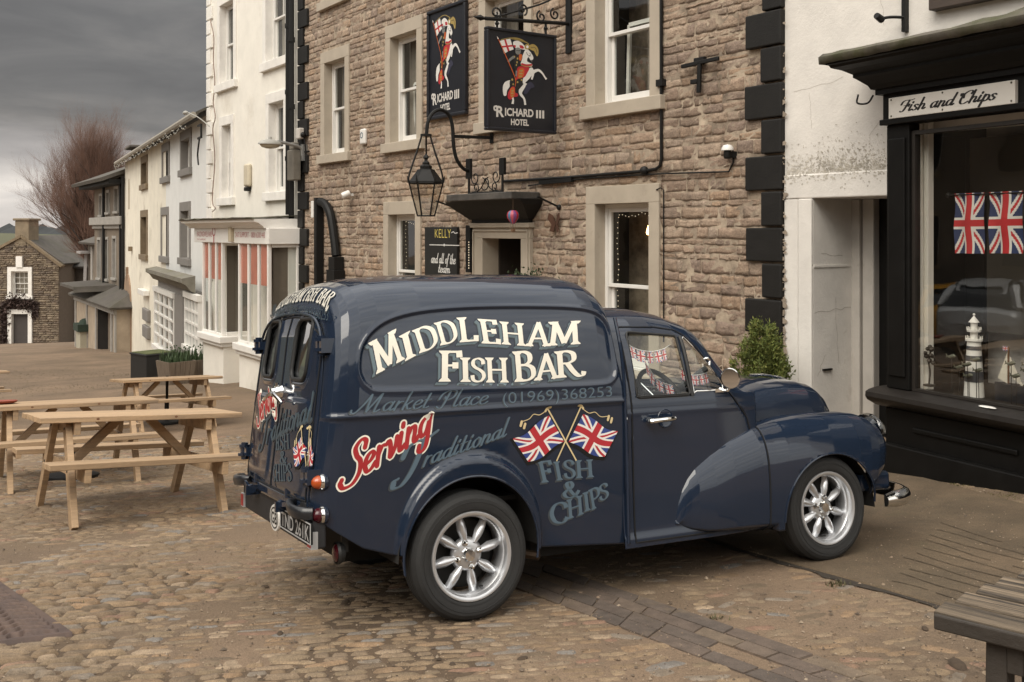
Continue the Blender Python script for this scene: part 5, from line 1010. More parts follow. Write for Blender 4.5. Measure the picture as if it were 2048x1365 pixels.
# ============================================================= hills
def ridge(name, y, base, amp, sc, x0, x1, zlow, mat, seed, rough=0):
    m = MB(); xs_ = np.linspace(x0, x1, 360); t = base+amp*(vnoise(xs_*sc, 0*xs_, seed)-.5)+rough*(vnoise(xs_*.35, 0*xs_, seed+5)-.5)+rough*.6*(vnoise(xs_*1.1, 0*xs_, seed+7)-.5)
    m.grid([[(x, y-120, zlow), (x, y-30, base-.55*(base-zlow)*.5), (x, y, zt), (x, y+60, zlow)] for x, zt in zip(xs_, t)]); o = m.build(name, mat, None, True, 60); tag(o, kind='structure')
ridge('hill_field', 330, 0.2, 2.0, .01, -420, 150, -20, pm('hill_pasture', (.08, .08, .042), .9, var=.3, scale=.05, bump=0), 3)
ridge('hill_wood', 420, 3.1, 2.2, .012, -520, 200, -22, pm('hill_woodland', (.022, .025, .026), .9, var=.4, scale=.15, bump=0), 6, 2.2)
ridge('near_field', 150, -2.6, 1.2, .02, -200, 60, -14, pm('green_field_edge', (.048, .05, .034), .9, var=.4, scale=.2, bump=0), 9, .5)
# ============================================================= bare reddish tree
def bare_tree(base, H, label):
    root = empty('bare_tree', base); tag(root, label, 'tree'); r2 = random.Random(12); tr = MB(); tw = MB()
    def branch(p, d, l, r, lev):
        n = 5; P = [p]; q = p.copy(); dd = d.copy()
        for i in range(n):
            dd = (dd+Vector((r2.gauss(0, .10), r2.gauss(0, .10), r2.gauss(.03, .07)))).normalized(); q = q+dd*l/n; P.append(q.copy())
        R = [r*(1-.62*i/n) for i in range(n+1)]
        (tr if lev < 3 else tw).tube(P, R, 6 if lev < 2 else (4 if lev < 3 else 3), caps=False)
        if lev >= 5: return
        k = (19, 11, 9, 7, 7)[lev]
        for i in range(k):
            f = r2.uniform(.25, 1) if lev else r2.uniform(.35, 1); j = min(n-1, int(f*n)); c = P[j].lerp(P[j+1], f*n-j)
            a = r2.uniform(0, 6.283); s = r2.uniform(.3, .85) if lev < 2 else r2.uniform(.25, .6)
            u = dd.cross(Vector((.3, .5, .8))).normalized(); v = dd.cross(u); nd = (dd*cos(s)+(u*cos(a)+v*sin(a))*sin(s)); nd.z += .28; nd.normalize()
            branch(c, nd, l*r2.uniform(.5, .68), R[j]*(r2.uniform(.28, .45) if lev == 0 else r2.uniform(.4, .6)), lev+1)
    branch(Vector((0, 0, 0)), Vector((0, 0, 1)), H*.46, H*.026, 0)
    tr.build('trunk', pm('bark_dark', (.055, .042, .035), .9, var=.3, scale=3, bump=.4), root, True)
    tw.build('crown', pm('reddish_twigs', (.145, .08, .056), .85, var=.4, scale=.6, bump=0), root)
tx = (222-1024)/FPX*58; bare_tree((tx, 58, float(gz(tx, 58))-1), 16.2, 'bare leafless tree with a dense crown of reddish twigs behind the stone houses')
tx = (120-1024)/FPX*67; pts = [(tx+random.gauss(0, 2.2), 69+random.gauss(0, .5), float(gz(tx, 67))+2.2+random.gauss(0, .8), 1.) for _ in range(26)]
o = leafy('shrub_bank', pm('dark_shrub', (.03, .026, .022), .9, var=.5, scale=1, bump=0), pts, None, .2, 60, .6); tag(o, 'dark tangled bank of shrubs between the cottage roof and the bare tree', 'shrub')
# ============================================================= lettering
CAPS = {  # width, strokes (smooth flag, points), serif positions
 'I': (.42, [(0, [(.21, 0), (.21, 1)])], [(.21, 0), (.21, 1)]),
 'M': (1.12, [(0, [(.17, 0), (.24, 1)]), (0, [(.24, .97), (.56, .08)]), (0, [(.56, .08), (.88, .97)]), (0, [(.88, 1), (.95, 0)])], [(.17, 0), (.95, 0), (.18, 1), (.94, 1)]),
 'D': (.90, [(0, [(.2, 0), (.2, 1)]), (1, [(.2, .97), (.5, .96), (.73, .78), (.78, .5), (.73, .22), (.5, .04), (.2, .03)])], [(.2, 0), (.2, 1)]),
 'L': (.66, [(0, [(.2, 0), (.2, 1)]), (0, [(.2, .04), (.62, .04)]), (0, [(.60, .0), (.62, .24)])], [(.2, 0), (.2, 1)]),
 'E': (.72, [(0, [(.2, 0), (.2, 1)]), (0, [(.2, .04), (.64, .04)]), (0, [(.2, .52), (.52, .52)]), (0, [(.2, .96), (.62, .96)]), (0, [(.62, .0), (.64, .22)]), (0, [(.60, 1.), (.61, .8)]), (0, [(.52, .62), (.52, .42)])], [(.2, 0), (.2, 1)]),
 'F': (.68, [(0, [(.2, 0), (.2, 1)]), (0, [(.2, .52), (.50, .52)]), (0, [(.2, .96), (.62, .96)]), (0, [(.60, 1.), (.62, .78)]), (0, [(.50, .62), (.50, .42)])], [(.2, 0), (.2, 1)]),
 'H': (.98, [(0, [(.2, 0), (.2, 1)]), (0, [(.76, 0), (.76, 1)]), (0, [(.2, .51), (.76, .51)])], [(.2, 0), (.2, 1), (.76, 0), (.76, 1)]),
 'A': (.92, [(0, [(.12, 0), (.44, 1.02)]), (0, [(.42, 1.02), (.80, 0)]), (0, [(.22, .33), (.66, .33)])], [(.12, 0), (.80, 0)]),
 'S': (.72, [(1, [(.60, .74), (.56, .90), (.37, .98), (.18, .90), (.14, .73), (.25, .6), (.44, .5), (.59, .37), (.61, .2), (.48, .05), (.3, .02), (.14, .1), (.10, .28)])], []),
 'B': (.80, [(0, [(.2, 0), (.2, 1)]), (1, [(.2, .97), (.45, .96), (.60, .86), (.60, .67), (.45, .55), (.2, .54)]), (1, [(.2, .53), (.5, .52), (.68, .4), (.68, .17), (.5, .04), (.2, .03)])], [(.2, 0), (.2, 1)]),
 'R': (.90, [(0, [(.2, 0), (.2, 1)]), (1, [(.2, .97), (.47, .96), (.64, .85), (.64, .64), (.47, .53), (.2, .52)]), (1, [(.42, .53), (.60, .2), (.76, .02), (.90, .02), (.95, .16)])], [(.2, 0), (.2, 1)]),
 'P': (.76, [(0, [(.2, 0), (.2, 1)]), (1, [(.2, .97), (.47, .96), (.66, .85), (.66, .62), (.47, .49), (.2, .48)])], [(.2, 0), (.2, 1)]),
 'C': (.84, [(1, [(.72, .72), (.66, .90), (.47, .98), (.25, .88), (.13, .62), (.13, .38), (.25, .12), (.47, .02), (.66, .08), (.75, .28)])], []),
 '&': (.90, [(1, [(.80, .46), (.68, .2), (.46, .02), (.22, .04), (.12, .22), (.22, .42), (.44, .60), (.50, .80), (.40, .96), (.26, .90), (.24, .74), (.36, .50), (.60, .16), (.84, .02)])], []),
}
SCR = {
 'a': (.48, [[(.36, .42), (.25, .5), (.1, .4), (.06, .2), (.14, .02), (.28, .1), (.37, .34)], [(.39, .5), (.35, .14), (.40, .01), (.50, .12)]]),
 'r': (.34, [[(.1, .5), (.07, 0)], [(.08, .26), (.2, .47), (.32, .45)]]), 'k': (.44, [[(.12, 1), (.07, 0)], [(.1, .22), (.34, .48)], [(.16, .28), (.28, .03), (.42, .06)]]),
 'e': (.40, [[(.06, .22), (.24, .28), (.33, .40), (.24, .5), (.1, .42), (.05, .2), (.14, .01), (.28, .03), (.4, .15)]]), 't': (.32, [[(.15, .84), (.10, .15), (.17, .01), (.3, .1)], [(.0, .5), (.3, .5)]]),
 'l': (.26, [[(.13, 1), (.08, .14), (.14, .01), (.25, .1)]]), 'c': (.40, [[(.34, .4), (.24, .5), (.1, .4), (.05, .2), (.14, .01), (.28, .04), (.38, .15)]]),
 'd': (.50, [[(.36, .42), (.25, .5), (.1, .4), (.06, .2), (.14, .02), (.28, .1), (.37, .34)], [(.45, 1), (.36, .14), (.42, .01), (.52, .12)]]),
 'i': (.26, [[(.11, .5), (.07, .12), (.13, .01), (.25, .12)], [(.15, .66), (.16, .74)]]), 'o': (.42, [[(.22, .5), (.08, .38), (.07, .14), (.2, .01), (.34, .12), (.35, .38), (.22, .5)]]),
 'n': (.47, [[(.1, .5), (.06, 0)], [(.08, .28), (.2, .47), (.32, .45), (.34, .3), (.31, .1), (.38, .01), (.48, .12)]]), 'm': (.74, [[(.1, .5), (.06, 0)], [(.08, .28), (.2, .47), (.3, .45), (.31, .3), (.29, 0)], [(.31, .28), (.44, .47), (.55, .45), (.56, .3), (.54, .1), (.61, .01), (.71, .12)]]),
 'v': (.42, [[(.02, .44), (.1, .5), (.17, .3), (.18, .0), (.34, .24), (.38, .48)]]), 'g': (.46, [[(.36, .42), (.25, .5), (.1, .4), (.06, .2), (.14, .02), (.28, .1), (.37, .34)], [(.40, .5), (.33, -.2), (.2, -.4), (.05, -.34), (.06, -.2)]]),
 's': (.36, [[(.30, .42), (.2, .5), (.09, .42), (.14, .3), (.26, .2), (.24, .06), (.12, .0), (.02, .08)]]), 'h': (.47, [[(.13, 1), (.06, 0)], [(.08, .26), (.2, .47), (.32, .45), (.34, .3), (.31, .1), (.38, .01), (.48, .12)]]),
 'p': (.44, [[(.11, .52), (.03, -.42)], [(.1, .32), (.22, .5), (.36, .38), (.34, .12), (.2, .0), (.09, .1)]]), 'f': (.30, [[(.36, .9), (.26, 1), (.17, .85), (.10, .3), (.04, -.3)], [(.0, .5), (.28, .5)]]), ' ': (.3, []),
 'M': (.92, [[(-.3, .16), (-.26, .02), (-.1, .02), (.1, .45), (.24, .96)], [(.24, .98), (.33, .03)], [(.33, .03), (.64, .98)], [(.66, 1.), (.64, .1), (.71, .0), (.84, .12)]]),
 'P': (.60, [[(.28, .92), (.2, .1), (.08, -.03), (-.06, .08)], [(-.08, .5), (.0, .82), (.26, 1.), (.54, .92), (.54, .62), (.34, .46), (.18, .52), (.16, .62)]]),
 'T': (.52, [[(-.16, .62), (-.1, .86), (.1, .95), (.4, .92), (.68, 1.02)], [(.36, .93), (.26, .2), (.08, -.16), (-.16, -.16), (-.2, .02), (-.1, .06)]]),
 'S': (.50, [[(.50, .74), (.52, .92), (.36, 1.02), (.18, .88), (.24, .64), (.38, .42), (.36, .12), (.16, -.08), (-.12, -.06), (-.24, .1), (-.2, .2)]]),
 'F': (.52, [[(-.1, .62), (-.04, .86), (.14, .96), (.4, .93), (.66, 1.0)], [(.36, .93), (.30, .5), (.22, .1), (.10, -.02), (.0, .04)], [(.12, .50), (.46, .50)], [(.46, .58), (.44, .42)]]),
 'C': (.60, [[(.56, .76), (.6, .94), (.42, 1.02), (.18, .82), (.06, .4), (.12, .08), (.32, .0), (.54, .16)], [(.18, .5), (.1, .8), (-.04, .86), (-.02, .7)]]),
}
def cap_ink(ch, T=.178, t=.062, grow=0):
    w_, st, se = CAPS[ch]; k = Ink(); nib = radians(10)
    wf = lambda d: t+(T-t)*abs(math.sin(atan2(d[1], d[0])-nib))**1.4+grow
    for sm, P in st: k.ribbon(P, wf, sm)
    h = .05+grow*.8
    for (x, y) in se:
        s_ = 1 if y < .5 else -1; q = .5*T+.085+grow*.7; y0 = y-s_*grow*.4
        k.poly([(x-q, y0), (x+q, y0), (x+q*.92, y0+s_*h*.9), (x+T*.5, y0+s_*h*2.4), (x-T*.5, y0+s_*h*2.4), (x-q*.92, y0+s_*h*.9)])
    return k, w_
def script_ink(txt, T=.105, t=.032, shear=.42, grow=0, track=.0, start=0):
    k = Ink(); x = 0.; wf = lambda d: t+(T-t)*abs(d[1])**1.3+grow
    for ch in txt:
        adv, st = SCR[ch]; first = ch.isupper()
        for P in st: k.ribbon([(x+p[0]+shear*p[1], p[1]) for p in P], wf, True, True)
        x += adv+track
    return k, x
_fm = {}
def font_ink(txt, sx=1., bold=0.):
    key = (txt, sx, bold)
    if key in _fm: return _fm[key]
    c = bpy.data.curves.new('text_tmp', 'FONT'); c.body = txt; c.offset = bold; c.resolution_u = 4; o = bpy.data.objects.new('text_tmp', c); COL.objects.link(o)
    me = bpy.data.meshes.new_from_object(o.evaluated_get(bpy.context.evaluated_depsgraph_get())); k = Ink(); k.n = 1
    xs_ = [v.co.x for v in me.vertices]; ys_ = [v.co.y for v in me.vertices]; x0 = min(xs_); y0 = 0; h = max(ys_)
    k.V = [((v.co.x-x0)*sx/h, (v.co.y-y0)/h, 1) for v in me.vertices]; k.F = [tuple(p.vertices) for p in me.polygons]
    bpy.data.objects.remove(o); bpy.data.curves.remove(c); bpy.data.meshes.remove(me); _fm[key] = k; return k
def affine(bl, br, tl, w_): # unit glyph (width w_, height 1) -> parallelogram
    bl, br, tl = map(np.array, (bl, br, tl)); return lambda x, y: bl+(br-bl)*(x/w_)+(tl-bl)*y
def jack(u, v, asp=1.5):
    """material index of the union flag: 0 blue 1 white 2 red"""
    x = (u-.5)*asp; y = v-.5; ax, ay = abs(x), abs(y)
    if ax < .1 or ay < .1: return 2
    if ax < .165 or ay < .165: return 1
    L_ = sqrt(asp*asp+1); s = 1 if x*y > 0 else -1; d = (x-s*asp*y)/L_   # signed distance to the diagonal
    dd = abs(d); q = d*(1 if (x > 0) else -1)*(1 if s > 0 else -1)
    if dd < .10:
        if dd < .034: return 2
        return 1
    return 0
def flag_mesh(m, f, nu=54, nv=36, asp=1.5, mi0=0):
    for c in (0, 1, 2):
        V = {}; vv = []; F = []
        def g(i, j):
            if (i, j) not in V: V[(i, j)] = len(vv); vv.append(f(i/nu, j/nv))
            return V[(i, j)]
        for i in range(nu):
            for j in range(nv):
                if jack((i+.5)/nu, (j+.5)/nv, asp) == c: F.append((g(i, j), g(i+1, j), g(i+1, j+1), g(i, j+1)))
        m.add(vv, F, mi0+c)
FLAGM = [M_BLUE, M_FWHITE, M_FRED]
# ============================================================= hotel signs
M_SIGN = pm('sign_dark_navy', (.012, .013, .018), .35, var=.15, scale=6, bump=.04)
ART_M = [pm('art_white', (.70, .68, .64), .5, var=.1, scale=30, bump=0), M_FRED, pm('art_orange', (.50, .10, .02), .5, var=.2, scale=40, bump=0), pm('art_gold', (.36, .26, .08), .5, var=.3, scale=40, bump=0), pm('art_steel', (.19, .19, .18), .5, var=.3, scale=60, bump=0), pm('art_black', (.014, .013, .013), .5, var=0, bump=0), pm('art_navy', (.03, .03, .055), .5, var=0, bump=0)]
def stroke_poly(pts, ws):
    P = np.array(catmull(pts, 5)); D = np.gradient(P, axis=0); D /= np.linalg.norm(D, axis=1, keepdims=True); Nn = np.stack([-D[:, 1], D[:, 0]], -1); W = np.interp(np.linspace(0, 1, len(P)), np.linspace(0, 1, len(ws)), ws)[:, None]/2
    return [tuple(p) for p in P+Nn*W]+[tuple(p) for p in (P-Nn*W)[::-1]]
def circ(c, rx, ry, n=14): return [(c[0]+rx*cos(2*pi*i/n), c[1]+ry*sin(2*pi*i/n)) for i in range(n)]
SMO = lambda P: [tuple(p) for p in catmull(P, 4, True)]
ART = [
 (3, stroke_poly([(735, 292), (835, 270), (930, 276), (1030, 330)], [7, 7, 7])),
 (0, SMO([(862, 315), (905, 298), (950, 318), (1000, 372), (1000, 395), (940, 385), (880, 372)])), (1, SMO([(930, 345), (965, 352), (975, 380), (940, 378)])), (1, SMO([(868, 345), (890, 350), (885, 372), (872, 368)])),
 (0, [(722, 306), (775, 290), (832, 279), (868, 392), (815, 412), (768, 440)]), (1, [(768, 291), (786, 287), (826, 408), (806, 416)]), (1, [(738, 360), (744, 377), (862, 362), (852, 343)]),
 (3, SMO([(1035, 345), (1080, 332), (1122, 368), (1132, 420), (1118, 462), (1100, 440), (1082, 405), (1045, 390)])), (5, stroke_poly([(1050, 365), (1095, 370), (1118, 425)], [5, 4])),
 (3, circ((1012, 362), 30, 32)), (0, circ((1012, 362), 14, 16)),
 (0, SMO([(755, 800), (772, 750), (805, 728), (838, 728), (826, 790), (800, 830), (790, 885), (762, 880)])),
 (0, stroke_poly([(985, 745), (950, 810), (940, 865), (978, 920), (990, 985)], [60, 52, 30, 20, 22])), (0, stroke_poly([(850, 900), (862, 930), (856, 975)], [24, 18, 24])),
 (6, SMO([(1000, 770), (1048, 738), (1088, 790), (1045, 812), (1005, 865), (975, 862), (985, 810)])),
 (5, SMO([(838, 715), (960, 700), (985, 735), (940, 800), (890, 845), (832, 800)])), (3, circ((852, 715), 10, 13)), (3, circ((908, 742), 9, 11)), (3, circ((950, 718), 9, 11)), (3, circ((862, 765), 9, 11)),
 (1, SMO([(818, 835), (850, 792), (880, 800), (882, 850), (910, 868), (905, 895), (860, 905), (835, 930), (806, 910), (806, 870)])), (2, SMO([(832, 815), (872, 805), (876, 890), (835, 905)])), (3, circ((854, 835), 16, 8)), (3, circ((852, 862), 16, 8)), (3, circ((852, 890), 14, 7)),
 (0, SMO([(1030, 595), (1062, 585), (1078, 622), (1050, 680), (1000, 735), (968, 760), (962, 715), (985, 660)])),
 (1, SMO([(905, 590), (945, 572), (1030, 585), (1005, 650), (975, 692), (925, 698), (888, 720), (895, 650)])), (2, SMO([(920, 605), (975, 598), (968, 680), (910, 700)])), (3, circ((945, 620), 20, 9)), (3, circ((942, 650), 20, 9)), (3, circ((938, 680), 18, 8)),
 (0, stroke_poly([(1062, 640), (1090, 622), (1132, 612), (1172, 645), (1200, 688), (1216, 708)], [44, 34, 26, 18, 16, 20])), (0, stroke_poly([(1052, 625), (1070, 655), (1056, 712)], [34, 24, 18])),
 (0, SMO([(985, 398), (1015, 392), (1045, 420), (1072, 468), (1068, 498), (1045, 505), (1030, 482), (1012, 482), (1010, 520), (1058, 545), (1055, 575), (985, 572), (942, 552), (950, 490)])), (1, stroke_poly([(945, 545), (1000, 560), (1060, 552)], [20, 22, 18])), (3, stroke_poly([(940, 558), (1000, 574), (1062, 566)], [7, 7])), (5, stroke_poly([(1000, 420), (1015, 450), (1048, 460)], [5, 5])), (5, stroke_poly([(1018, 480), (1040, 450), (1050, 430)], [5, 4])), (5, circ((1036, 430), 4, 4)), (4, stroke_poly([(1055, 500), (1058, 530)], [8, 5])),
 (5, SMO([(858, 470), (900, 448), (955, 455), (945, 520), (905, 590), (880, 640), (868, 560)])), (2, SMO([(925, 445), (955, 452), (942, 510), (920, 500)])), (3, circ((905, 490), 8, 12)), (3, circ((900, 530), 8, 12)), (3, circ((872, 470), 9, 9)), (3, circ((892, 560), 7, 10)),
 (4, SMO([(885, 385), (908, 372), (935, 385), (936, 430), (912, 448), (885, 432)])), (5, [(890, 402), (932, 402), (932, 408), (890, 408)]), (4, stroke_poly([(870, 470), (830, 500), (808, 530)], [30, 26, 22])), (4, stroke_poly([(895, 620), (888, 680)], [16, 14])),
 (2, stroke_poly([(698, 268), (790, 480), (880, 700), (880, 790)], [8, 8, 8, 6])), (0, stroke_poly([(693, 258), (704, 285)], [3, 12])),
]
def art_uv(p): u = (p[0]-590)/735; tp = 150+82*u; bt = 1250+55*u; return u, (bt-p[1])/(bt-tp)
def pub_sign(root, P, W, H):
    """P(u,v,off): board face; picture of a knight on a rearing horse over the name"""
    m = MB()
    for i, (c, poly) in enumerate(ART):
        q = [art_uv(p) for p in poly]; b = len(m.v); V = [P(u, v, .0012+.00016*i) for u, v in q]; n = len(V)
        bm_ = bmesh.new(); vs_ = [bm_.verts.new((u*W, v*H, 0)) for u, v in q]
        try:
            f = bm_.faces.new(vs_); res = bmesh.ops.triangulate(bm_, faces=[f]); bm_.verts.index_update(); ix = {v: k for k, v in enumerate(vs_)}
            m.add(V, [tuple(ix[v] for v in t.verts) for t in bm_.faces], c)
        except Exception: m.add(V, [tuple(range(n))], c)
        bm_.free()
    m.build('horseman_picture', ART_M, root)
    k = Ink()
    def put(txt, x0, x1, y, h, sx, bold):
        ik = font_ink(txt, sx, bold); w_ = ik.width(); a = art_uv((x0, y)); b2 = art_uv((x1, y+(x1-x0)*.055)); hh = h/1090
        k.merge(ik, affine(a, b2, (a[0], a[1]+hh), w_))
    put('R', 688, 770, 1108, 112, .8, .03); put('ICHARD', 778, 1078, 1098, 82, .7, .03); put('III', 1106, 1194, 1124, 84, .7, .03); put('HOTEL', 840, 1028, 1198, 66, .7, .03)
    a = Ink(); a.ribbon([art_uv(p) for p in [(688, 1042), (670, 1036), (668, 1008), (690, 1000)]], lambda d: .018, True, True); k.merge(a, lambda x, y: (x, y))
    m = MB(); k.onto(m, P, .0012, .00012); m.build('sign_lettering', pm('sign_lettering_white', (.60, .57, .53), .5, var=.05, bump=0), root)
hs = HF.root('hanging_sign'); tag(hs, 'dark navy pub sign with knight on white horse hanging from a scrolled iron bar', 'pub sign')
xs0, zs0 = HF.hit(1140, 52); xs0 -= .0
yo, yi = HF.off(971, xs0), HF.off(1110, xs0); zt_ = (HF.zat(50, xs0, yo)+HF.zat(75, xs0, yi))/2; zb_ = (HF.zat(261, xs0, yo)+HF.zat(269, xs0, yi))/2
m = MB(); m.box(xs0-.02, xs0+.02, yo+.02, yi-.02, zb_+.02, zt_-.02); m.build('board', M_SIGN, hs)
m = MB(); fr = .035
for (a, b, c, d) in ((yo, yi, zt_-fr, zt_), (yo, yi, zb_, zb_+fr), (yo, yo+fr, zb_+fr, zt_-fr), (yi-fr, yi, zb_+fr, zt_-fr)): m.box(xs0-.04, xs0+.04, a, b, c, d)
m.build('frame', M_SIGN, hs, bevel=.01)
pub_sign(hs, lambda u, v, o: (xs0+.02+o, yo+(yi-yo)*u, zb_+(zt_-zb_)*v), yi-yo, zt_-zb_)
m = MB(); xq = xs0; yl = HF.off(952, xq); zA, zB = HF.zat(36, xq, yl), HF.hit(1140, 48)[1]
zbar = lambda y: zA+(zB-zA)*(y-yl)/(0-yl)
m.tube([(xq, yl+.12, zbar(yl+.12)), (xq, 0, zB)], .022, 8); m.lathe([(0, -.16), (.035, -.06), (.012, 0), (.022, .03), (.012, .05)], 4, Matrix.Translation((xq, yl+.12, zbar(yl+.12))) @ Matrix.Rotation(radians(-90), 4, 'X') @ Matrix.Rotation(0, 4, 'Z'))
m.box(xq-.05, xq+.05, -.03, 0, zB-.35, zB+.7); m.build('sign_bar', M_IRON, hs, True)
def yscroll(cy, cz, r, a0, turns, n=26): return [(xq, cy+r*(1-.8*i/n)*cos(a0+turns*2*pi*i/n), cz+r*(1-.8*i/n)*sin(a0+turns*2*pi*i/n)) for i in range(n+1)]
m = MB(); L_ = -yl
m.tube(catmull([(xq, yl+.25, zbar(yl+.25)+.02), (xq, yl*.6, zbar(yl*.6)+.10), (xq, yl*.3, zbar(yl*.3)+.22), (xq, yl*.12, zbar(yl*.12)+.36), (xq, -.03, zB+.62)], 6), .012, 5)
for f, a0, r, dz in ((.80, -1.2, .075, .07), (.52, -1.2, .07, .13), (.32, 1.9, .07, .06), (.17, 1.9, .07, .1), (.12, 1.9, .09, .42)): m.tube(yscroll(yl*f, zbar(yl*f)+dz, r, a0, 1.3), .011, 5)
m.build('scrolls', M_IRON, hs, True)
m = MB()
for f in (.16, .86): yy = yo+(yi-yo)*f; m.tube([(xq, yy, zt_-.01), (xq, yy, zbar(yy))], .016, 6); m.sphere((xq, yy, (zt_+zbar(yy))/2), .026, 4)
m.build('hanger', M_IRON, hs, True)
ws_ = HF.root('wall_sign'); tag(ws_, 'dark navy framed pub sign with a knight on horseback fixed flat to the hotel wall', 'pub sign')
x0_, zt_w = HF.hit(862, 26); x1_, _ = HF.hit(939, 100); zb_w = HF.hit(860, 243)[1]; yw = -.07
m = MB(); m.box(x0_+.03, x1_-.03, yw+.02, -.022, zb_w+.03, zt_w-.03); m.build('board', M_SIGN, ws_)
m = MB(); fr = .05
for (a, b, c, d) in ((x0_, x1_, zt_w-fr, zt_w), (x0_, x1_, zb_w, zb_w+fr), (x0_, x0_+fr, zb_w+fr, zt_w-fr), (x1_-fr, x1_, zb_w+fr, zt_w-fr)): m.box(a, b, yw-.01, -.02, c, d)
m.build('frame', M_SIGN, ws_, bevel=.012)
pub_sign(ws_, lambda u, v, o: (x0_+.0+(x1_-x0_)*u, yw+.02-o, zb_w+(zt_w-zb_w)*v), x1_-x0_, zt_w-zb_w)
# chalkboard
cbd = HF.root('chalkboard'); tag(cbd, 'black chalkboard with yellow and white handwriting beside the hotel door', 'chalkboard')
x0_, zt_c = HF.hit(856.5, 455); x1_, _ = HF.hit(921, 460); zb_c = zt_c-1.35; yc_ = -.06
m = MB(); m.box(x0_, x1_, yc_, -.02, zb_c, zt_c); m.build('board', pm('chalk_black', (.012, .012, .011), .6, var=.3, scale=4, bump=0), cbd, bevel=.004)
def chalk(txt, kind, pxa, pya, pxb, hpx, mat, T=.1):
    a = HF.hit(pxa, pya, yc_); b = HF.hit(pxb, pya-(pxb-pxa)*.03, yc_); h = HF.hit(pxa, pya-hpx, yc_)[1]-a[1]
    if kind: ik, w_ = script_ink(txt, T, T*.55, .2)
    else: ik = font_ink(txt, .7, -.012); w_ = ik.width()
    m = MB(); f = affine(a, (b[0], a[1]), (a[0], a[1]+h), w_); k = Ink(); k.merge(ik, f); k.onto(m, lambda x, y, o: (x, yc_-o, y), .001, .00005); m.build('chalk_writing', mat, cbd)
M_CHY = pm('chalk_yellow', (.62, .5, .12), .9, var=.2, scale=60, bump=0); M_CHW = pm('chalk_white', (.62, .61, .58), .9, var=.2, scale=60, bump=0)
chalk('KELLY', 0, 870, 476, 902, 17, M_CHY); chalk('and all of the', 1, 862, 526, 911, 19, M_CHW, .13); chalk('team', 1, 876, 545, 900, 18, M_CHW, .12)
m = MB(); a = HF.hit(859, 490, yc_); b = HF.hit(919, 490, yc_); m.box(a[0], b[0], yc_-.002, yc_, a[1]-.006, a[1]+.006); m.sphere(((a[0]+b[0])/2, yc_, a[1]), .02, 4, (1, .2, 1)); k = Ink(); k.ribbon([HF.hit(903, 466, yc_), HF.hit(907, 464, yc_), HF.hit(910, 467, yc_), HF.hit(915, 466, yc_)], lambda d: .012, True, True); k.onto(m, lambda x, y, o: (x, yc_-o, y), .001); m.build('chalk_line', M_CHW, cbd)
# little menu case left of the door with lit dots
mc = HF.root('menu_case'); tag(mc, 'narrow black menu case with a column of tiny lights beside the hotel door frame', 'menu case'); x, z = HF.hit(948, 492)
m = MB(); m.box(x-.06, x+.06, -.1, -.02, z-.36, z+.28); m.build('case', M_BLACK, mc, bevel=.006); m = MB()
for q in range(11): m.sphere((x+.03, -.1, z+.05-.035*q), .008, 3)
m.build('bulbs', M_LAMP, mc)
# hot air balloon ornament hanging from the canopy, butterfly on the stone
bl = HF.root('balloon_ornament'); tag(bl, 'small striped red and blue hot air balloon ornament hanging from the door canopy', 'ornament'); yb_ = coff*.9; xb2 = HF.hit(1026, 430, yb_)[0]
zc = lambda py: HF.zat(py, xb2, yb_); rB = abs(zc(421)-zc(447))*.48
m = MB(); prf = [(.0, zc(421)), (rB*.5, zc(421.5)), (rB*.85, zc(425)), (rB, zc(430)), (rB*.95, zc(436)), (rB*.6, zc(443)), (rB*.3, zc(448))]; T = Matrix.Translation((xb2, yb_, 0))
for k in range(12): m.lathe(prf, 2, T, k % 4, 2*pi*k/12, 2*pi*(k+1)/12)
m.build('envelope', [M_FRED, pm('balloon_blue', (.08, .16, .28), .5, bump=0), pm('balloon_pink', (.5, .09, .13), .5, bump=0), pm('balloon_purple', (.2, .06, .2), .5, bump=0)], bl, True)
m = MB(); m.box(xb2-.02, xb2+.02, yb_-.02, yb_+.02, zc(464), zc(458)); [m.tube([(xb2+a*.3*rB, yb_+b*.3*rB, zc(448)), (xb2+a*.018, yb_+b*.018, zc(459))], .002, 4) for a in (-1, 1) for b in (-1, 1)]; m.tube([(xb2, yb_, zc(421)), (xb2, yb_, czb)], .002, 4); m.build('basket', pm('wicker', (.16, .09, .05), .8, bump=0), bl)
bf = MB(); x, z = HF.hit(1116, 448)
for s_ in (-1, 1): bf.prism([(x, z), (x+s_*.04, z+.1), (x+s_*.10, z+.13), (x+s_*.12, z+.06), (x+s_*.06, z-.01), (x+s_*.09, z-.09), (x+s_*.03, z-.1)], lambda a, b, t: (a, t-.25*abs(a-x), b), -.04, -.03)
tag(bf.build('butterfly_ornament', pm('dull_copper', (.11, .055, .035), .5, .4, var=.3, bump=.1), None, loc=(Q[0], Q[1], 0), rot=(0, 0, HF.rz)), 'small copper butterfly ornament on the stone wall right of the hotel door', 'ornament')
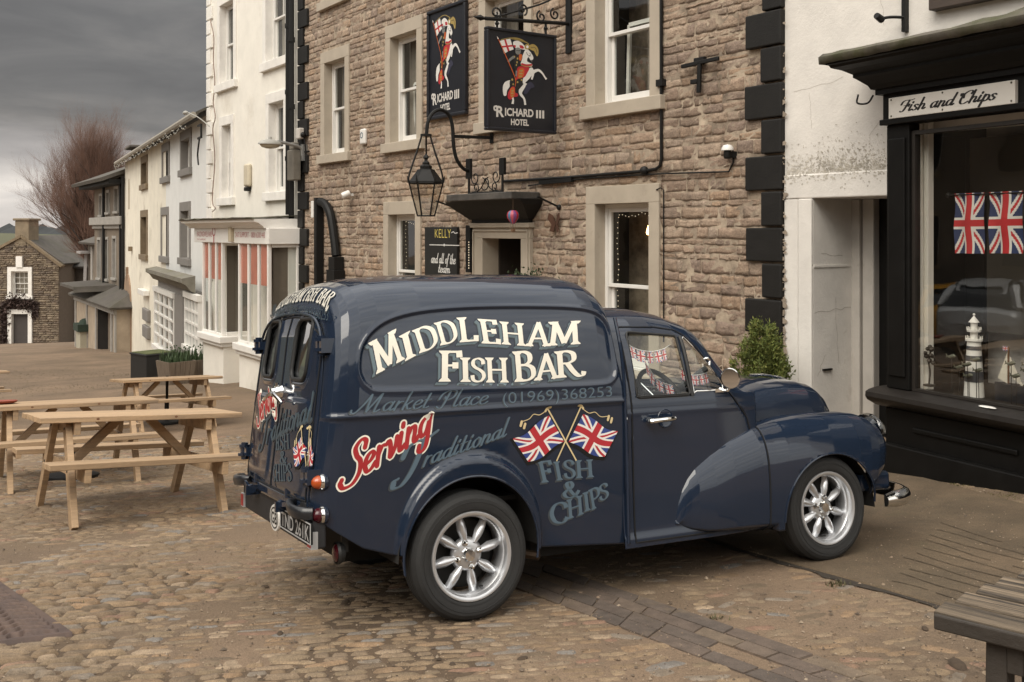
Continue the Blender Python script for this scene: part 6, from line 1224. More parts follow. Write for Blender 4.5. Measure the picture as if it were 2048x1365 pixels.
# fish and chips board
fs = SF.root('shop_sign'); tag(fs, 'white painted board with black script lettering on the shop fascia', 'shop sign')
ox = -.055; x0_, zt_ = SF.hit(1777, 197, ox); x1_, zt2 = SF.hit(2030, 160, ox); zb_ = (SF.hit(1779, 239, ox)[1]+SF.hit(2031, 206, ox)[1])/2; zt_ = (zt_+zt2)/2
m = MB(); m.box(x0_, x1_, ox, -.045 if False else -.02, zb_, zt_); m.build('board', pm('sign_board_white', (.66, .63, .58), .45, var=.07, scale=5, bump=.05, stain=((.5, .46, .4), 3, .6, .8)), fs, bevel=.004)
k, w_ = script_ink('Fish and Chips', .15, .05, .34); m = MB(); h = zt_-zb_; kk = Ink(); kk.merge(k, affine((x0_+(x1_-x0_)*.1, zb_+h*.27), (x0_+(x1_-x0_)*.86, zb_+h*.27), (x0_+(x1_-x0_)*.1, zb_+h*.80), w_)); kk.onto(m, lambda x, y, o: (x, ox-o, y), .001); m.build('script_lettering', pm('sign_black', (.012, .011, .011), .5, var=0, bump=0), fs)
m = MB(); [m.sphere((x0_+(x1_-x0_)*u, ox-.002, zb_+h*v), .008, 4, (1, .5, 1)) for u in (.025, .46, .975) for v in (.12, .9)]; m.build('screws', M_LEAD, fs)
# charity shop fascia lettering
yF = BO-.02
def fascia(txt, pxa, pxb, pyb, hpx, bold=-.01, sx=.8):
    ik = font_ink(txt, sx, bold); a = HF.hit(pxa, pyb, yF); b = HF.hit(pxb, pyb, yF); hh = hpx/FPX*20.; m = MB(); k = Ink(); k.merge(ik, affine(a, (b[0], a[1]), (a[0], a[1]+hh), ik.width())); k.onto(m, lambda x, y, o: (x, yF-o, y), .004); m.build('fascia_lettering', pm('fascia_red', (.42, .06, .07), .5, bump=0), shopf)
fascia('RACINGWELFARE', 394.5, 424, 473.5, 11); fascia('24/7 SUPPORT - 0800 6300 443', 471, 530, 475, 10); fascia('24/7 SUPPORT', 394.5, 412, 480.5, 3.4)
m = MB(); x, z = HF.hit(427.8, 467, yF); k = Ink(); k.ribbon([(x+.09*cos(t), z+.04+.09*sin(t)) for t in np.linspace(0, 2*pi, 15)], lambda d: .03, False); k.ribbon([(x, z-.05), (x, z-.2)], lambda d: .05, False); k.onto(m, lambda a, b, o: (a, yF-o, b), .004); m.build('fascia_emblem', pm('fascia_red', (.42, .06, .07)), shopf)
# ============================================================= delivery van
VROT = Euler((-.1026, .0278, .4789)); VLOC = Vector((-.5139, 5.167, CAMZ-1.8461))
VM = VROT.to_matrix(); VO = VM.transposed() @ (Vector((0, 0, CAMZ))-VLOC)
van = empty('delivery_van', VLOC, VROT); tag(van, 'glossy navy vintage delivery van with hand painted lettering and silver eight spoke wheels', 'van')
def vhit(px, py, axis=1, val=-.72):
    d = VM.transposed() @ Vector(((px-1024)/FPX, 1, (HOR-py)/FPX)); k = (val-VO[axis])/d[axis]; return VO+d*k
M_PAINT = pm('navy_coach_paint', (.0125, .0205, .0385), .06, var=.0, scale=3, bump=.0, bscale=9, coat=0., bdist=.02, spec=.6)
M_GAP = pm('panel_gap', (.004, .004, .005), .9, var=0, bump=0)
M_SEAL = pm('rubber_seal', (.012, .012, .012), .55, var=.1, bump=0)
M_ALLOY = pm('silver_alloy', (.60, .61, .63), .30, .75, var=.06, scale=12, bump=.02)
M_UNDER = pm('underside_dark', (.012, .011, .010), .9, var=.3, bump=.1)
sstep = lambda x: np.clip(x, 0, 1)**2*(3-2*np.clip(x, 0, 1))
def poly_sdf(x, y, P):
    x = np.asarray(x, float); y = np.asarray(y, float); d = np.full(x.shape, 1e9); P = np.asarray(P, float); n = len(P)
    for i in range(n):
        a, b = P[i], P[(i+1) % n]; e = b-a; t = np.clip(((x-a[0])*e[0]+(y-a[1])*e[1])/(e@e+1e-12), 0, 1)
        d = np.minimum(d, np.hypot(x-a[0]-t*e[0], y-a[1]-t*e[1]))
    return np.where(in_poly(x, y, [tuple(p) for p in P]), -d, d)
def rrect(cx, cy, hx, hy, r, n=5):
    out = []
    for (sx, sy, a) in ((1, 1, 0), (-1, 1, pi/2), (-1, -1, pi), (1, -1, 1.5*pi)):
        for t in np.linspace(a, a+pi/2, n): out.append((cx+sx*(hx-r)+r*cos(t), cy+sy*(hy-r)+r*sin(t)))
    return out
# --- cargo box
BP = np.array(catmull([(.690, .22), (.702, .40), (.714, .65), (.72, .90), (.717, 1.06), (.706, 1.2), (.688, 1.32), (.655, 1.42), (.59, 1.505), (.48, 1.565), (.3, 1.598), (.14, 1.608), (0, 1.61)], 17))
XS_ = [-.715, -.710, -.700, -.685, -.66, -.62, -.56, -.45, -.2, .2, .55, .66, .74, .79, .825, .848, .858, .862]
HWs = [.600, .630, .655, .677, .695, .708, .715, .718, .72, .72, .72, .72, .72, .715, .705, .685, .66, .62]
ZTs = [1.405, 1.437, 1.468, 1.495, 1.52, 1.545, 1.565, 1.585, 1.602, 1.61, 1.61, 1.605, 1.59, 1.565, 1.535, 1.495, 1.455, 1.40]
zbX = lambda X: np.interp(X, [-.715, -.62, -.5, -.36, .39, .88], [.52, .45, .37, .325, .275, .235])
PANEL = catmull([(-.515, 1.16), (-.50, 1.24), (-.45, 1.308), (-.36, 1.362), (-.21, 1.397), (.02, 1.414), (.31, 1.417), (.62, 1.408), (.755, 1.38), (.815, 1.315), (.828, 1.22), (.826, 1.10), (.80, 1.055), (.74, 1.038), (.5, 1.038), (0., 1.048), (-.40, 1.055), (-.475, 1.075), (-.507, 1.115)], 4, True)
archF = lambda X, Z: np.where(Z > .33, np.hypot((X-.015)/.376, (Z-.33)/.420), np.abs(X-.015)/.376)
archG = lambda X, Z: np.where(Z > .30, np.hypot((X-.01)/.338, (Z-.30)/.345), np.abs(X-.01)/.338)
def disp(X, Z):
    s = poly_sdf(X, Z, PANEL); d = -.011*sstep(-s/.022+.4)+.006*np.exp(-((s-.008)/.009)**2)
    d = d+(.011*np.exp(-((Z-.942)/.009)**2)-.003*sstep((.942-Z)/.012))*sstep((X+.70)/.04)
    d = d+.042*sstep((1-archF(X, Z))/.085)*(1-.25*sstep((archF(X, Z)-.78)*0))
    return np.where(Z < 1.46, d, 0)
def box_arrays(X):
    X = np.asarray(X, float)[:, None]; hw = np.interp(X, XS_, HWs)/.72; zt = np.interp(X, XS_, ZTs); zb = zbX(X); by, bz = BP[:, 0][None], BP[:, 1][None]
    z = np.where(bz < .94, zb+(bz-.22)/.72*(.94-zb), .94+(bz-.94)*(zt-.94)/.67)
    fr = sstep((z-1.0)/.3); sc = np.where(X > .5, 1-(1-hw)*fr, hw); y = by*sc
    x = X+.10*np.clip((z-.6)/.85, 0, 1)*np.clip((-X-.3)/.4, 0, 1)
    return x, y, z
_gX = np.linspace(-.73, .87, 321); _gZ = np.linspace(.2, 1.46, 253); _tab = []
for _x in _gX:
    _a, _b, _c = box_arrays([_x]); _tab.append(np.interp(_gZ, _c[0], _b[0])+disp(np.full(_gZ.shape, _x), _gZ))
_tab = np.array(_tab)
def boxY(X, Z):
    """half width of the finished side at (X, Z), from a table"""
    i = min(max((X+.73)/.005, 0), 319.999); j = min(max((Z-.2)/.005, 0), 251.999); a, b = int(i), int(j); p, q = i-a, j-b
    return float((_tab[a, b]*(1-p)+_tab[a+1, b]*p)*(1-q)+(_tab[a, b+1]*(1-p)+_tab[a+1, b+1]*p)*q)
def cut_mesh(V, F, cuts):
    """remove faces inside implicit cuts and pull the rim onto the outline. cut: (fun, axes, mask)"""
    keep = np.ones(len(F), bool)
    for fun, (i, j), msk in cuts:
        g = fun(V[:, i], V[:, j]); ins = (g < 0) & msk(V); allin = ins[F].all(1); keep &= ~allin
        rim = np.unique(F[keep & ins[F].any(1)]); rim = rim[ins[rim]]; e = 1e-4
        for _ in range(3):
            a, b = V[rim, i], V[rim, j]; g0 = fun(a, b); gx1 = (fun(a+e, b)-g0)/e; gy1 = (fun(a, b+e)-g0)/e; n2 = gx1**2+gy1**2+1e-9
            V[rim, i] = a-g0*gx1/n2; V[rim, j] = b-g0*gy1/n2
    return V, F[keep]
def split_build(name, V, F, mat, parent, solid=.004, smooth=True, soff=-1):
    a, b, c, d = V[F[:, 0]], V[F[:, 1]], V[F[:, 2]], V[F[:, 3]]; nn = np.cross(c-a, d-b); ce = (a+c)/2
    if (nn*(ce-np.array((np.median(ce[:, 0])*.5+.5, 0, .65)))).sum() < 0: F = F[:, ::-1]
    soff = -1; u, inv = np.unique(F, return_inverse=True); o = np_mesh(name, V[u], inv.reshape(F.shape), mat, parent, smooth)
    if solid: b = o.modifiers.new('solid', 'SOLIDIFY'); b.thickness = solid; b.offset = soff
    return o
def gridfaces(a, b): I = np.arange(a*b).reshape(a, b); return np.stack([I[:-1, :-1], I[1:, :-1], I[1:, 1:], I[:-1, 1:]], -1).reshape(-1, 4)
Xg = np.unique(np.r_[np.linspace(-.715, -.60, 34), np.linspace(-.60, .74, 270), np.linspace(.74, .862, 32)])
x, y, z = box_arrays(Xg); yy = y+disp(x, z)*(y > .3); right = np.stack([x, -yy, z], -1); left = np.stack([x, yy, z], -1)[:, -2::-1]
G_ = np.concatenate([right, left], 1); V = G_.reshape(-1, 3); F = gridfaces(*G_.shape[:2])
V, F = cut_mesh(V, F, [(lambda a, b: (archG(a, b)-1)*.33, (0, 2), lambda v: v[:, 2] < .9)])
body = split_build('cargo_body', V, F[:, ::-1], M_PAINT, van, .005)
m = MB()
x1, y1, z1 = box_arrays([.8615]); m.add([(float(x1[0, k]), -float(y1[0, k]), float(z1[0, k])) for k in range(len(BP))]+[(float(x1[0, k]), float(y1[0, k]), float(z1[0, k])) for k in range(len(BP)-2, -1, -1)], [tuple(range(2*len(BP)-1))]); m.build('front_bulkhead', M_PAINT, body)
# arch lips and front edge bead
for s in (-1, 1):
    m = MB(); P = []
    for t in np.linspace(-.18, pi+.18, 50):
        X_, Z_ = .01+.338*cos(t), .30+.345*max(sin(t), 0)-(.06 if sin(t) < 0 else 0)*abs(sin(t))/.18; P.append((X_, s*(boxY(X_, max(Z_, .26))-.001), Z_))
    m.tube(P, .006, 6); m.build('arch_lip', M_PAINT, body, True)
for s in (-1, 1):
    m = MB(); m.tube(catmull([(.868, s*.712, .24), (.868, s*.722, .6), (.868, s*.724, .93), (.866, s*.716, 1.12), (.862, s*.70, 1.24), (.856, s*.672, 1.36)], 5), .009, 6); m.build('side_bead', M_PAINT, body, True)
# --- rear face
x0r, y0r, z0r = box_arrays([-.715]); zr_, yr_, xr_ = z0r[0], y0r[0], x0r[0]; o_ = np.argsort(zr_)
zs_r = .521+(1.4045-.521)*(1-(1-np.linspace(0, 1, 110))**1.5); ywid = np.interp(zs_r, zr_[o_], yr_[o_]); xrow = np.interp(zs_r, zr_[o_], xr_[o_]); ss = np.linspace(-1, 1, 121)
Yr = ywid[:, None]*ss[None]; Zr = np.repeat(zs_r[:, None], 121, 1)
RWY = .285
rwin = [rrect(s*RWY, 1.240, .118, .142, .05) for s in (-1, 1)]; remb = [rrect(s*.292, .80, .215, .205, .05) for s in (-1, 1)]
def rear_x(Y, Z):
    Y = np.asarray(Y, float); Z = np.asarray(Z, float); w_ = np.maximum(np.interp(Z, zr_[o_], yr_[o_]), .05); xb_ = np.interp(Z, zr_[o_], xr_[o_]); q = np.clip(Y/w_, -1, 1)
    X_ = xb_-.020*(1-q**4)*np.clip((1.42-Z)/.12, 0, 1)
    for R_ in rwin: s = poly_sdf(Y, Z, R_); X_ = X_-.007*np.exp(-((s-.022)/.012)**2)
    for R_ in remb: s = poly_sdf(Y, Z, R_); X_ = X_-.009*sstep(-s/.018+.5)
    return X_
V = np.stack([rear_x(Yr, Zr), Yr, Zr], -1).reshape(-1, 3); F = gridfaces(110, 121)
V, F = cut_mesh(V, F, [(lambda a, b, R_=R_: poly_sdf(a, b, R_), (1, 2), lambda v: v[:, 2] > .9) for R_ in rwin])
c = V[F].mean(1); top = 1.395-.13*(np.abs(c[:, 1])/.58)**2.4; isd = (np.abs(c[:, 1]) < .555) & (c[:, 2] > .575) & (c[:, 2] < top)
split_build('rear_frame', V, F[~isd], M_PAINT, van, .004, soff=1)
doors = [split_build('rear_door', V, F[isd & (c[:, 1]*s > 0)], M_PAINT, van, .004, soff=1) for s in (-1, 1)]
_rY = np.linspace(-.66, .66, 265); _rZ = np.linspace(.5, 1.42, 185); _rt = rear_x(np.repeat(_rY[:, None], 185, 1), np.repeat(_rZ[None], 265, 0))
def rear_xs(Y, Z):
    i = min(max((Y+.66)/.005, 0), 263.999); j = min(max((Z-.5)/.005, 0), 183.999); a, b = int(i), int(j); p, q = i-a, j-b
    return float((_rt[a, b]*(1-p)+_rt[a+1, b]*p)*(1-q)+(_rt[a, b+1]*(1-p)+_rt[a+1, b+1]*p)*q)
rp = lambda Y, Z, o=.0: (rear_xs(Y, Z)-o, Y, Z)
m = MB(); topz = lambda Y: 1.395-.13*(abs(Y)/.58)**2.4
m.tube([rp(0, q, .001) for q in np.linspace(.575, 1.393, 40)], .0042, 6)
for s in (-1, 1): m.tube([rp(s*.555, q, .001) for q in np.linspace(.575, topz(.555), 30)], .0042, 6)
m.tube([rp(q, topz(q), .001) for q in np.linspace(-.555, .555, 40)], .004, 6); m.tube([rp(q, .575, .001) for q in np.linspace(-.555, .555, 30)], .004, 6); m.build('door_gap', M_GAP, van, True)
for i, s in enumerate((-1, 1)):
    m = MB(); m.tube([rp(a, b, .006) for a, b in rwin[i]], .010, 8, True); m.build('window_seal', M_SEAL, doors[i], True)
    m = MB(); m.add([rp(a, b, -.006) for a, b in rrect(s*RWY, 1.240, .116, .140, .05)], [tuple(range(20))]); m.build('door_window', glass('rear_door_glass', (.8, .84, .82), 1.6, .30), doors[i])
    for zz in (1.256, .69):
        yh = s*(.598 if zz > 1 else .618); m = MB(); xx = float(rear_x(s*.56, zz)); xo = xx-.018
        m.tube([(xo, yh*.985, zz-.045), (xo, yh*.985, zz+.045)], .019, 8); m.box(xo-.01, xx+.012, min(yh*.985, s*.53), max(yh*.985, s*.53), zz-.022, zz+.022); m.box(xo-.015, xo+.05, min(yh*.98, yh*1.06), max(yh*.98, yh*1.06), zz-.032, zz+.032); m.tube([(xo-.014, yh*.985, zz-.025), (xo-.014, yh*.985, zz-.01)], .022, 8); m.tube([(xo-.006, yh*.985, zz+.02), (xo-.006, yh*.985, zz+.036)], .023, 8); m.build('door_hinge', M_PAINT, doors[i], True, 30)
m = MB(); hx = float(rear_x(0, 1.03))
m.lathe([(0, .05), (.022, .045), (.025, .01), (.03, 0), (.034, -.01)], 10, Matrix.Translation((hx-.01, -.01, 1.03)) @ Matrix.Rotation(-pi/2, 4, 'Y')); m.tube(catmull([(hx-.05, -.01, 1.03), (hx-.06, -.08, 1.025), (hx-.055, -.15, 1.005), (hx-.045, -.175, .985)], 5), [.012, .011, .010, .010, .009, .009, .009, .009, .009, .009, .009, .009, .009, .009, .009, .008], 7); m.tube(catmull([(hx-.05, -.01, 1.03), (hx-.06, .07, 1.0), (hx-.05, .13, .985)], 5), .009, 7); m.tube([(hx-.02, .0, 1.03), (hx-.02, .0, 1.075)], .009, 6); m.build('door_handle', M_CHROME, doors[0], True)
# gutter lip over the doors
m = MB(); P = []
for k in range(112, len(BP)): P.append((float(x0r[0, k])-.012, -float(y0r[0, k])*1.015, float(z0r[0, k])+.008))
P = P+[(a, -b, c_) for a, b, c_ in P[-2::-1]]; m.tube(P, .007, 6); m.build('gutter_lip', M_PAINT, van, True)
# lamps, bumperettes, plate, reflectors
M_AMBER = pm('amber_lens', (.40, .065, .010), .12, var=.1, scale=60, bump=.15, bscale=120, coat=.6); M_REDL = pm('red_lens', (.05, .004, .008), .12, var=.1, bump=.05)
for s in (-1, 1):
    for zz, mt, nm, dx, rr_ in ((.667, M_AMBER, 'indicator_lamp', .062, .030), (.527, M_REDL, 'tail_lamp', .062, .032)):
        T = Matrix.Translation((-.676, s*.655, zz)) @ Matrix.Rotation(-pi/2, 4, 'Y') @ Matrix.Rotation(0, 4, 'Z')
        m = MB(); m.lathe([(rr_, .0), (rr_, .018), (rr_*.93, .026), (rr_*.7, .038), (rr_*.35, .046), (0, .048)], 16, T); lp = m.build(nm, mt, van, True, 60)
        m = MB(); m.lathe([(rr_*1.1, -.006), (rr_*1.2, -.003), (rr_*1.2, .002), (rr_*1.12, .010), (rr_, .012)], 16, T); m.build('lamp_rim', M_CHROME if True else M_PAINT, lp, True)
        m = MB(); m.lathe([(rr_*1.15, -.02), (rr_*1.28, -.008), (rr_*1.12, -.004)], 16, T); m.build('lamp_base', M_PAINT, lp, True)
for s in (-1, 1):
    P = catmull([(-.735, s*.43, .565), (-.758, s*.455, .557), (-.772, s*.51, .548), (-.772, s*.58, .543), (-.755, s*.635, .540), (-.715, s*.66, .538)], 5); m = MB(); n = len(P); rows = []
    for i, p in enumerate(P):
        p = Vector(p); a = P[max(i-1, 0)]; b = P[min(i+1, n-1)]; d = (Vector(b)-Vector(a)).normalized(); o = Vector((d.y, -d.x, 0))*(1 if s > 0 else -1)*(1); o = o if o.x < 0 or abs(o.x) < .3 else -o
        h = .052 if 1 < i < n else .03; h = np.interp(i/(n-1), [0, .25, 1], [.012, .027, .028])
        rows.append([p+Vector((0, 0, -h)), p+Vector((0, 0, -h*.9))+o*.014, p+o*.022, p+Vector((0, 0, h*.8))+o*.018, p+Vector((0, 0, h))+o*.004, p+Vector((0, 0, h*.6))-o*.012, p+Vector((0, 0, -h*.8))-o*.012, p+Vector((0, 0, -h))])
    m.grid([[tuple(q) for q in r] for r in rows]); m.add([tuple(q) for q in rows[-1][:-1]], [tuple(range(7))]); m.add([tuple(q) for q in rows[0][:-1]], [tuple(range(7))]); m.build('bumperette', pm('bumper_black', (.014, .015, .018), .35, var=.2, bump=.05, coat=.3), van, True, 60)
    m = MB(); yb_ = s*.30; m.box(-.79, -.69, yb_-.012, yb_+.012, .50, .545); m.tube([(-.76, yb_-.02, .53), (-.76, yb_+.02, .53)], .022, 8); m.beam((-.77, yb_, .53), (-.765, s*.42, .55), .012, .02); m.tube([(-.735, yb_, .56), (-.735, yb_, .60)], .012, 6); m.build('bumper_bracket', M_PAINT, van, True, 40)
m = MB(); m.box(-.72, -.66, -.665, .665, .385, .525); m.box(-.725, -.70, -.56, .56, .525, .575); m.build('rear_valance', pm('valance_dark', (.014, .014, .016), .6, var=.2, bump=.1), van, bevel=.01)
for s in (-1, 1):
    m = MB(); yq = s*.645; m.box(-.732, -.722, yq-.025, yq+.025, .395, .455); q = m.build('reflector', pm('red_reflector', (.30, .012, .018), .3, var=.1, bump=.1, bscale=300), van); m = MB(); m.box(-.73, -.7, yq-.031, yq+.031, .389, .394); m.box(-.73, -.7, yq-.031, yq+.031, .456, .461); m.box(-.73, -.7, yq-.031, yq-.026, .394, .456); m.box(-.73, -.7, yq+.026, yq+.031, .394, .456); m.build('reflector_rim', M_PLATEWHITE, q)
p1, p2, p3, p4 = vhit(562, 1016, 0, -.745), vhit(622, 1049, 0, -.745), vhit(560, 1054, 0, -.745), vhit(621, 1090, 0, -.745)
py0, py1 = (p1.y+p3.y)/2, (p2.y+p4.y)/2; pz1, pz0 = (p1.z+p2.z)/2, (p3.z+p4.z)/2
m = MB(); m.box(-.745, -.735, py1, py0, pz0, pz1); pl = m.build('number_plate', pm('plate_black', (.010, .010, .010), .7, var=.1, bump=0, spec=.2), van, bevel=.002)
m = MB(); e = .004
m.box(-.748, -.745, py1, py0, pz1-e, pz1); m.box(-.748, -.745, py1, py0, pz0, pz0+e); m.box(-.748, -.745, py1, py1+e, pz0+e, pz1-e); m.box(-.748, -.745, py0-e, py0, pz0+e, pz1-e); m.build('plate_border', M_PLATEWHITE, pl)
m = MB(); k = Ink(); ik = font_ink('TND 261K', .62, .008); hP = pz1-pz0; k.merge(ik, affine((.045, .14), (.955, .14), (.045, .86), ik.width())); k.onto(m, lambda u, v, o: (-.746-o, py0+(py1-py0)*u, pz0+hP*v), .001, .0001); m.build('plate_characters', M_PLATEWHITE, pl)
pg_ = vhit(549, 1036, 0, -.74); m = MB(); T = Matrix.Translation((-.735, pg_.y, pg_.z)) @ Matrix.Rotation(-pi/2, 4, 'Y') @ Matrix.Diagonal((.060, .086, 1, 1))
m.lathe([(0, .006), (1, .006), (1.06, .0), (1.06, -.004), (0, -.004)], 22, T); gb_ = m.build('country_sticker', pm('sticker_white', (.62, .6, .56), .5, bump=0), van)
m = MB(); k = Ink(); ik = font_ink('GB', .62, .02); k.merge(ik, affine((-.052, -.026), (.052, -.026), (-.052, .028), ik.width())); k.ribbon([(.066*cos(t), .047*sin(t)) for t in np.linspace(0, 2*pi, 30)], lambda d: .007, False); k.onto(m, lambda u, v, o: (-.7412-o, pg_.y-u, pg_.z+v), .0008, .0001); m.build('sticker_letters', M_BLACK, gb_)
fp = vhit(663, 1108, 1, -.60); T = Matrix.Translation((fp.x+.03, -.60, fp.z)) @ Matrix.Rotation(-pi/2, 4, 'Y'); m = MB(); m.lathe([(.036, 0), (.038, .012), (.026, .020), (0, .022)], 16, T); fl_ = m.build('fog_lamp', M_REDL, van, True, 50); m = MB(); m.lathe([(.046, .012), (.05, 0), (.04, -.022), (.02, -.03), (0, -.03)], 16, T); m.beam((fp.x+.06, -.60, fp.z), (fp.x+.06, -.60, .42), .015, .03); m.build('lamp_housing', M_SEAL, fl_, True)
# --- cab
CP = np.array(catmull([(.712, .215), (.712, .255), (.703, .31), (.703, .5), (.706, .75), (.707, .90), (.702, .945)], 9)[:-1]+catmull([(.702, .945), (.694, 1.0), (.668, 1.12), (.632, 1.24), (.588, 1.32), (.52, 1.378), (.40, 1.415), (.2, 1.432), (0, 1.438)], 10))
CUT_T = int(np.argmin(np.abs(CP[:, 1]-.945)))
fX = lambda X: np.interp(X, [.84, 1.0, 1.12, 1.27, 1.38, 1.43, 1.48, 1.55, 1.62, 1.68, 1.72, 1.80], [1.0, 1.0, .985, .93, .845, .785, .68, .466, .25, .07, .0, -.0])
def cab_arrays(X):
    X = np.asarray(X, float)[:, None]; f = fX(X); cy, cz = CP[:, 0][None], CP[:, 1][None]
    z = np.where(cz <= .945, cz, .945+(cz-.945)*f); nar = 1-.035*np.clip((X-1.45)/.3, 0, 1); y = cy*nar
    z = z+.0055*np.exp(-((z-.872)/.007)**2)*0
    bul = .14*np.clip(1-(y/.58)**2, 0, 1)*sstep((X-1.30)/.25)*(cz > .95); return X+bul, y+.005*np.exp(-((z-.872)/.009)**2)*(cz < .95), z
def cabY(X, Z): x, y, z = cab_arrays([X]); return float(np.interp(Z, z[0], y[0]))
Xc = np.linspace(.85, 1.745, 130); x, y, z = cab_arrays(Xc); right = np.stack([x, -y, z], -1); left = np.stack([x, y, z], -1)[:, -2::-1]; G_ = np.concatenate([right, left], 1); V = G_.reshape(-1, 3).copy(); F = gridfaces(*G_.shape[:2])
W1 = [(.957, 1.285), (.960, .952), (1.292, .947), (1.276, 1.258)]; W2 = catmull([(1.315, 1.240), (1.318, .975), (1.335, .968), (1.495, .968), (1.522, .985), (1.51, 1.02), (1.448, 1.108), (1.37, 1.205)], 3, True)
W1 = rrect(0, 0, 1, 1, .12, 4); W1 = [(.957+(.5+.5*u)*((1.292-.957) if v < 0 else (1.276-.957)), .95+(.5+.5*v)*(1.272-.95-(.012 if u > 0 else -.012))) for u, v in W1]
side = lambda v: (np.abs(v[:, 1]) > .5) & (v[:, 2] > .9)
col_ = np.arange(len(V)) % G_.shape[1]
wsf = np.minimum(col_, G_.shape[1]-1-col_)
V, F = cut_mesh(V, F, [(lambda a, b: poly_sdf(a, b, W1), (0, 2), side), (lambda a, b: poly_sdf(a, b, W2), (0, 2), side)])
jt = int(np.argmin(np.abs(CP[:, 0]-.545)+(CP[:, 1] < 1.)*9)); row_ = np.arange(len(V)) // G_.shape[1]
isws = ((wsf[F] >= jt).all(1)) & (row_[F] >= int(np.argmin(abs(Xc-1.405)))).all(1) & (row_[F] <= int(np.argmin(abs(Xc-1.675)))).all(1)
DOORP = [(.913, 1.312), (.917, .95), (.913, .24), (1.74, .24), (1.745, .66), (1.69, .755), (1.676, .808), (1.548, .965), (1.487, 1.055), (1.40, 1.195), (1.335, 1.262), (1.28, 1.29), (1.15, 1.308)]
c = V[F].mean(1); ind = (poly_sdf(c[:, 0], c[:, 2], DOORP) < 0) & (np.abs(c[:, 1]) > .56)
cab = split_build('cab_body', V, F[~isws & ~ind][:, ::-1], M_PAINT, van, .005); split_build('windscreen', V, F[isws], G_VAN, van, 0)
for s in (-1, 1):
    dr = split_build('cab_door', V, F[ind & (c[:, 1]*s > 0)][:, ::-1], M_PAINT, van, .005)
    cp = lambda X, Z, o=.0: (X, s*(cabY(X, Z)+o), Z)
    dense = []
    for i in range(len(DOORP)):
        a, b = np.array(DOORP[i]), np.array(DOORP[(i+1) % len(DOORP)]); n = max(2, int(np.hypot(*(b-a))/.03)); dense += [tuple(a+(b-a)*k/n) for k in range(n)]
    m = MB(); m.tube([cp(a, b, .0005) for a, b in dense], .0045, 6, True); m.build('door_gap', M_GAP, dr, True)
    for W_, nm, mt, rd_ in ((W1, 'door_window', M_SEAL, .007), (W2, 'quarter_light', M_CHROME, .0038)):
        m = MB(); m.add([cp(a, b, -.008) for a, b in W_], [tuple(range(len(W_)))]); gl_ = m.build(nm, G_VAN, dr)
        m = MB(); m.tube([cp(a, b, .001) for a, b in W_], rd_, 6, True); m.build('window_seal', mt, gl_, True)
    m = MB(); m.tube([cp(1.302, q, .004) for q in np.linspace(.945, 1.255, 12)], .011, 6); m.build('window_divider', M_SEAL, dr, True)
    m = MB(); h = vhit(1300, 841); hx0, hx1, hz = 1.0+.005, 1.165, .837; P = [(hx0, s*.722, hz-.004), (hx0+.01, s*.748, hz-.003), (hx0+.05, s*.756, hz), (hx1-.03, s*.754, hz+.003), (hx1, s*.74, hz+.004)]
    m.tube(catmull(P, 4), [.010]+[.0135]*6+[.0125]*5+[.011]*4+[.007], 8); m.lathe([(.016, 0), (.012, .03)], 8, Matrix.Translation((hx0+.012, s*.71, hz)) @ Matrix.Rotation(s*-pi/2, 4, 'X')); m.build('door_handle', M_CHROME, dr, True)
    m = MB(); m.lathe([(0, -.0), (.040, .0), (.046, .004), (.048, .0015), (.048, -.004)], 20, Matrix.Translation((hx0+.115, s*.709, hz+.002)) @ Matrix.Rotation(s*-pi/2, 4, 'X') @ Matrix.Diagonal((1, 1, 1, 1))); m.build('handle_recess', M_PAINT, dr, True)
    m = MB(); m.tube(catmull([cp(1.43, 1.13, .003), cp(1.44, 1.135, .018), cp(1.455, 1.125, .02), cp(1.45, 1.10, .012)], 4), .007, 6); m.build('quarter_light_catch', M_CHROME, dr, True)
    m = MB(); m.tube([cp(q, .957, .003) for q in np.linspace(.95, 1.29, 12)], .005, 6); m.build('waist_strip', M_SEAL, dr, True)
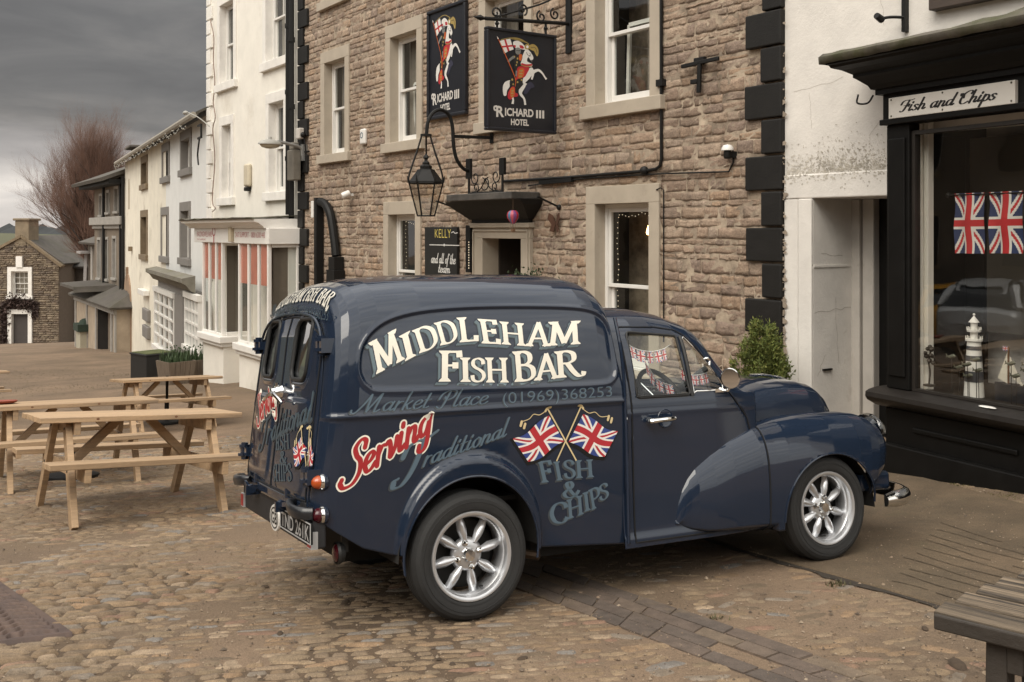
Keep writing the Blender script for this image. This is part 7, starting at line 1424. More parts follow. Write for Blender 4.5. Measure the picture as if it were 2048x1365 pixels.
# --- front wing and its fairing on the door
WX = [1.165, 1.175, 1.19, 1.215, 1.25, 1.30, 1.40, 1.52, 1.70, 1.89, 2.05, 2.22, 2.42, 2.52, 2.60, 2.67, 2.72, 2.75, 2.765]
WZ = [.36, .40, .445, .495, .543, .588, .648, .703, .760, .787, .797, .801, .795, .783, .763, .730, .692, .645, .60]
WYO = [.700, .706, .713, .722, .732, .744, .760, .770, .776, .778, .778, .778, .774, .766, .752, .725, .692, .655, .62]
wz_, wy_ = lambda X: np.interp(X, WX, WZ), lambda X: np.interp(X, WX, WYO)
def wing_arrays(X):
    X = np.asarray(X, float)[:, None]; zt, yo = wz_(X), wy_(X); ph = np.linspace(0, pi/2, 34)[None]
    yc = np.interp(X, [1.165, 1.7, 1.9, 2.5, 2.765], [.655, .63, .595, .585, .55]); zm = np.maximum(zt-np.interp(X, [1.17, 1.4, 1.8, 2.6, 2.765], [.12, .26, .30, .30, .16]), .30)
    yi = np.interp(X, [1.165, 1.66, 1.76, 2.3, 2.6, 2.765], [.64, .62, .54, .44, .40, .45]); dz = np.interp(X, [1.17, 1.7, 2.0, 2.5, 2.765], [.01, .02, .035, .05, .06])
    u = np.linspace(0, 1, 12)[None]; ya = yi+(yc-yi)*u; za = zt-dz*(1-u)**2
    yb = yc+(yo-yc)*np.sin(ph)**.82; zb_ = zm+(zt-zm)*np.cos(ph)**.72
    w_ = np.linspace(0, 1, 26)[None]; zlow = np.interp(X, [1.165, 1.172, 1.185, 1.21, 1.26, 1.35, 1.5, 1.9, 2.5, 2.765], [.352, .330, .306, .280, .256, .236, .225, .20, .28, .40]); zd = zm+(zlow-zm)*w_; yd = yo-.018*w_**2-.05*np.clip((X-2.5)/.25, 0, 1)*w_**1.5
    tu = np.where(X < 1.80, np.clip((w_-.86)/.14, 0, 1), 0); yd = yd-(yd-.69)*tu*.9
    y = np.concatenate([ya, yb[:, 1:], yd[:, 1:]], 1); z = np.concatenate([za+0*ya, zb_[:, 1:], zd[:, 1:]], 1)
    x = X-.10*np.clip((.62-z)/.3, 0, 1)**1.6*np.clip((X-2.35)/.35, 0, 1); return x+0*y, y, z
garch = lambda X, Z: (np.where(Z > .25, np.hypot((X-2.195)/.352, (Z-.25)/.338), np.abs(X-2.195)/.352)-1)*.34
for s in (-1, 1):
    for (xa_, xb2_, n_, nm, par) in ((1.165, 1.737, 90, 'wing_fairing', 0), (1.743, 2.765, 170, 'front_wing', 1)):
        Xw = np.linspace(xa_, xb2_, n_); x, y, z = wing_arrays(Xw); V = np.stack([x, s*y, z], -1); sh = V.shape; V = V.reshape(-1, 3); F = gridfaces(*sh[:2])
        V, F = cut_mesh(V, F, [(garch, (0, 2), lambda v: np.abs(v[:, 1]) > .60)])
        p_ = van if par else [o for o in children(van) if o.name.startswith('cab_door')][0 if s < 0 else 1]
        wg_ = split_build(nm, V, F if s > 0 else F[:, ::-1], M_PAINT, p_, .005, soff=1)
    m = MB(); V2 = np.stack(wing_arrays([2.765]), -1)[0]; m.add([(a, s*b, c_) for a, b, c_ in V2], [tuple(range(len(V2)))]); m.build('wing_nose', M_PAINT, wg_)
    x, y, z = wing_arrays([1.74]); m = MB(); m.tube([(float(a), s*float(b), float(c_)) for a, b, c_ in zip(x[0][8:], y[0][8:], z[0][8:])], .0045, 6); m.build('wing_gap', M_GAP, wg_, True)
    m = MB(); P = []
    for t in np.linspace(0.12, pi-.0, 40):
        X_, Z_ = 2.195+.352*cos(t), .25+.338*sin(t); x, y, z = wing_arrays([X_]); i0 = 30; P.append((X_, s*float(np.interp(-Z_, -z[0][i0:], y[0][i0:])), Z_))
    m.tube(P, .006, 6); m.build('arch_lip', M_PAINT, wg_, True)
    T = Matrix.Translation((2.742, s*.555, .660)) @ Matrix.Rotation(radians(78), 4, 'Y'); m = MB(); m.lathe([(.088, .0), (.082, .018), (.05, .036), (0, .043)], 24, T); hl = m.build('headlamp', glass('lamp_lens', (.8, .8, .8), 1.6, .25), van, True, 60); m = MB(); m.lathe([(.112, -.035), (.112, -.004), (.105, .012), (.094, .016), (.086, .006)], 24, T); m.lathe([(.0, -.03), (.086, .0)], 16, T); m.build('headlamp_rim', M_CHROME, hl, True, 60)
# --- bonnet
def bonnet_arrays(X):
    X = np.asarray(X, float)[:, None]; hw = np.interp(X, [1.62, 1.72, 1.8, 2.0, 2.2, 2.4, 2.55, 2.66, 2.73, 2.765], [.665, .662, .635, .575, .515, .455, .40, .33, .235, .12]); zt = np.interp(X, [1.62, 1.72, 1.85, 2.0, 2.2, 2.4, 2.52, 2.62, 2.70, 2.75, 2.77], [.955, .972, .992, 1.0, .995, .975, .95, .905, .83, .72, .60])
    zb_ = np.interp(X, [1.62, 2.77], [.72, .48]); ph = np.linspace(0, pi/2, 46)[None]; y = hw*np.cos(ph)**.42; z = zb_+(zt-zb_)*np.sin(ph)**.55; z = z+.004*np.exp(-((ph-.32)/.05)**2); cr = .008*np.exp(-(y/.05)**2); return X+0*y, y, z+cr
Xb = np.unique(np.r_[np.linspace(1.62, 2.6, 60), np.linspace(2.6, 2.77, 30)]); x, y, z = bonnet_arrays(Xb); G_ = np.concatenate([np.stack([x, -y, z], -1), np.stack([x, y, z], -1)[:, -2::-1]], 1)
V = G_.reshape(-1, 3); F = gridfaces(*G_.shape[:2]); c = V[F].mean(1); bon = split_build('bonnet', V, F[c[:, 0] > 1.69][:, ::-1], M_PAINT, van, .004); split_build('scuttle', V, F[c[:, 0] <= 1.69][:, ::-1], M_PAINT, van, .004)
m = MB(); x, y, z = bonnet_arrays([1.69]); P = [(float(a), -float(b), float(c_)) for a, b, c_ in zip(x[0], y[0], z[0])]; m.tube(P+[(a, -b, c_) for a, b, c_ in P[-2::-1]], .0045, 6); m.build('bonnet_gap', M_GAP, bon, True)
m = MB(); m.tube(catmull([(2.30, 0, .995), (2.44, 0, .99), (2.58, 0, .955), (2.66, 0, .90), (2.70, 0, .85)], 5), [.008]*8+[.013]*6+[.016]*7, 8); m.sphere((2.70, 0, .855), .022, 6, (1, .8, 1.3)); m.build('bonnet_motif', M_CHROME, bon, True)
m = MB()
for k in range(9): z_ = .40+.034*k; m.tube(catmull([(2.62, -.36, z_), (2.735, -.2, z_), (2.76, 0, z_), (2.735, .2, z_), (2.62, .36, z_)], 4), .008, 6)
m.build('grille', M_CHROME, van, True); m = MB(); m.box(2.45, 2.62, -.45, .45, .33, .72); m.build('front_valance', M_UNDER, van)
# chrome front bumper
m = MB(); P = catmull([(2.56, -.80, .30), (2.70, -.79, .305), (2.80, -.72, .31), (2.86, -.5, .315), (2.885, 0, .32), (2.86, .5, .315), (2.80, .72, .31), (2.70, .79, .305), (2.56, .80, .30)], 6); rows = []
for i, p in enumerate(P):
    d = (Vector(P[min(i+1, len(P)-1)])-Vector(P[max(i-1, 0)])).normalized(); o = Vector((d.y, -d.x, 0)); p = Vector(p); e_ = .75+.25*min(1, min(i, len(P)-1-i)/3)
    rows.append([tuple(p+o*a*e_+Vector((0, 0, b*e_))) for a, b in ((-.012, -.045), (.012, -.042), (.028, -.02), (.03, .01), (.02, .034), (.0, .046), (-.012, .044), (-.014, 0), (-.012, -.045))])
m.grid(rows); [m.add(r[:-1], [tuple(range(8))]) for r in (rows[0], rows[-1])]; m.build('front_bumper', M_CHROME, van, True, 50)
m = MB(); [m.box(2.50, 2.74, s*.62-.06, s*.62+.06, .335, .44) for s in (-1,)]; m.build('bumper_mount', M_PAINT, van, bevel=.02); m = MB(); m.box(2.50, 2.74, .56, .68, .335, .44); m.build('bumper_mount', M_PAINT, van, bevel=.02)
# door mirror
mp_ = vhit(1461, 757, 1, -.76); m = MB(); T = Matrix.Translation(mp_) @ Matrix.Rotation(radians(-62), 4, 'Z') @ Matrix.Rotation(radians(-90), 4, 'Y')
T = Matrix.Translation(mp_) @ Matrix.Rotation(radians(28), 4, 'Z') @ Matrix.Rotation(radians(-90), 4, 'Y')
m.lathe([(0, -.028), (.03, -.024), (.048, -.010), (.055, .002), (.055, .007), (.050, .008)], 20, T @ Matrix.Diagonal((1, 1, 1, 1))); m.tube(catmull([tuple(mp_+Vector((.012, .01, -.03))), tuple(mp_+Vector((.0, .03, -.065))), (mp_.x-.02, -.69, .972)], 5), .008, 6); m.box(mp_.x-.06, mp_.x+.03, -.705, -.672, .955, .972); mr = m.build('door_mirror', M_CHROME, van, True, 40); m = MB(); m.lathe([(0, .006), (.050, .006)], 20, T); m.build('mirror_glass', pm('mirror_silver', (.8, .8, .8), .02, 1., var=0, bump=0), mr)
# --- inside and underneath
m = MB(); m.box(-.68, .84, -.62, .62, .50, .52); m.box(.84, 1.70, -.66, .66, .24, .27); m.box(-.5, 2.6, -.40, .40, .26, .48); m.box(-.05, .05, -.48, .48, .25, .33); m.box(.4, 1.75, -.56, -.48, .20, .28); m.box(.4, 1.75, .48, .56, .20, .28)
for xx in (0, 2.19):
    for s in (-1, 1): m.lathe([(.40, 0), (.40, -.22)], 20, Matrix.Translation((xx, s*.70, .30)) @ Matrix.Rotation(s*-pi/2, 4, 'X'), 0, 0, 2*pi) if False else None
m.build('underbody', M_UNDER, van)
for xx in (.01, 2.195):
    for s in (-1, 1):
        m = MB(); rows = []
        for t in np.linspace(.0, pi, 24): rows.append([(xx+.40*cos(t), s*.72, .27+.385*sin(t)), (xx+.40*cos(t), s*.47, .27+.385*sin(t)), (xx, s*.47, .27)])
        if xx > 1: rows = [[(xx+.385*(q[0]-xx)/.4, q[1] if abs(q[1]) < .6 else s*.70, .25+.365*(q[2]-.27)/.385) for q in r] for r in rows]
        else: rows = [[(xx+.36*(q[0]-xx)/.4, q[1], .29+.365*(q[2]-.27)/.385) for q in r] for r in rows]
        m.grid(rows); m.build('wheel_well', M_UNDER, van, True)
m = MB(); m.tube([(-.25, -.34, .25), (.33, -.50, .225), (.42, -.60, .215)], .022, 8); m.build('exhaust_pipe', pm('rusty_steel', (.09, .06, .04), .6, .7, var=.3, bump=.1), van, True)
M_SEAT = pm('seat_vinyl', (.028, .024, .022), .5, var=.15, bump=.15, bscale=30)
for s in (-1, 1):
    m = MB(); m.box(.95, 1.40, s*.34-.22, s*.34+.22, .48, .60); st = m.build('seat', M_SEAT, van, bevel=.05, seg=4); m = MB(); m.beam((.93, s*.34, .58), (.86, s*.34, 1.0), .42, .09, (1, 0, 0)); m.build('backrest', M_SEAT, st, bevel=.03, seg=3)
m = MB(); m.box(1.56, 1.72, -.62, .62, .78, .93); m.box(1.50, 1.60, -.6, .6, .905, .935); da = m.build('dashboard', pm('dash_grey', (.05, .055, .06), .4, var=.1, bump=0), van, bevel=.02); m = MB(); m.lathe([(.0, .012), (.07, .012), (.078, 0)], 18, Matrix.Translation((1.555, 0, .86)) @ Matrix.Rotation(-pi/2, 4, 'Y')); m.build('speedometer', M_CHROME, da, True)
T = Matrix.Translation((1.385, -.33, .90)) @ Matrix.Rotation(radians(62), 4, 'Y'); m = MB(); m.tube([tuple(T @ Vector((.19*cos(t), .19*sin(t), 0))) for t in np.linspace(0, 2*pi, 40)[:-1]], .014, 7, True); swl = m.build('steering_wheel', M_SEAL, van, True)
m = MB(); [m.tube([tuple(T @ Vector((.03*cos(a), .03*sin(a), -.02))), tuple(T @ Vector((.185*cos(a), .185*sin(a), 0)))], .006, 5) for a in (.2, 2.2, 4.3)]; m.build('wheel_spokes', M_CHROME, swl, True); m = MB(); m.tube([tuple(T @ Vector((0, 0, -.0))), tuple(T @ Vector((0, 0, .35)))], .02, 8); m.lathe([(0, -.05), (.03, -.045), (.04, -.02), (.03, 0)], 12, T); m.build('steering_column', M_SEAL, swl, True)
# bunting in the cab and a rear view of it: a thing of its own, resting inside the van
bt = empty('bunting', VLOC, VROT); tag(bt, 'string of small union flag bunting draped inside the van windows', 'bunting')
ms = MB(); mf = MB(); r2 = random.Random(4)
def bunt(P, n, sz, skip=()):
    C_ = catmull(P, 8); ms.tube(C_, .0025, 4); L_ = len(C_)-1
    for k in range(n):
        if k in skip: continue
        a = Vector(C_[int(L_*(k+.1)/n)]); b = Vector(C_[int(L_*(k+.9)/n)]); dn = Vector((r2.uniform(-.1, .1), r2.uniform(-.35, .05), -1)).normalized()*sz
        flag_mesh(mf, lambda u, v: tuple(a.lerp(b, u)+dn*(1-v)+Vector((0, .004*sin(u*5), 0))), 20, 14, 1.2)
bunt([(.94, -.585, 1.255), (1.02, -.60, 1.20), (1.12, -.60, 1.18), (1.2, -.60, 1.19), (1.26, -.58, 1.21)], 7, .062, (6,)); bunt([(1.13, -.50, 1.16), (1.17, -.5, 1.10), (1.24, -.5, 1.02), (1.34, -.5, .985)], 5, .058, (0,)); bunt([(1.325, -.585, 1.085), (1.38, -.59, 1.05), (1.44, -.59, 1.045), (1.51, -.58, 1.055)], 6, .055); bunt([(1.45, -.3, 1.0), (1.53, -.1, .96), (1.55, .1, .955), (1.5, .35, .98)], 8, .055); bunt([(-.57, -.40, 1.35), (-.58, -.3, 1.325), (-.58, -.2, 1.33)], 4, .06)
ms.build('cord', M_FWHITE, bt); mf.build('flags', FLAGM, bt)
# --- wheels
def make_wheel():
    root = empty('wheel', (0, 0, 0), (0, 0, 0), van)
    m = MB(); T = Matrix.Rotation(pi/2, 4, 'X')       # lathe axis z -> -y : outside face towards -y
    R_, r_ = .289, .190
    m.lathe([(r_, -.06), (r_, .055), (.205, .072), (.232, .080), (.258, .078), (.274, .068), (.283, .052)]+[(R_-(.006 if k % 3 == 1 else 0), .045-.0085*k) for k in range(13)]+[(.283, -.064), (.262, -.08), (.22, -.08), (r_, -.07)], 72, T); ty = m.build('tyre', M_RUBBER, root, True, 22)
    m = MB()
    for rr_ in (.214, .243): m.lathe([(rr_-.002, .0772), (rr_, .0815 if rr_ > .22 else .0775), (rr_+.002, .0775)], 60, T)
    m.build('sidewall_ring', M_RUBBER, ty, True)
    m = MB(); m.lathe([(.189, -.08), (.180, -.075), (.172, -.03), (.168, .0), (.170, .035), (.180, .052), (.190, .058), (.198, .061), (.201, .066), (.198, .0725), (.190, .0735), (.181, .068), (.177, .055), (.1745, .03), (.1735, -.03)], 64, T); m.build('rim', M_ALLOY, root, True, 40)
    m = MB()
    for k in range(8):
        a = 2*pi*k/8+.2; ca, sa = cos(a), sin(a); rows = []
        for q in np.linspace(0, 1, 12):
            r0 = .060+.116*q; hw = np.interp(q, [0, .12, .45, .8, 1], [.013, .0165, .0245, .0205, .018]); top = np.interp(q, [0, .3, .7, 1], [.030, .034, .030, .012]); hh = np.interp(q, [0, .5, 1], [.018, .026, .02])
            rows.append([(r0*ca-w_*sa, -(top-hh*(abs(w_)/hw)**2.2), r0*sa+w_*ca) for w_ in np.linspace(-hw, hw, 9)])
        m.grid(rows, flip=True)
    m.lathe([(.078, -.005), (.076, .008), (.066, .020), (.058, .024), (.030, .026), (.0, .026)], 32, T); m.build('spokes', M_ALLOY, root, True, 50)
    m = MB(); m.lathe([(.036, .022), (.034, .034), (.028, .046), (.026, .050), (0, .051)], 8, T @ Matrix.Rotation(.3, 4, 'Z')); m.build('hub_cap', M_CHROME, root, True, 20)
    for k in range(4):
        m = MB(); a = pi/2*k+.28; Tn = Matrix.Translation((.056*cos(a), 0, .056*sin(a))) @ T; m.lathe([(.0125, .02), (.0125, .030), (.010, .036), (.008, .045), (0, .047)], 6, Tn, 0); m.lathe([(.016, .0265), (.0125, .0265)], 12, Tn)
        m.build('wheel_nut', M_CHROME, root, True, 30)
    m = MB(); m.tube([(.158*cos(-1.2), -.02, .158*sin(-1.2)), (.150*cos(-1.2), -.055, .150*sin(-1.2))], .005, 6); m.build('tyre_valve', M_SEAL, root)
    m = MB(); m.lathe([(0, -.055), (.155, -.055), (.155, -.03)], 32, T); m.lathe([(.06, -.03), (.06, -.005)], 16, T); m.build('brake_drum', pm('brake_dark', (.03, .028, .026), .6, .4, var=.3, bump=.1), root, True)
    return root
wh = make_wheel(); wh.location = (0, -.668, .287)
for (X_, Y_, rz_, ry_) in ((2.184, -.668, 0, .5), (0, .668, pi, .3), (2.184, .668, pi, .9)):
    c_ = copy_tree(wh, van); c_.location = (X_, Y_, .287); c_.rotation_euler = (0, ry_, rz_)
# --- signwriting on the right side
def sd_pt(X, Z, o): return (X, -(boxY(X, Z)+o), Z)
_sdc = {}
def side_uv(px, py):
    Y = -.72
    for _ in range(4): p = vhit(px, py, 1, Y); Y = -boxY(p.x, p.z)
    return (p.x, p.z)
z4 = lambda a, b: (680+a/2.73, 580+b/2.73)
def put_caps(items, mats, layers):
    """items: (glyph, base left, base right, top left) in detail-crop coordinates; layers: (dx, dz, grow, mat index)"""
    m = MB()
    for li, (dx, dz, gr, mi) in enumerate(layers):
        for ch, bl, br, tl in items:
            k, w_ = cap_ink(ch, grow=gr); f = affine(side_uv(*z4(*bl)), side_uv(*z4(*br)), side_uv(*z4(*tl)), w_); q = Ink(); q.merge(k, lambda x, y: f(x, y)+np.array((dx, dz))); q.onto(m, sd_pt, .0012+.0007*li, .00003, mi)
    return m, mats
MID = [('M', (195, 462), (352, 378), (150, 292)), ('I', (345, 395), (420, 355), (312, 258)), ('D', (425, 350), (550, 302), (385, 225)), ('D', (540, 306), (655, 278), (505, 183)), ('L', (645, 288), (750, 280), (628, 153)), ('E', (765, 292), (878, 298), (742, 158)), ('H', (875, 297), (1020, 308), (862, 172)), ('A', (1012, 308), (1140, 308), (1020, 180)), ('M', (1128, 306), (1310, 296), (1132, 176)),
       ('F', (530, 502), (660, 500), (532, 332)), ('I', (648, 503), (718, 503), (645, 370)), ('S', (708, 503), (795, 503), (706, 372)), ('H', (790, 506), (925, 506), (784, 370)), ('B', (945, 504), (1072, 494), (932, 338)), ('A', (1062, 496), (1190, 482), (1062, 357)), ('R', (1172, 484), (1322, 468), (1160, 338))]
shade = [(-.0035*k, -.0028*k, .0, 1) for k in range(5, 1, -1)]
m, mm_ = put_caps(MID, None, [(-.021, -.019, .0, 2), (-.0185, -.0165, 0, 2)]+shade+[(-.0022, -.0016, .035, 3), (0, 0, 0, 0)]); m.build('shop_name_lettering', [M_CREAM, pm('shade_slate_light', (.135, .185, .21), .45, var=.1, bump=0), M_SHADE, M_PAINT], body)
m, _ = put_caps([('F', (1096, 1055), (1175, 1045), (1070, 938)), ('I', (1178, 1043), (1222, 1037), (1158, 940)), ('S', (1222, 1030), (1290, 1028), (1212, 930)), ('H', (1285, 1030), (1392, 1022), (1278, 932)), ('&', (1210, 1135), (1315, 1135), (1210, 1045)), ('C', (1140, 1280), (1250, 1270), (1140, 1165)), ('H', (1240, 1255), (1335, 1222), (1232, 1150)), ('I', (1330, 1215), (1372, 1200), (1318, 1112)), ('P', (1370, 1205), (1430, 1178), (1352, 1095)), ('S', (1415, 1155), (1470, 1135), (1408, 1068))], None, [(-.008, -.007, .02, 1), (0, 0, 0, 0)]); m.build('fish_chips_lettering', [M_SLATEBLUE, M_SHADE], body)
def put_script(txt, bl, br, tl, mats, layers, T=.105, t=.032, par=None, surf=None, uv=None, name='script_lettering'):
    m = MB(); uv = uv or (lambda p: side_uv(*z4(*p))); surf = surf or sd_pt
    for li, (dx, dz, gr, mi) in enumerate(layers):
        k, w_ = script_ink(txt, T, t, .42, gr); f = affine(uv(bl), uv(br), uv(tl), w_); q = Ink(); q.merge(k, lambda x, y: f(x, y)+np.array((dx, dz))); q.onto(m, surf, .0012+.0008*li, .00003, mi)
    m.build(name, mats, par or body)
SL2 = [(-.006, -.005, .02, 1), (0, 0, 0, 0)]
put_script('Market', (95, 672), (480, 645), (88, 575), [M_SLATEBLUE, M_SHADE], SL2, .085, .03); put_script('Place', (530, 645), (800, 622), (520, 555), [M_SLATEBLUE, M_SHADE], SL2, .085, .03)
put_script('Serving', (40, 1060), (495, 775), (-15, 900), [M_RED, M_CREAM], [(0, 0, .11, 1), (0, 0, 0.01, 0)], .15, .075)
put_script('T', (335, 1035), (440, 990), (315, 862), [M_SLATEBLUE, M_SHADE], SL2, .16, .05); put_script('raditional', (446, 968), (905, 798), (430, 876), [M_SLATEBLUE, M_SHADE], SL2, .11, .035)
m = MB(); k = Ink(); ik = font_ink('(01969)368253', .78, -.012); k.merge(ik, affine(side_uv(*z4(890, 622)), side_uv(*z4(1485, 582)), side_uv(*z4(888, 562)), ik.width())); k2 = Ink(); k2.merge(k, lambda x, y: (x-.005, y-.004)); k2.onto(m, sd_pt, .0012, .0001, 1); k.onto(m, sd_pt, .002, .0001, 0); m.build('telephone_lettering', [M_SLATEBLUE, M_SHADE], body)
def flag_on(quad, staff, tassel, uv, surf, parent):
    A, B, C_, D = [np.array(uv(p)) for p in quad]     # near top, near bottom, far top, far bottom
    def f(u, v):
        wv = .010*sin(u*6.2+.6)*(.3+u); top = A+(C_-A)*u; bot = B+(D-B)*u; p = bot+(top-bot)*v; e = (top-bot)/max(np.hypot(*(top-bot)), 1e-6); p = p+e*wv; return p
    m = MB(); flag_mesh(m, lambda u, v: surf(*f(u, v), .0035), 132, 90, 1.3); k = Ink(); k.poly([f(u, -.06)+np.array((-.004, -.008)) for u in np.linspace(0, 1.03, 12)]+[f(u, 1.03)+np.array((-.004, -.004)) for u in np.linspace(1.03, 0, 12)]); k.onto(m, surf, .0022, .0001, 3)
    k = Ink(); a, b = np.array(uv(staff[0])), np.array(uv(staff[1])); k.ribbon([a, b], lambda d: .0075, False); n_ = (a-b)/np.hypot(*(a-b)); k.ribbon([a+np.array((n_[1], -n_[0]))*.016, a+n_*.006, a-np.array((n_[1], -n_[0]))*.016], lambda d: .011, True, True)
    P = [np.array(uv(p)) for p in tassel]; k.ribbon(P, lambda d: .0035, True); 
    for e in P[-1:]+[P[-1]+np.array((.018, -.012))]: k.ribbon([e, e+np.array((-.006, -.018))], lambda d: .013, False, True)
    k.onto(m, surf, .0042, .0001, 4); m.build('flag_emblem', FLAGM+[M_BLACK, pm('sign_pale_gold', (.62, .5, .28), .5, bump=0)], parent)
suv = lambda p: side_uv(*z4(*p))
flag_on([(1140, 688), (1222, 830), (945, 818), (1030, 945)], [(1133, 652), (1288, 932)], [(1133, 652), (1090, 682), (1055, 680), (1030, 705), (990, 720)], suv, sd_pt, body)
flag_on([(1325, 680), (1245, 832), (1512, 778), (1440, 918)], [(1312, 640), (1180, 935)], [(1312, 640), (1355, 672), (1390, 668), (1420, 692), (1465, 690)], suv, sd_pt, body)
# --- signwriting on the rear
def rear_uv(px, py):
    X_ = -.66
    for _ in range(4): p = vhit(px, py, 0, X_); X_ = rear_xs(p.y, p.z)
    return (p.y, p.z)
z3 = lambda p: rear_uv(470+p[0]/2.276, 540+p[1]/2.276); rs = lambda Y, Z, o: rp(Y, Z, o+.001)
put_script('Serving', (108, 700), (192, 612), (104, 580), [M_RED, M_CREAM], [(0, 0, .10, 1), (0, 0, .01, 0)], .15, .075, doors[1], rs, z3)
M_RSLATE = pm('faint_slate_blue', (.05, .078, .10), .4, var=.15, bump=0)
put_script('Traditional', (120, 800), (338, 690), (118, 690), [M_RSLATE, M_SHADE], SL2, .11, .04, doors[0], rs, z3)
put_script('Market Place', (168, 212), (282, 196), (168, 160), [M_RSLATE, M_SHADE], SL2, .09, .035, doors[1], rs, z3)
m = MB(); k = Ink(); ik = font_ink('(01969)368253', .6, -.01); k.merge(ik, affine(z3((292, 206)), z3((424, 232)), z3((292, 160)), ik.width())); k.onto(m, rs, .0012, .0001, 0); m.build('telephone_lettering', M_RSLATE, doors[0])
m = MB()
for txt, pts in (('FISH', [(188, 822), (252, 815), (186, 755)]), ('&', [(204, 880), (238, 880), (204, 825)]), ('CHIPS', [(178, 962), (262, 962), (176, 885)])):
    x = 0; gl = []
    for ch in txt: gl.append((ch, x)); x += CAPS[ch][0]
    f = affine(*[z3(p) for p in pts], x)
    for ch, x0_ in gl:
        k, w_ = cap_ink(ch)
        for li, (dx, gr, mi) in enumerate(((.006, .02, 1), (0, 0, 0))): q = Ink(); q.merge(k, lambda a, b: f(a+x0_, b)+np.array((dx, -.5*dx))); q.onto(m, rs, .0012+.0008*li, .00003, mi)
m.build('fish_chips_lettering', [M_RSLATE, M_SHADE], doors[0])
flag_on([(308, 762), (322, 842), (268, 812), (276, 900)], [(306, 720), (330, 940)], [(306, 720), (290, 745), (284, 770)], z3, rs, doors[0]); flag_on([(330, 765), (318, 842), (362, 840), (352, 925)], [(330, 720), (318, 940)], [(330, 720), (342, 745), (346, 775)], z3, rs, doors[0])
# roof edge name over the doors
def roof_pt(u, v, o):
    """u: -1 right .. 1 left across the roof, v: metres forward from the rear lip"""
    X_ = -.708+v; x, y, z = box_arrays([X_]); yq = abs(u)*.52; yy = y[0][::-1]; j = np.interp(yq, yy, np.arange(len(yy))); zz = float(np.interp(yq, yy, z[0][::-1])); xx = float(np.interp(yq, yy, x[0][::-1])); return (xx-o*.8, (1 if u > 0 else -1)*yq, zz+o)
m = MB(); txt = 'MIDDLEHAM FISH BAR'; tot = sum(CAPS[c_][0]*.95 if c_ != ' ' else .4 for c_ in txt); x = 0
for ch in txt:
    if ch == ' ': x += .4; continue
    for li, (du, dv, gr, mi) in enumerate(((.006, -.002, .03, 1), (0, 0, 0.01, 0))):
        k, w_ = cap_ink(ch, grow=gr); q = Ink(); q.merge(k, lambda a, b: (.96-1.92*(x+a*.95)/tot-du, .010+.062*b+dv)); q.onto(m, roof_pt, .0025+.001*li, .00004, mi)
    x += CAPS[ch][0]*.95
m.build('roof_lettering', [pm('roof_cream', (.6, .57, .5), .5, bump=0), M_SHADE], body)
# ============================================================= picnic tables
M_PINE = pm('fresh_pine', (.42, .285, .168), .65, var=.3, scale=5, bump=.35, bscale=26, stretch=(.35, 6, 6), bdist=.004, stain=((.235, .175, .12), 2.2, .50, .72), grain=90, gamt=.2, objrand=.16)
M_KNOT = pm('pine_knot', (.16, .075, .035), .6, var=.3, scale=20, bump=.2)
def picnic(root_name, label, loc, yaw, tilt=0., group='pine picnic tables in the square', L=.74, W=.385, FX=.53, FY=.66, BY=.665, mat=None, fresh=True):
    mat = mat or M_PINE; gxx, gyy = .0226, -.104; c, s = cos(yaw), sin(yaw); sx = gxx*c+gyy*s+tilt; sy = -gxx*s+gyy*c
    root = empty(root_name, loc, Euler((atan2(sy, 1), -atan2(sx, 1), yaw))); tag(root, label, 'picnic table', group); r2 = random.Random(int(abs(loc[0]*100)))
    n = 5; w_ = 2*W/n
    for i in range(n): m = MB(); y = -W+w_*i; m.box(-L+r2.uniform(-.006, .006), L+r2.uniform(-.006, .006), y+.004, y+w_-.004, .700, .740+r2.uniform(-.0015, .0015)); m.build('top_plank', mat, root, bevel=.004)
    for sg in (-1, 1):
        for k in range(2): m = MB(); y = sg*BY+(-.125+.127*k); m.box(-L+r2.uniform(-.006, .006), L+r2.uniform(-.006, .006), y, y+.123, .405, .445+r2.uniform(-.001, .001)); m.build('bench_plank', mat, root, bevel=.004)
    for xs in (-1, 1):
        X = xs*FX
        for sg in (-1, 1):
            m = MB(); a, b = Vector((X, sg*FY, -.02)), Vector((X, sg*.22, .70)); m.beam(a, b, .045, .095, (0, sg*1., .4)); m.build('leg', mat, root, bevel=.003)
            for zb in (.36, .65):
                q = a.lerp(b, (zb+.02)/.72); bo = MB(); bo.lathe([(0, .004), (.009, .004), (.011, 0), (.011, -.004)], 8, Matrix.Translation((X+xs*.0225, q.y, q.z)) @ Matrix.Rotation(xs*pi/2, 4, 'Y')); bo.build('bolt', M_IRON, root)
        m = MB(); X2 = X-xs*.047; m.box(X2-.022, X2+.022, -BY-.12, BY+.12, .310, .403); m.build('bench_bearer', mat, root, bevel=.003)
        m = MB(); m.box(X2-.022, X2+.022, -W+.02, W-.02, .610, .698); m.build('top_bearer', mat, root, bevel=.003)
        m = MB(); m.beam((X2-xs*.03, 0, .36), (xs*.12, 0, .69), .06, .07, (0, 1, 0)); m.build('brace', mat, root, bevel=.003)
    for (x, y) in ((.22, -W+.0), (-.35, -W), ):
        m = MB(); m.sphere((x, y+.004, .722), .010, 5, (1.2, .12, .9)); m.build('knot', M_KNOT, root)
    return root
def gl(x, y, dz=0): return (x, y, float(gz(x, y))+dz)
T1 = picnic('picnic_table', 'nearest pine picnic table in the square, next to the back of the van', gl(-2.985, 7.792), .602, -.035)
T2 = picnic('picnic_table', 'pine picnic table just behind the nearest one, with a red dish on its left end', gl(-4.25, 9.55), .53, 0, L=.76)
T3 = picnic('picnic_table', 'pine picnic table farthest back, in front of the wooden planters', gl(-5.272, 15.231), .618)
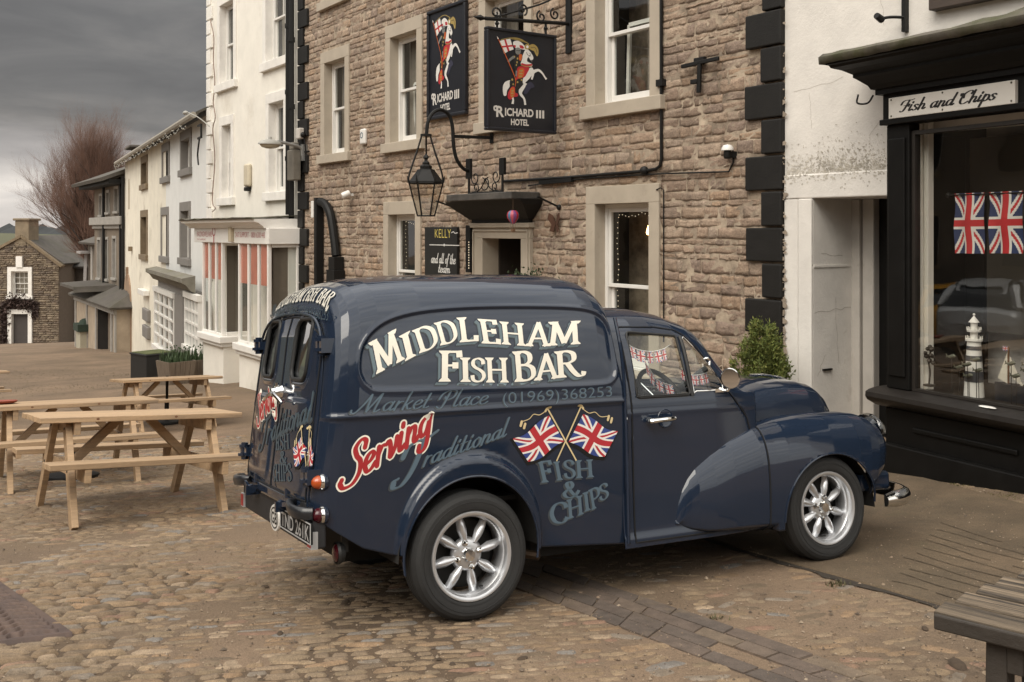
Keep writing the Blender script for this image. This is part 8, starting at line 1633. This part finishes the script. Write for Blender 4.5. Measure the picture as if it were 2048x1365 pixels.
p = gh(-60, 838); T4 = picnic('picnic_table', 'pine picnic table at the left edge, only its corner showing', (p.x-.32, p.y+.2, float(gz(p.x, p.y))), .55)
# red dish
dd = Vector((-.56, .10, .742)); w_ = Matrix.Translation(T2.location) @ T2.rotation_euler.to_matrix().to_4x4() @ dd
m = MB(); m.lathe([(0, .004), (.075, .004), (.115, .022), (.125, .030), (.128, .028), (.118, .012), (.08, .0), (0, .0)], 24); o = m.build('ashtray_dish', pm('terracotta_red', (.24, .05, .028), .5, var=.2, bump=.1), None, True, loc=w_, rot=T2.rotation_euler); tag(o, 'shallow terracotta red dish on the left end of a pine picnic table', 'dish')
# parasol bases and pole
def parasol(px, py, pole, label):
    p = gh(px, py); r = empty('parasol_base', p, (-.104, -.02, 0)); tag(r, label, 'parasol base', 'parasol bases under the tables')
    m = MB(); m.lathe([(0, .055), (.10, .055), (.22, .042), (.255, .03), (.26, .0), (0, 0)], 28); m.build('base_disc', M_IRON, r, True, 30)
    m = MB(); h = pole; m.tube([(0, 0, .05), (0, 0, .33)], .034, 10); m.build('pole_sleeve', M_IRON, r, True)
    if pole > .4: m = MB(); m.tube([(0, 0, .1), (0, 0, h)], .021, 10); m.lathe([(.03, .30), (.045, .33), (.04, .36), (.025, .37)], 10); m.build('pole', M_IRON, r, True)
parasol(142, 956, .3, 'flat round black parasol base on the ground under the nearest picnic table')
parasol(333, 847, .735, 'round black parasol base with a black pole under the farthest picnic table')
# dark weathered table at the lower right
M_OLDW = pm('old_grey_wood', (.27, .205, .14), .85, var=.7, scale=5, bump=1., bscale=22, stretch=(.3, 7, 7), bdist=.008, stain=((.03, .023, .017), 2.6, .42, .58), grain=60, gamt=.3, objrand=.2)
M_OLDD = pm('old_dark_wood', (.035, .028, .022), .7, var=.4, scale=5, bump=.4, bscale=30)
p = gh(1990, 1460); zt_ = .74; k_ = 3.05; cor = Vector(((1868-1024)/FPX*k_, k_, CAMZ+(HOR-1222)/FPX*k_))
k2 = 3.35-.30*0+.55; fe = Vector(((2048-1024)/FPX*2.887, 2.887, 0)); dvec = Vector((fe.x-cor.x, fe.y-cor.y, 0)).normalized(); nvec = Vector((-dvec.y, dvec.x, 0))
yaw = atan2(dvec.y, dvec.x); old = empty('weathered_table', (cor.x, cor.y, cor.z), (0, .0, yaw)); tag(old, 'low dark weathered timber bench table with gappy silvered planks at the lower right', 'table')
gzz = float(gz(cor.x, cor.y))-cor.z
for i in range(5): m = MB(); y = .125*i; m.box(.0+.026*i+r2.uniform(-.008, .008), 1.6, y+r2.uniform(-.003, .003), y+.108, -.04, r2.uniform(-.004, .003)); m.build('top_plank', M_OLDW, old, bevel=.006)
m = MB(); m.box(.003, 1.6, -.016, -.002, -.052, -.004); m.build('edge_board', M_OLDD, old, bevel=.006)
for X in (.17, 1.25):
    for (ya, yb) in ((.075, .05), (.45, .50)):
        m = MB(); m.beam((X, yb, gzz-.06), (X, ya, -.045), .06, .09, (0, 1, .1)); m.build('leg', M_OLDD, old, bevel=.004)
    m = MB(); m.box(X+.03, X+.075, .02, .6, -.14, -.045); m.build('top_bearer', M_OLDD, old, bevel=.004)
    m = MB(); m.box(X+.03, X+.075, .05, .55, gzz+.08, gzz+.15); m.build('foot_rail', M_OLDD, old, bevel=.004)
# ============================================================= planters
def at_px(px, py): return gh(px, py)
p = at_px(306, 762); pr = empty('black_planter', p, (0, 0, HF.rz+.25)); tag(pr, 'large square black box planter with a thin rim of moss by the grey shopfront', 'planter')
m = MB(); m.box(-.36, .36, -.36, .36, -.2, .62); m.box(-.38, .38, -.38, .38, .62, .66); m.build('box', pm('planter_black', (.02, .02, .02), .5, var=.2, bump=.05), pr, bevel=.01); m = MB(); m.box(-.34, .34, -.34, .34, .655, .675); m.build('soil', pm('mossy_soil', (.10, .11, .04), .9, var=.5, scale=8, bump=.6), pr)
M_STAVE = pm('grey_brown_staves', (.17, .13, .095), .8, var=.35, scale=5, bump=.3, stretch=(5, 5, .4))
def tub(px, py, label, seed):
    p = at_px(px, py); r = empty('wooden_tub', p, (0, 0, HF.rz+.2)); tag(r, label, 'planter', 'wooden tub planters by the grey shopfront'); r2 = random.Random(seed)
    m = MB()
    for sd in range(4):
        R_ = Matrix.Rotation(pi/2*sd, 4, 'Z')
        for k in range(5):
            x0_, x1_ = -.30+.12*k+.004, -.30+.12*(k+1)-.004; V = [(x0_*.8, -.25, -.1), (x1_*.8, -.25, -.1), (x1_, -.31, .50), (x0_, -.31, .50), (x0_*.8, -.22, -.1), (x1_*.8, -.22, -.1), (x1_, -.28, .50), (x0_, -.28, .50)]
            m.add([R_ @ Vector(v) for v in V], [(0, 1, 2, 3), (5, 4, 7, 6), (3, 2, 6, 7), (0, 3, 7, 4), (1, 5, 6, 2)])
    m.build('staves', M_STAVE, r); m = MB(); m.box(-.27, .27, -.27, .27, .42, .45); m.build('soil', pm('dark_soil', (.03, .022, .016), .95, bump=.4), r)
    m = MB()
    for _ in range(170):
        x, y = r2.uniform(-.26, .26), r2.uniform(-.26, .26); h = r2.uniform(.12, .34); a = r2.uniform(0, 6.28); b = r2.uniform(.0, .1); w_ = .011
        P = [Vector((x, y, .44)), Vector((x+cos(a)*b*.3, y+sin(a)*b*.3, .44+h*.6)), Vector((x+cos(a)*b, y+sin(a)*b, .44+h))]; sd = Vector((-sin(a), cos(a), 0))*w_
        m.add([P[0]-sd, P[0]+sd, P[1]+sd, P[1]-sd, P[2]], [(0, 1, 2, 3), (3, 2, 4)])
    for _ in range(14): m.sphere((r2.uniform(-.2, .2), r2.uniform(-.2, .2), .44+r2.uniform(.26, .36)), .018, 3)
    m.build('spring_bulbs', pm('bulb_leaf_green', (.045, .075, .028), .6, var=.4, scale=5, bump=0), r)
tub(352, 768, 'wooden tub planter of green spring bulbs beside the black box planter', 3); tub(386, 764, 'wooden tub planter of spring bulbs nearest the white bay window', 5)
# two far planters by the porch
p = at_px(171, 696); r = empty('cream_planter', p, (0, 0, DF.rz)); tag(r, 'cream box planter with dark green rim beside the porch', 'planter'); m = MB(); m.box(-.55, .5, -.3, .3, -.3, .75); m.build('box', pm('cream_box', (.36, .33, .25), .7, var=.1, bump=.05), r, bevel=.02); m = MB(); m.box(-.65, .6, -.4, .4, .75, 1.05); m.sphere((.1, 0, 1.05), .3, 6, (1.3, 1, .8)); m.build('hedge_top', pm('hedge_dark', (.02, .035, .022), .8, var=.4, bump=.4), r)
p = at_px(194, 694); r = empty('green_bin', p); tag(r, 'grey green plastic tub beside the porch doorway', 'tub'); m = MB(); m.lathe([(0, -.2), (.40, -.2), (.52, .82), (.6, .85), (.6, .95), (.5, .95), (.3, 1.0), (0, 1.0)], 14); m.build('body', pm('grey_green_plastic', (.085, .10, .085), .5, var=.15, bump=.05), r, True, 40); m = MB(); m.box(.5, .75, -.1, .1, .6, .72); m.build('handle', M_IRON, r)
# ============================================================= conifer in a pot, box bush by the door
def conifer(px, pbase, H, R_, label):
    loc = HF.w(*px); r = empty('potted_conifer', (loc.x, loc.y, float(gz(loc.x, loc.y)))); tag(r, label, 'conifer'); r2 = random.Random(21)
    m = MB(); m.lathe([(0, 0), (.20, 0), (.27, .36), (.29, .36), (.29, .41), (.25, .41), (.24, .36), (0, .36)], 20); m.build('pot', pm('dark_pot', (.04, .035, .03), .6, bump=.1), r, True, 30); m = MB(); m.tube([(0, 0, .3), (0, 0, H*.7)], [.03, .012], 6); m.build('trunk', M_BRST, r)
    m = MB(); h0 = .42
    cl = []; lobes = [(0, 0, .62, .17, .36), (.02, .02, .86, .10, .18)]
    for k in range(13): a = r2.uniform(0, 6.283); q = r2.uniform(.25, .8); lobes.append((R_*(1.0-.62*q)*cos(a), R_*(1.0-.62*q)*sin(a), q, r2.uniform(.07, .12), r2.uniform(.10, .2)))
    for lx, ly, q, lr, lh in lobes:
        for _ in range(int(26*lr/.1)):
            d = Vector((r2.gauss(0, 1), r2.gauss(0, 1), r2.gauss(0, 1))).normalized(); c_ = Vector((lx+d.x*lr*1.0, ly+d.y*lr*1.0, h0+(H-h0)*q+d.z*lh)); cl.append((c_, atan2(d.y+ly*2, d.x+lx*2), .5))
    cl = [c for c in cl if c[0].z > h0-.02]
    for c_, a, t in cl:
        s_ = r2.uniform(.03, .055)
        for _ in range(48):
            d = Vector((r2.gauss(cos(a)*.5, .55), r2.gauss(sin(a)*.5, .55), r2.gauss(.75, .5))); q = c_+Vector((r2.gauss(0, s_*.42), r2.gauss(0, s_*.42), r2.gauss(0, s_*.55))); d = d.normalized()*r2.uniform(.018, .036); sd = d.cross(Vector((r2.gauss(0, 1), r2.gauss(0, 1), r2.gauss(0, 1)))).normalized()*.006
            m.add([q-sd, q+sd*1.2, q+d+sd*.2, q+d-sd*.2], [(0, 1, 2, 3)])
    m.build('foliage', pm('conifer_green', (.085, .11, .022), .75, var=.55, scale=9, bump=0, island=[(.13, .16, .03), (.10, .13, .025), (.16, .18, .04), (.08, .105, .022), (.19, .195, .045), (.12, .15, .028)]), r)
cx_ = HF.hit(1525, 660, -.5); conifer((cx_[0], -.5, 0), 0, HF.zat(660, cx_[0], -.5)-HF.ground(cx_[0], -.5), .25, 'bright green bushy conifer in a pot against the black quoins behind the van bonnet')
bx_ = HF.hit(1058, 548, -.45); zb_ = HF.zat(541, bx_[0], -.45); loc = HF.w(bx_[0], -.45, 0); r = empty('box_bush', (loc.x, loc.y, HF.ground(bx_[0], -.45))); tag(r, 'dark green clipped bush in a tall pot beside the hotel door', 'bush'); hB = zb_-HF.ground(bx_[0], -.45)
m = MB(); m.lathe([(0, 0), (.18, 0), (.24, hB-.42), (.21, hB-.42), (0, hB-.45)], 16); m.build('pot', M_BLACK, r, True, 30); r2 = random.Random(2)
leafy('foliage', pm('box_leaf_green', (.035, .055, .02), .7, var=.4, scale=9, bump=0), [(r2.gauss(0, .11), r2.gauss(0, .11), hB-.2+r2.gauss(0, .07), .35) for _ in range(40)], r, .022, 45, .18)
# ============================================================= display in the shop window
def sroot(name, label, cat, px, py, off, group=None): x, z = SF.hit(px, py, off); w_ = SF.w(x, off, z); o = empty(name, w_, (0, 0, SF.rz)); tag(o, label, cat, group); return o
SC = lambda py, px, off: SF.zat(py, SF.hit(px, 460, off)[0], off)
off = .24; o = sroot('lighthouse_ornament', 'white model lighthouse with dark bands standing in the shop window', 'ornament', 1948, 780, off); zf = lambda py: SC(py, 1948, off)-SC(780, 1948, off); ppm = (zf(680)-zf(780))/100
R0, R1 = 19*ppm, 13*ppm
def bandr(py): return R1+(R0-R1)*(py-683)/(781-683)
zsh = zsill-.012-SC(780, 1948, off)
m = MB(); m.lathe([(0, zsh), (bandr(790), zsh), (R1, zf(683)), (R1*1.05, zf(683)), (R1*1.25, zf(682)), (R1*1.25, zf(678)), (0, zf(678))], 24); m.build('tower', pm('ornament_white', (.85, .83, .78), .6, var=.06, bump=.05), o, True, 30)
for a, b in ((692, 700), (711, 722), (742, 763)):
    m = MB(); m.lathe([(bandr(b)*1.012+.0008, zf(b)), (bandr(a)*1.012+.0008, zf(a))], 24); m.build('tower_band', pm('ornament_grey_blue', (.065, .07, .08), .6, bump=0), o, True)
m = MB(); m.lathe([(R1*.55, zf(678)), (R1*.55, zf(664)), (R1*1.0, zf(664)), (R1*1.05, zf(660)), (R1*.5, zf(660)), (R1*.5, zf(645)), (R1*.8, zf(645)), (0, zf(631))], 20); m.sphere((0, 0, zf(629.5)), R1*.2, 5)
for k in range(8):
    a = pi/4*k
    for (rr_, za, zb2) in ((R1*1.15, 678, 672), (R1*.98, 660, 654)): m.tube([(rr_*cos(a), rr_*sin(a), zf(za)), (rr_*cos(a), rr_*sin(a), zf(zb2))], R1*.08, 5)
m.build('lantern_room', pm('ornament_white', (.62, .6, .56)), o, True, 30)
off = .26; o = sroot('sailing_boat_ornament', 'model sailing boat with two pale sails and a tiny flag in the shop window', 'ornament', 2020, 775, off); zf = lambda py: SC(py, 2020, off)-SC(775, 2020, off); xf = lambda px: SF.hit(px, 460, off)[0]-SF.hit(2020, 460, off)[0]
m = MB(); zk = zsill-.012-SC(775, 2020, off); m.grid([[(x, w_*k, z) for k, z in ((-1, zf(768)), (-.7, (zf(768)+zk)/2), (0, zk), (.7, (zf(768)+zk)/2), (1, zf(768)))] for x, w_ in ((xf(1990), .004), (xf(2000), .03), (xf(2020), .045), (xf(2045), .04), (xf(2062), .004))]); m.grid([[(x, -w_, zf(768)), (x, w_, zf(768))] for x, w_ in ((xf(1990), .004), (xf(2000), .03), (xf(2020), .045), (xf(2045), .04), (xf(2062), .004))]); m.build('hull', pm('boat_navy', (.02, .024, .032), .4, bump=0), o, True)
M_SAIL = pm('sail_cloth', (.72, .67, .56), .8, var=.1, bump=.05)
m = MB(); m.prism([(xf(2015), zf(706)), (xf(1996), zf(760)), (xf(2015), zf(768))], lambda a, b, t: (a, t, b), -.003, .003); m.build('sail', M_SAIL, o); m = MB(); m.prism([(xf(2020), zf(714)), (xf(2020), zf(752)), (xf(2048), zf(772))], lambda a, b, t: (a, t, b), -.003, .003); m.build('sail', M_SAIL, o)
m = MB(); m.tube([(xf(2017), 0, zf(775)), (xf(2017), 0, zf(694))], .006, 6); m.build('mast', pm('varnished_wood', (.16, .08, .04), .5, bump=0), o); m = MB(); flag_mesh(m, lambda u, v: (xf(2005)+(xf(2017)-xf(2005))*u, 0, zf(703)+(zf(694)-zf(703))*v), 30, 20, 1.5); m.build('flag', FLAGM, o)
M_FISH = pm('fish_verdigris', (.15, .155, .115), .5, .3, var=.35, scale=30, bump=.1)
def shoal(label, fishes, off, base_px):
    o = sroot('fish_ornament', label, 'ornament', *base_px, off, 'wire fish ornaments in the shop window'); bx, bz = SF.hit(*base_px, off); zb_ = zsill-.012-bz
    for i, (px, py) in enumerate(fishes):
        x, z = SF.hit(px, py, off); x -= bx; z -= bz; m = MB(); l = .07; d = .02*(i % 3-1)
        prof = [(-.5, .004), (-.42, .012), (-.25, .018), (0, .022), (.25, .019), (.42, .012), (.5, .003)]; n = 9; rows = [[(x+q*l, d+r_*.55*cos(2*pi*k/n), z+.006*sin(q*5)+r_*.75*sin(2*pi*k/n)) for k in range(n+1)] for q, r_ in prof]; m.grid(rows); m.prism([(x-.46*l, z-.004), (x-.72*l, z+.017), (x-.66*l, z), (x-.74*l, z-.014)], lambda a, b, t: (a, d+t, b), -.003, .003); m.build('fish', M_FISH, o, True, 60)
        m = MB(); m.tube([(x, d, z), (x+.004, d, zb_)], .0028, 5); m.build('wire', M_IRON, o)
    m = MB(); m.box(-.09, .12, -.04, .04, zb_, zb_+.012); m.build('base', M_IRON, o)
shoal('shoal of small green metal fish on wires in front of the model lighthouse', [(1907, 713), (1935, 729), (1915, 735), (1956, 719), (1957, 741), (1934, 752)], .13, (1935, 775)); shoal('shoal of dark green metal fish on wires in front of the model boat', [(2026, 727), (2032, 752), (2050, 741), (2060, 730)], .13, (2036, 780))
o = sroot('flower_ornament', 'small dark twisted stem ornament at the left end of the shop window', 'ornament', 1858, 765, .14); m = MB(); r2 = random.Random(6); m.tube(catmull([(0, 0, -.02), (.01, 0, .08), (-.01, .01, .16), (.02, 0, .26)], 5), .007, 5); [m.sphere((r2.uniform(-.03, .04), r2.uniform(-.02, .02), r2.uniform(.12, .29)), r2.uniform(.012, .022), 4) for _ in range(12)]; m.box(-.03, .04, -.03, .03, -.03, -.015); m.build('stem', pm('dull_bronze', (.07, .06, .05), .5, .5, var=.3, bump=.1), o, True)
for (a, b, c, d, e, f, lb) in ((1909, 388, 1971, 506, 1968, 384, 'hanging cloth union flag on the left of the pair in the shop window'), (1978, 385, 2047, 506, 2045, 380, 'hanging cloth union flag on the right of the pair in the shop window')):
    off = .30; xa, zt_ = SF.hit(a, b, off); xb2, zt2 = SF.hit(e, f, off); zb_ = SF.hit(a, 507, off)[1]; m = MB()
    flag_mesh(m, lambda u, v: (xa+(xb2-xa)*v+.004*sin(u*9), off+.010*sin(v*9)+.006*sin(u*7+v*3), zt_+(zt2-zt_)*v*.3+(zb_-zt_)*u), 72, 48, 1.75)
    o = m.build('union_flag', [pm('cloth_navy', (.03, .045, .12), .8, var=.15, bump=0), pm('cloth_white', (.78, .75, .70), .8, var=.08, bump=0), pm('cloth_red', (.55, .035, .04), .8, var=.12, bump=0)], None, True, loc=(*SF.o, 0), rot=(0, 0, SF.rz)); tag(o, lb, 'flag', 'union flags hung in the shop window')
m = MB(); xa, za = SF.hit(1897, 391, .30); xb2, zb_ = SF.hit(2047, 379, .30); m.tube([(xa, .30, za), (xb2+.9, .30, za)], .006, 6); m.sphere((xa, .30, za), .022, 6); tag(m.build('flag_rod', M_IRON, None, True, loc=(*SF.o, 0), rot=(0, 0, SF.rz)), 'thin dark rod with a ball end carrying the union flags in the shop window', 'rod')
# ============================================================= across the square (seen as reflections in glass and paint)
def opposite(x0, x1, y, h, wall, label, seed, gable=2.6):
    r = empty('facing_house', (0, 0, 0)); tag(r, label, 'building'); z0 = float(gz((x0+x1)/2, y)); r2 = random.Random(seed); n = max(2, int((x1-x0)/2.6)); hl_ = []
    for i in range(n):
        cx = x0+(x1-x0)*(i+.5)/n
        for zz in (z0+1.0, z0+3.9): hl_.append((cx-.5, cx+.5, zz, zz+1.6))
    m = MB(); panel(m, x0, x1, z0-1, z0+h, hl_, y); m.box(x0, x1, y-6, y-5.9, z0-1, z0+h); m.build('wall', wall, r)
    for a, b, c, d in hl_:
        m = MB(); m.box(a-.12, b+.12, y-.05, y+.04, d, d+.16); m.box(a-.12, b+.12, y-.05, y+.07, c-.14, c); m.box(a, a+.06, y-.12, y-.06, c, d); m.box(b-.06, b, y-.12, y-.06, c, d); m.box(a+.06, b-.06, y-.12, y-.06, (c+d)/2-.03, (c+d)/2+.03); w_ = m.build('window', M_BRST, r); m = MB(); m.box(a, b, y-.16, y-.14, c, d); m.build('pane', pm('dark_pane', (.012, .013, .014), .08, var=0, bump=0), w_)
    m = MB(); m.add([(x0-.2, y+.35, z0+h), (x1+.2, y+.35, z0+h), (x1+.2, y-3, z0+h+gable), (x0-.2, y-3, z0+h+gable)], [(0, 1, 2, 3)]); m.build('roof', M_SLATE, r, solid=.1)
opposite(-22, -4.5, -17, 5.6, M_RUB, 'stone house across the square, seen only in reflections, left one', 1); opposite(-4.4, 4.2, -18, 6.2, M_SOOT, 'dark house across the square, seen only in reflections, middle one', 2); opposite(4.3, 18, -17, 5.4, M_RUB, 'stone house across the square, seen only in reflections, right one', 3)

def side_row():  # unseen row added to keep the open horizon out of the shop glass
    r = empty('facing_house', (-23.5, 4, 0), (0, 0, -pi/2)); tag(r, 'unseen row of stone houses added at the far left to block the horizon in reflections', 'building'); z0 = float(gz(-20, 4)); hl_ = [(x, x+1.1, z0+zz, z0+zz+1.6) for x in np.arange(-20, 18, 3.1) for zz in (1., 4.)]
    m = MB(); 
    for v in (0,): panel(m, -22, 20, z0-4, z0+6.6, hl_, 0.)
    m.build('wall', M_SOOT, r)
    for a, b, c, d in hl_:
        m = MB(); m.box(a-.1, b+.1, -.05, .04, d, d+.14); m.box(a-.1, b+.1, -.05, .04, c-.14, c); m.box(a, a+.06, .02, .1, c, d); m.box(b-.06, b, .02, .1, c, d); w_ = m.build('window', M_BRST, r); m = MB(); m.box(a, b, .12, .14, c, d); m.build('pane', pm('dark_pane', (.012, .013, .014)), w_)
    m = MB(); m.add([(-22, -.4, z0+6.6), (20, -.4, z0+6.6), (20, 4, z0+9.4), (-22, 4, z0+9.4)], [(0, 1, 2, 3)]); m.build('roof', M_SLATE, r, solid=.1)
side_row()

# ============================================================= cars across the square, seen in the shop window's reflection
def parked_car(loc, yaw, paint, label):
    r = empty('parked_car', loc, (0, 0, yaw)); tag(r, label, 'car', 'cars parked across the square')
    X = [-2.05, -2.0, -1.85, -1.5, -.9, -.2, .5, .95, 1.35, 1.75, 1.98, 2.06]; top = [.62, .86, .95, .97, .96, .95, .94, .92, .86, .78, .66, .5]; hw = [.62, .78, .84, .87, .88, .88, .88, .88, .86, .82, .70, .56]
    Xd = np.linspace(X[0], X[-1], 60); rows = []
    for x in Xd:
        t, h = np.interp(x, X, top), np.interp(x, X, hw); sec = []
        for (u, v) in [(.86, .0), (.97, .08), (1., .25), (1.0, .55), (.985, .8), (.95, .93), (.86, .985), (.6, 1.0), (.3, 1.02), (0, 1.03)]: sec.append((x, -h*u, .22+(t-.22)*v))
        rows.append(sec+[(a, -b, c) for a, b, c in sec[-2::-1]])
    m = MB(); m.grid(rows); m.add(rows[0], [tuple(range(19))]); m.add(rows[-1], [tuple(range(19))]); bd = m.build('body', paint, r, True, 40)
    cab = [(-1.75, .93), (-1.55, 1.25), (-1.2, 1.42), (-.5, 1.48), (.15, 1.44), (.55, 1.28), (1.1, .90)]; rows = []
    for x, z in catmull(cab, 6): q = (z-.9)/.58; rows.append([(x, -.80+.20*q, .90), (x, -.80+.22*q-.0, .9+(z-.9)*.5), (x, -.70+.16*q, .9+(z-.9)*.92), (x, -.4, z), (x, .4, z), (x, .70-.16*q, .9+(z-.9)*.92), (x, .80-.22*q, .9+(z-.9)*.5), (x, .80-.20*q, .90)])
    m = MB(); m.grid(rows); m.build('windows', pm('car_glass_dark', (.015, .017, .018), .05, var=0, bump=0), r, True, 50)
    m = MB(); m.grid([[(x, y, z+.012) for y in np.linspace(-.52, .52, 5)] for x, z in [(-1.5, 1.28), (-1.2, 1.43), (-.5, 1.49), (.1, 1.455)]])
    for s in (-1, 1): m.tube([(.12, s*.6, 1.43), (.6, s*.66, 1.24), (1.12, s*.76, .93)], .04, 6); m.tube([(-.35, s*.66, 1.44), (-.35, s*.83, .93)], .04, 6); m.tube([(-1.3, s*.62, 1.38), (-1.62, s*.78, .95)], .09, 6)
    m.build('roof', paint, r, True)
    for x in (-1.28, 1.32):
        for s in (-1, 1):
            T = Matrix.Translation((x, s*.80, .31)) @ Matrix.Rotation(s*-pi/2, 4, 'X'); m = MB(); m.lathe([(0, -.1), (.31, -.1), (.32, .03), (.29, .08), (.22, .075)], 24, T); w_ = m.build('wheel', M_RUBBER, r, True, 40); m = MB(); m.lathe([(.22, .07), (.2, .05), (.06, .075), (0, .075)], 10, T); m.build('rim', M_ALLOY, w_)
    for s in (-1, 1):
        m = MB(); m.sphere((1.88, s*.62, .68), .16, 6, (.8, .9, .5)); m.build('headlight', pm('headlight_clear', (.7, .7, .68), .1, bump=0, var=0), r, True); m = MB(); m.box(.85, 1.0, s*.9-.1, s*.9+.1, .92, 1.06); m.build('door_mirror', paint, r, bevel=.03)
    m = MB(); m.box(1.9, 2.075, -.45, .45, .36, .56); m.build('grille', M_BLACK, r, bevel=.02)
silver = pm('silver_car_paint', (.55, .55, .54), .25, .3, var=0, bump=0)
parked_car((-14.8, 10.5, float(gz(-14.8, 10.5))), radians(176), silver, 'silver hatchback parked across the square, seen reflected in the shop window')
parked_car((-18.5, 12.7, float(gz(-18.5, 12.7))), radians(150), pm('yellow_car_paint', (.55, .27, .03), .3, var=0, bump=0), 'yellow car parked behind the silver hatchback, seen reflected in the shop window')
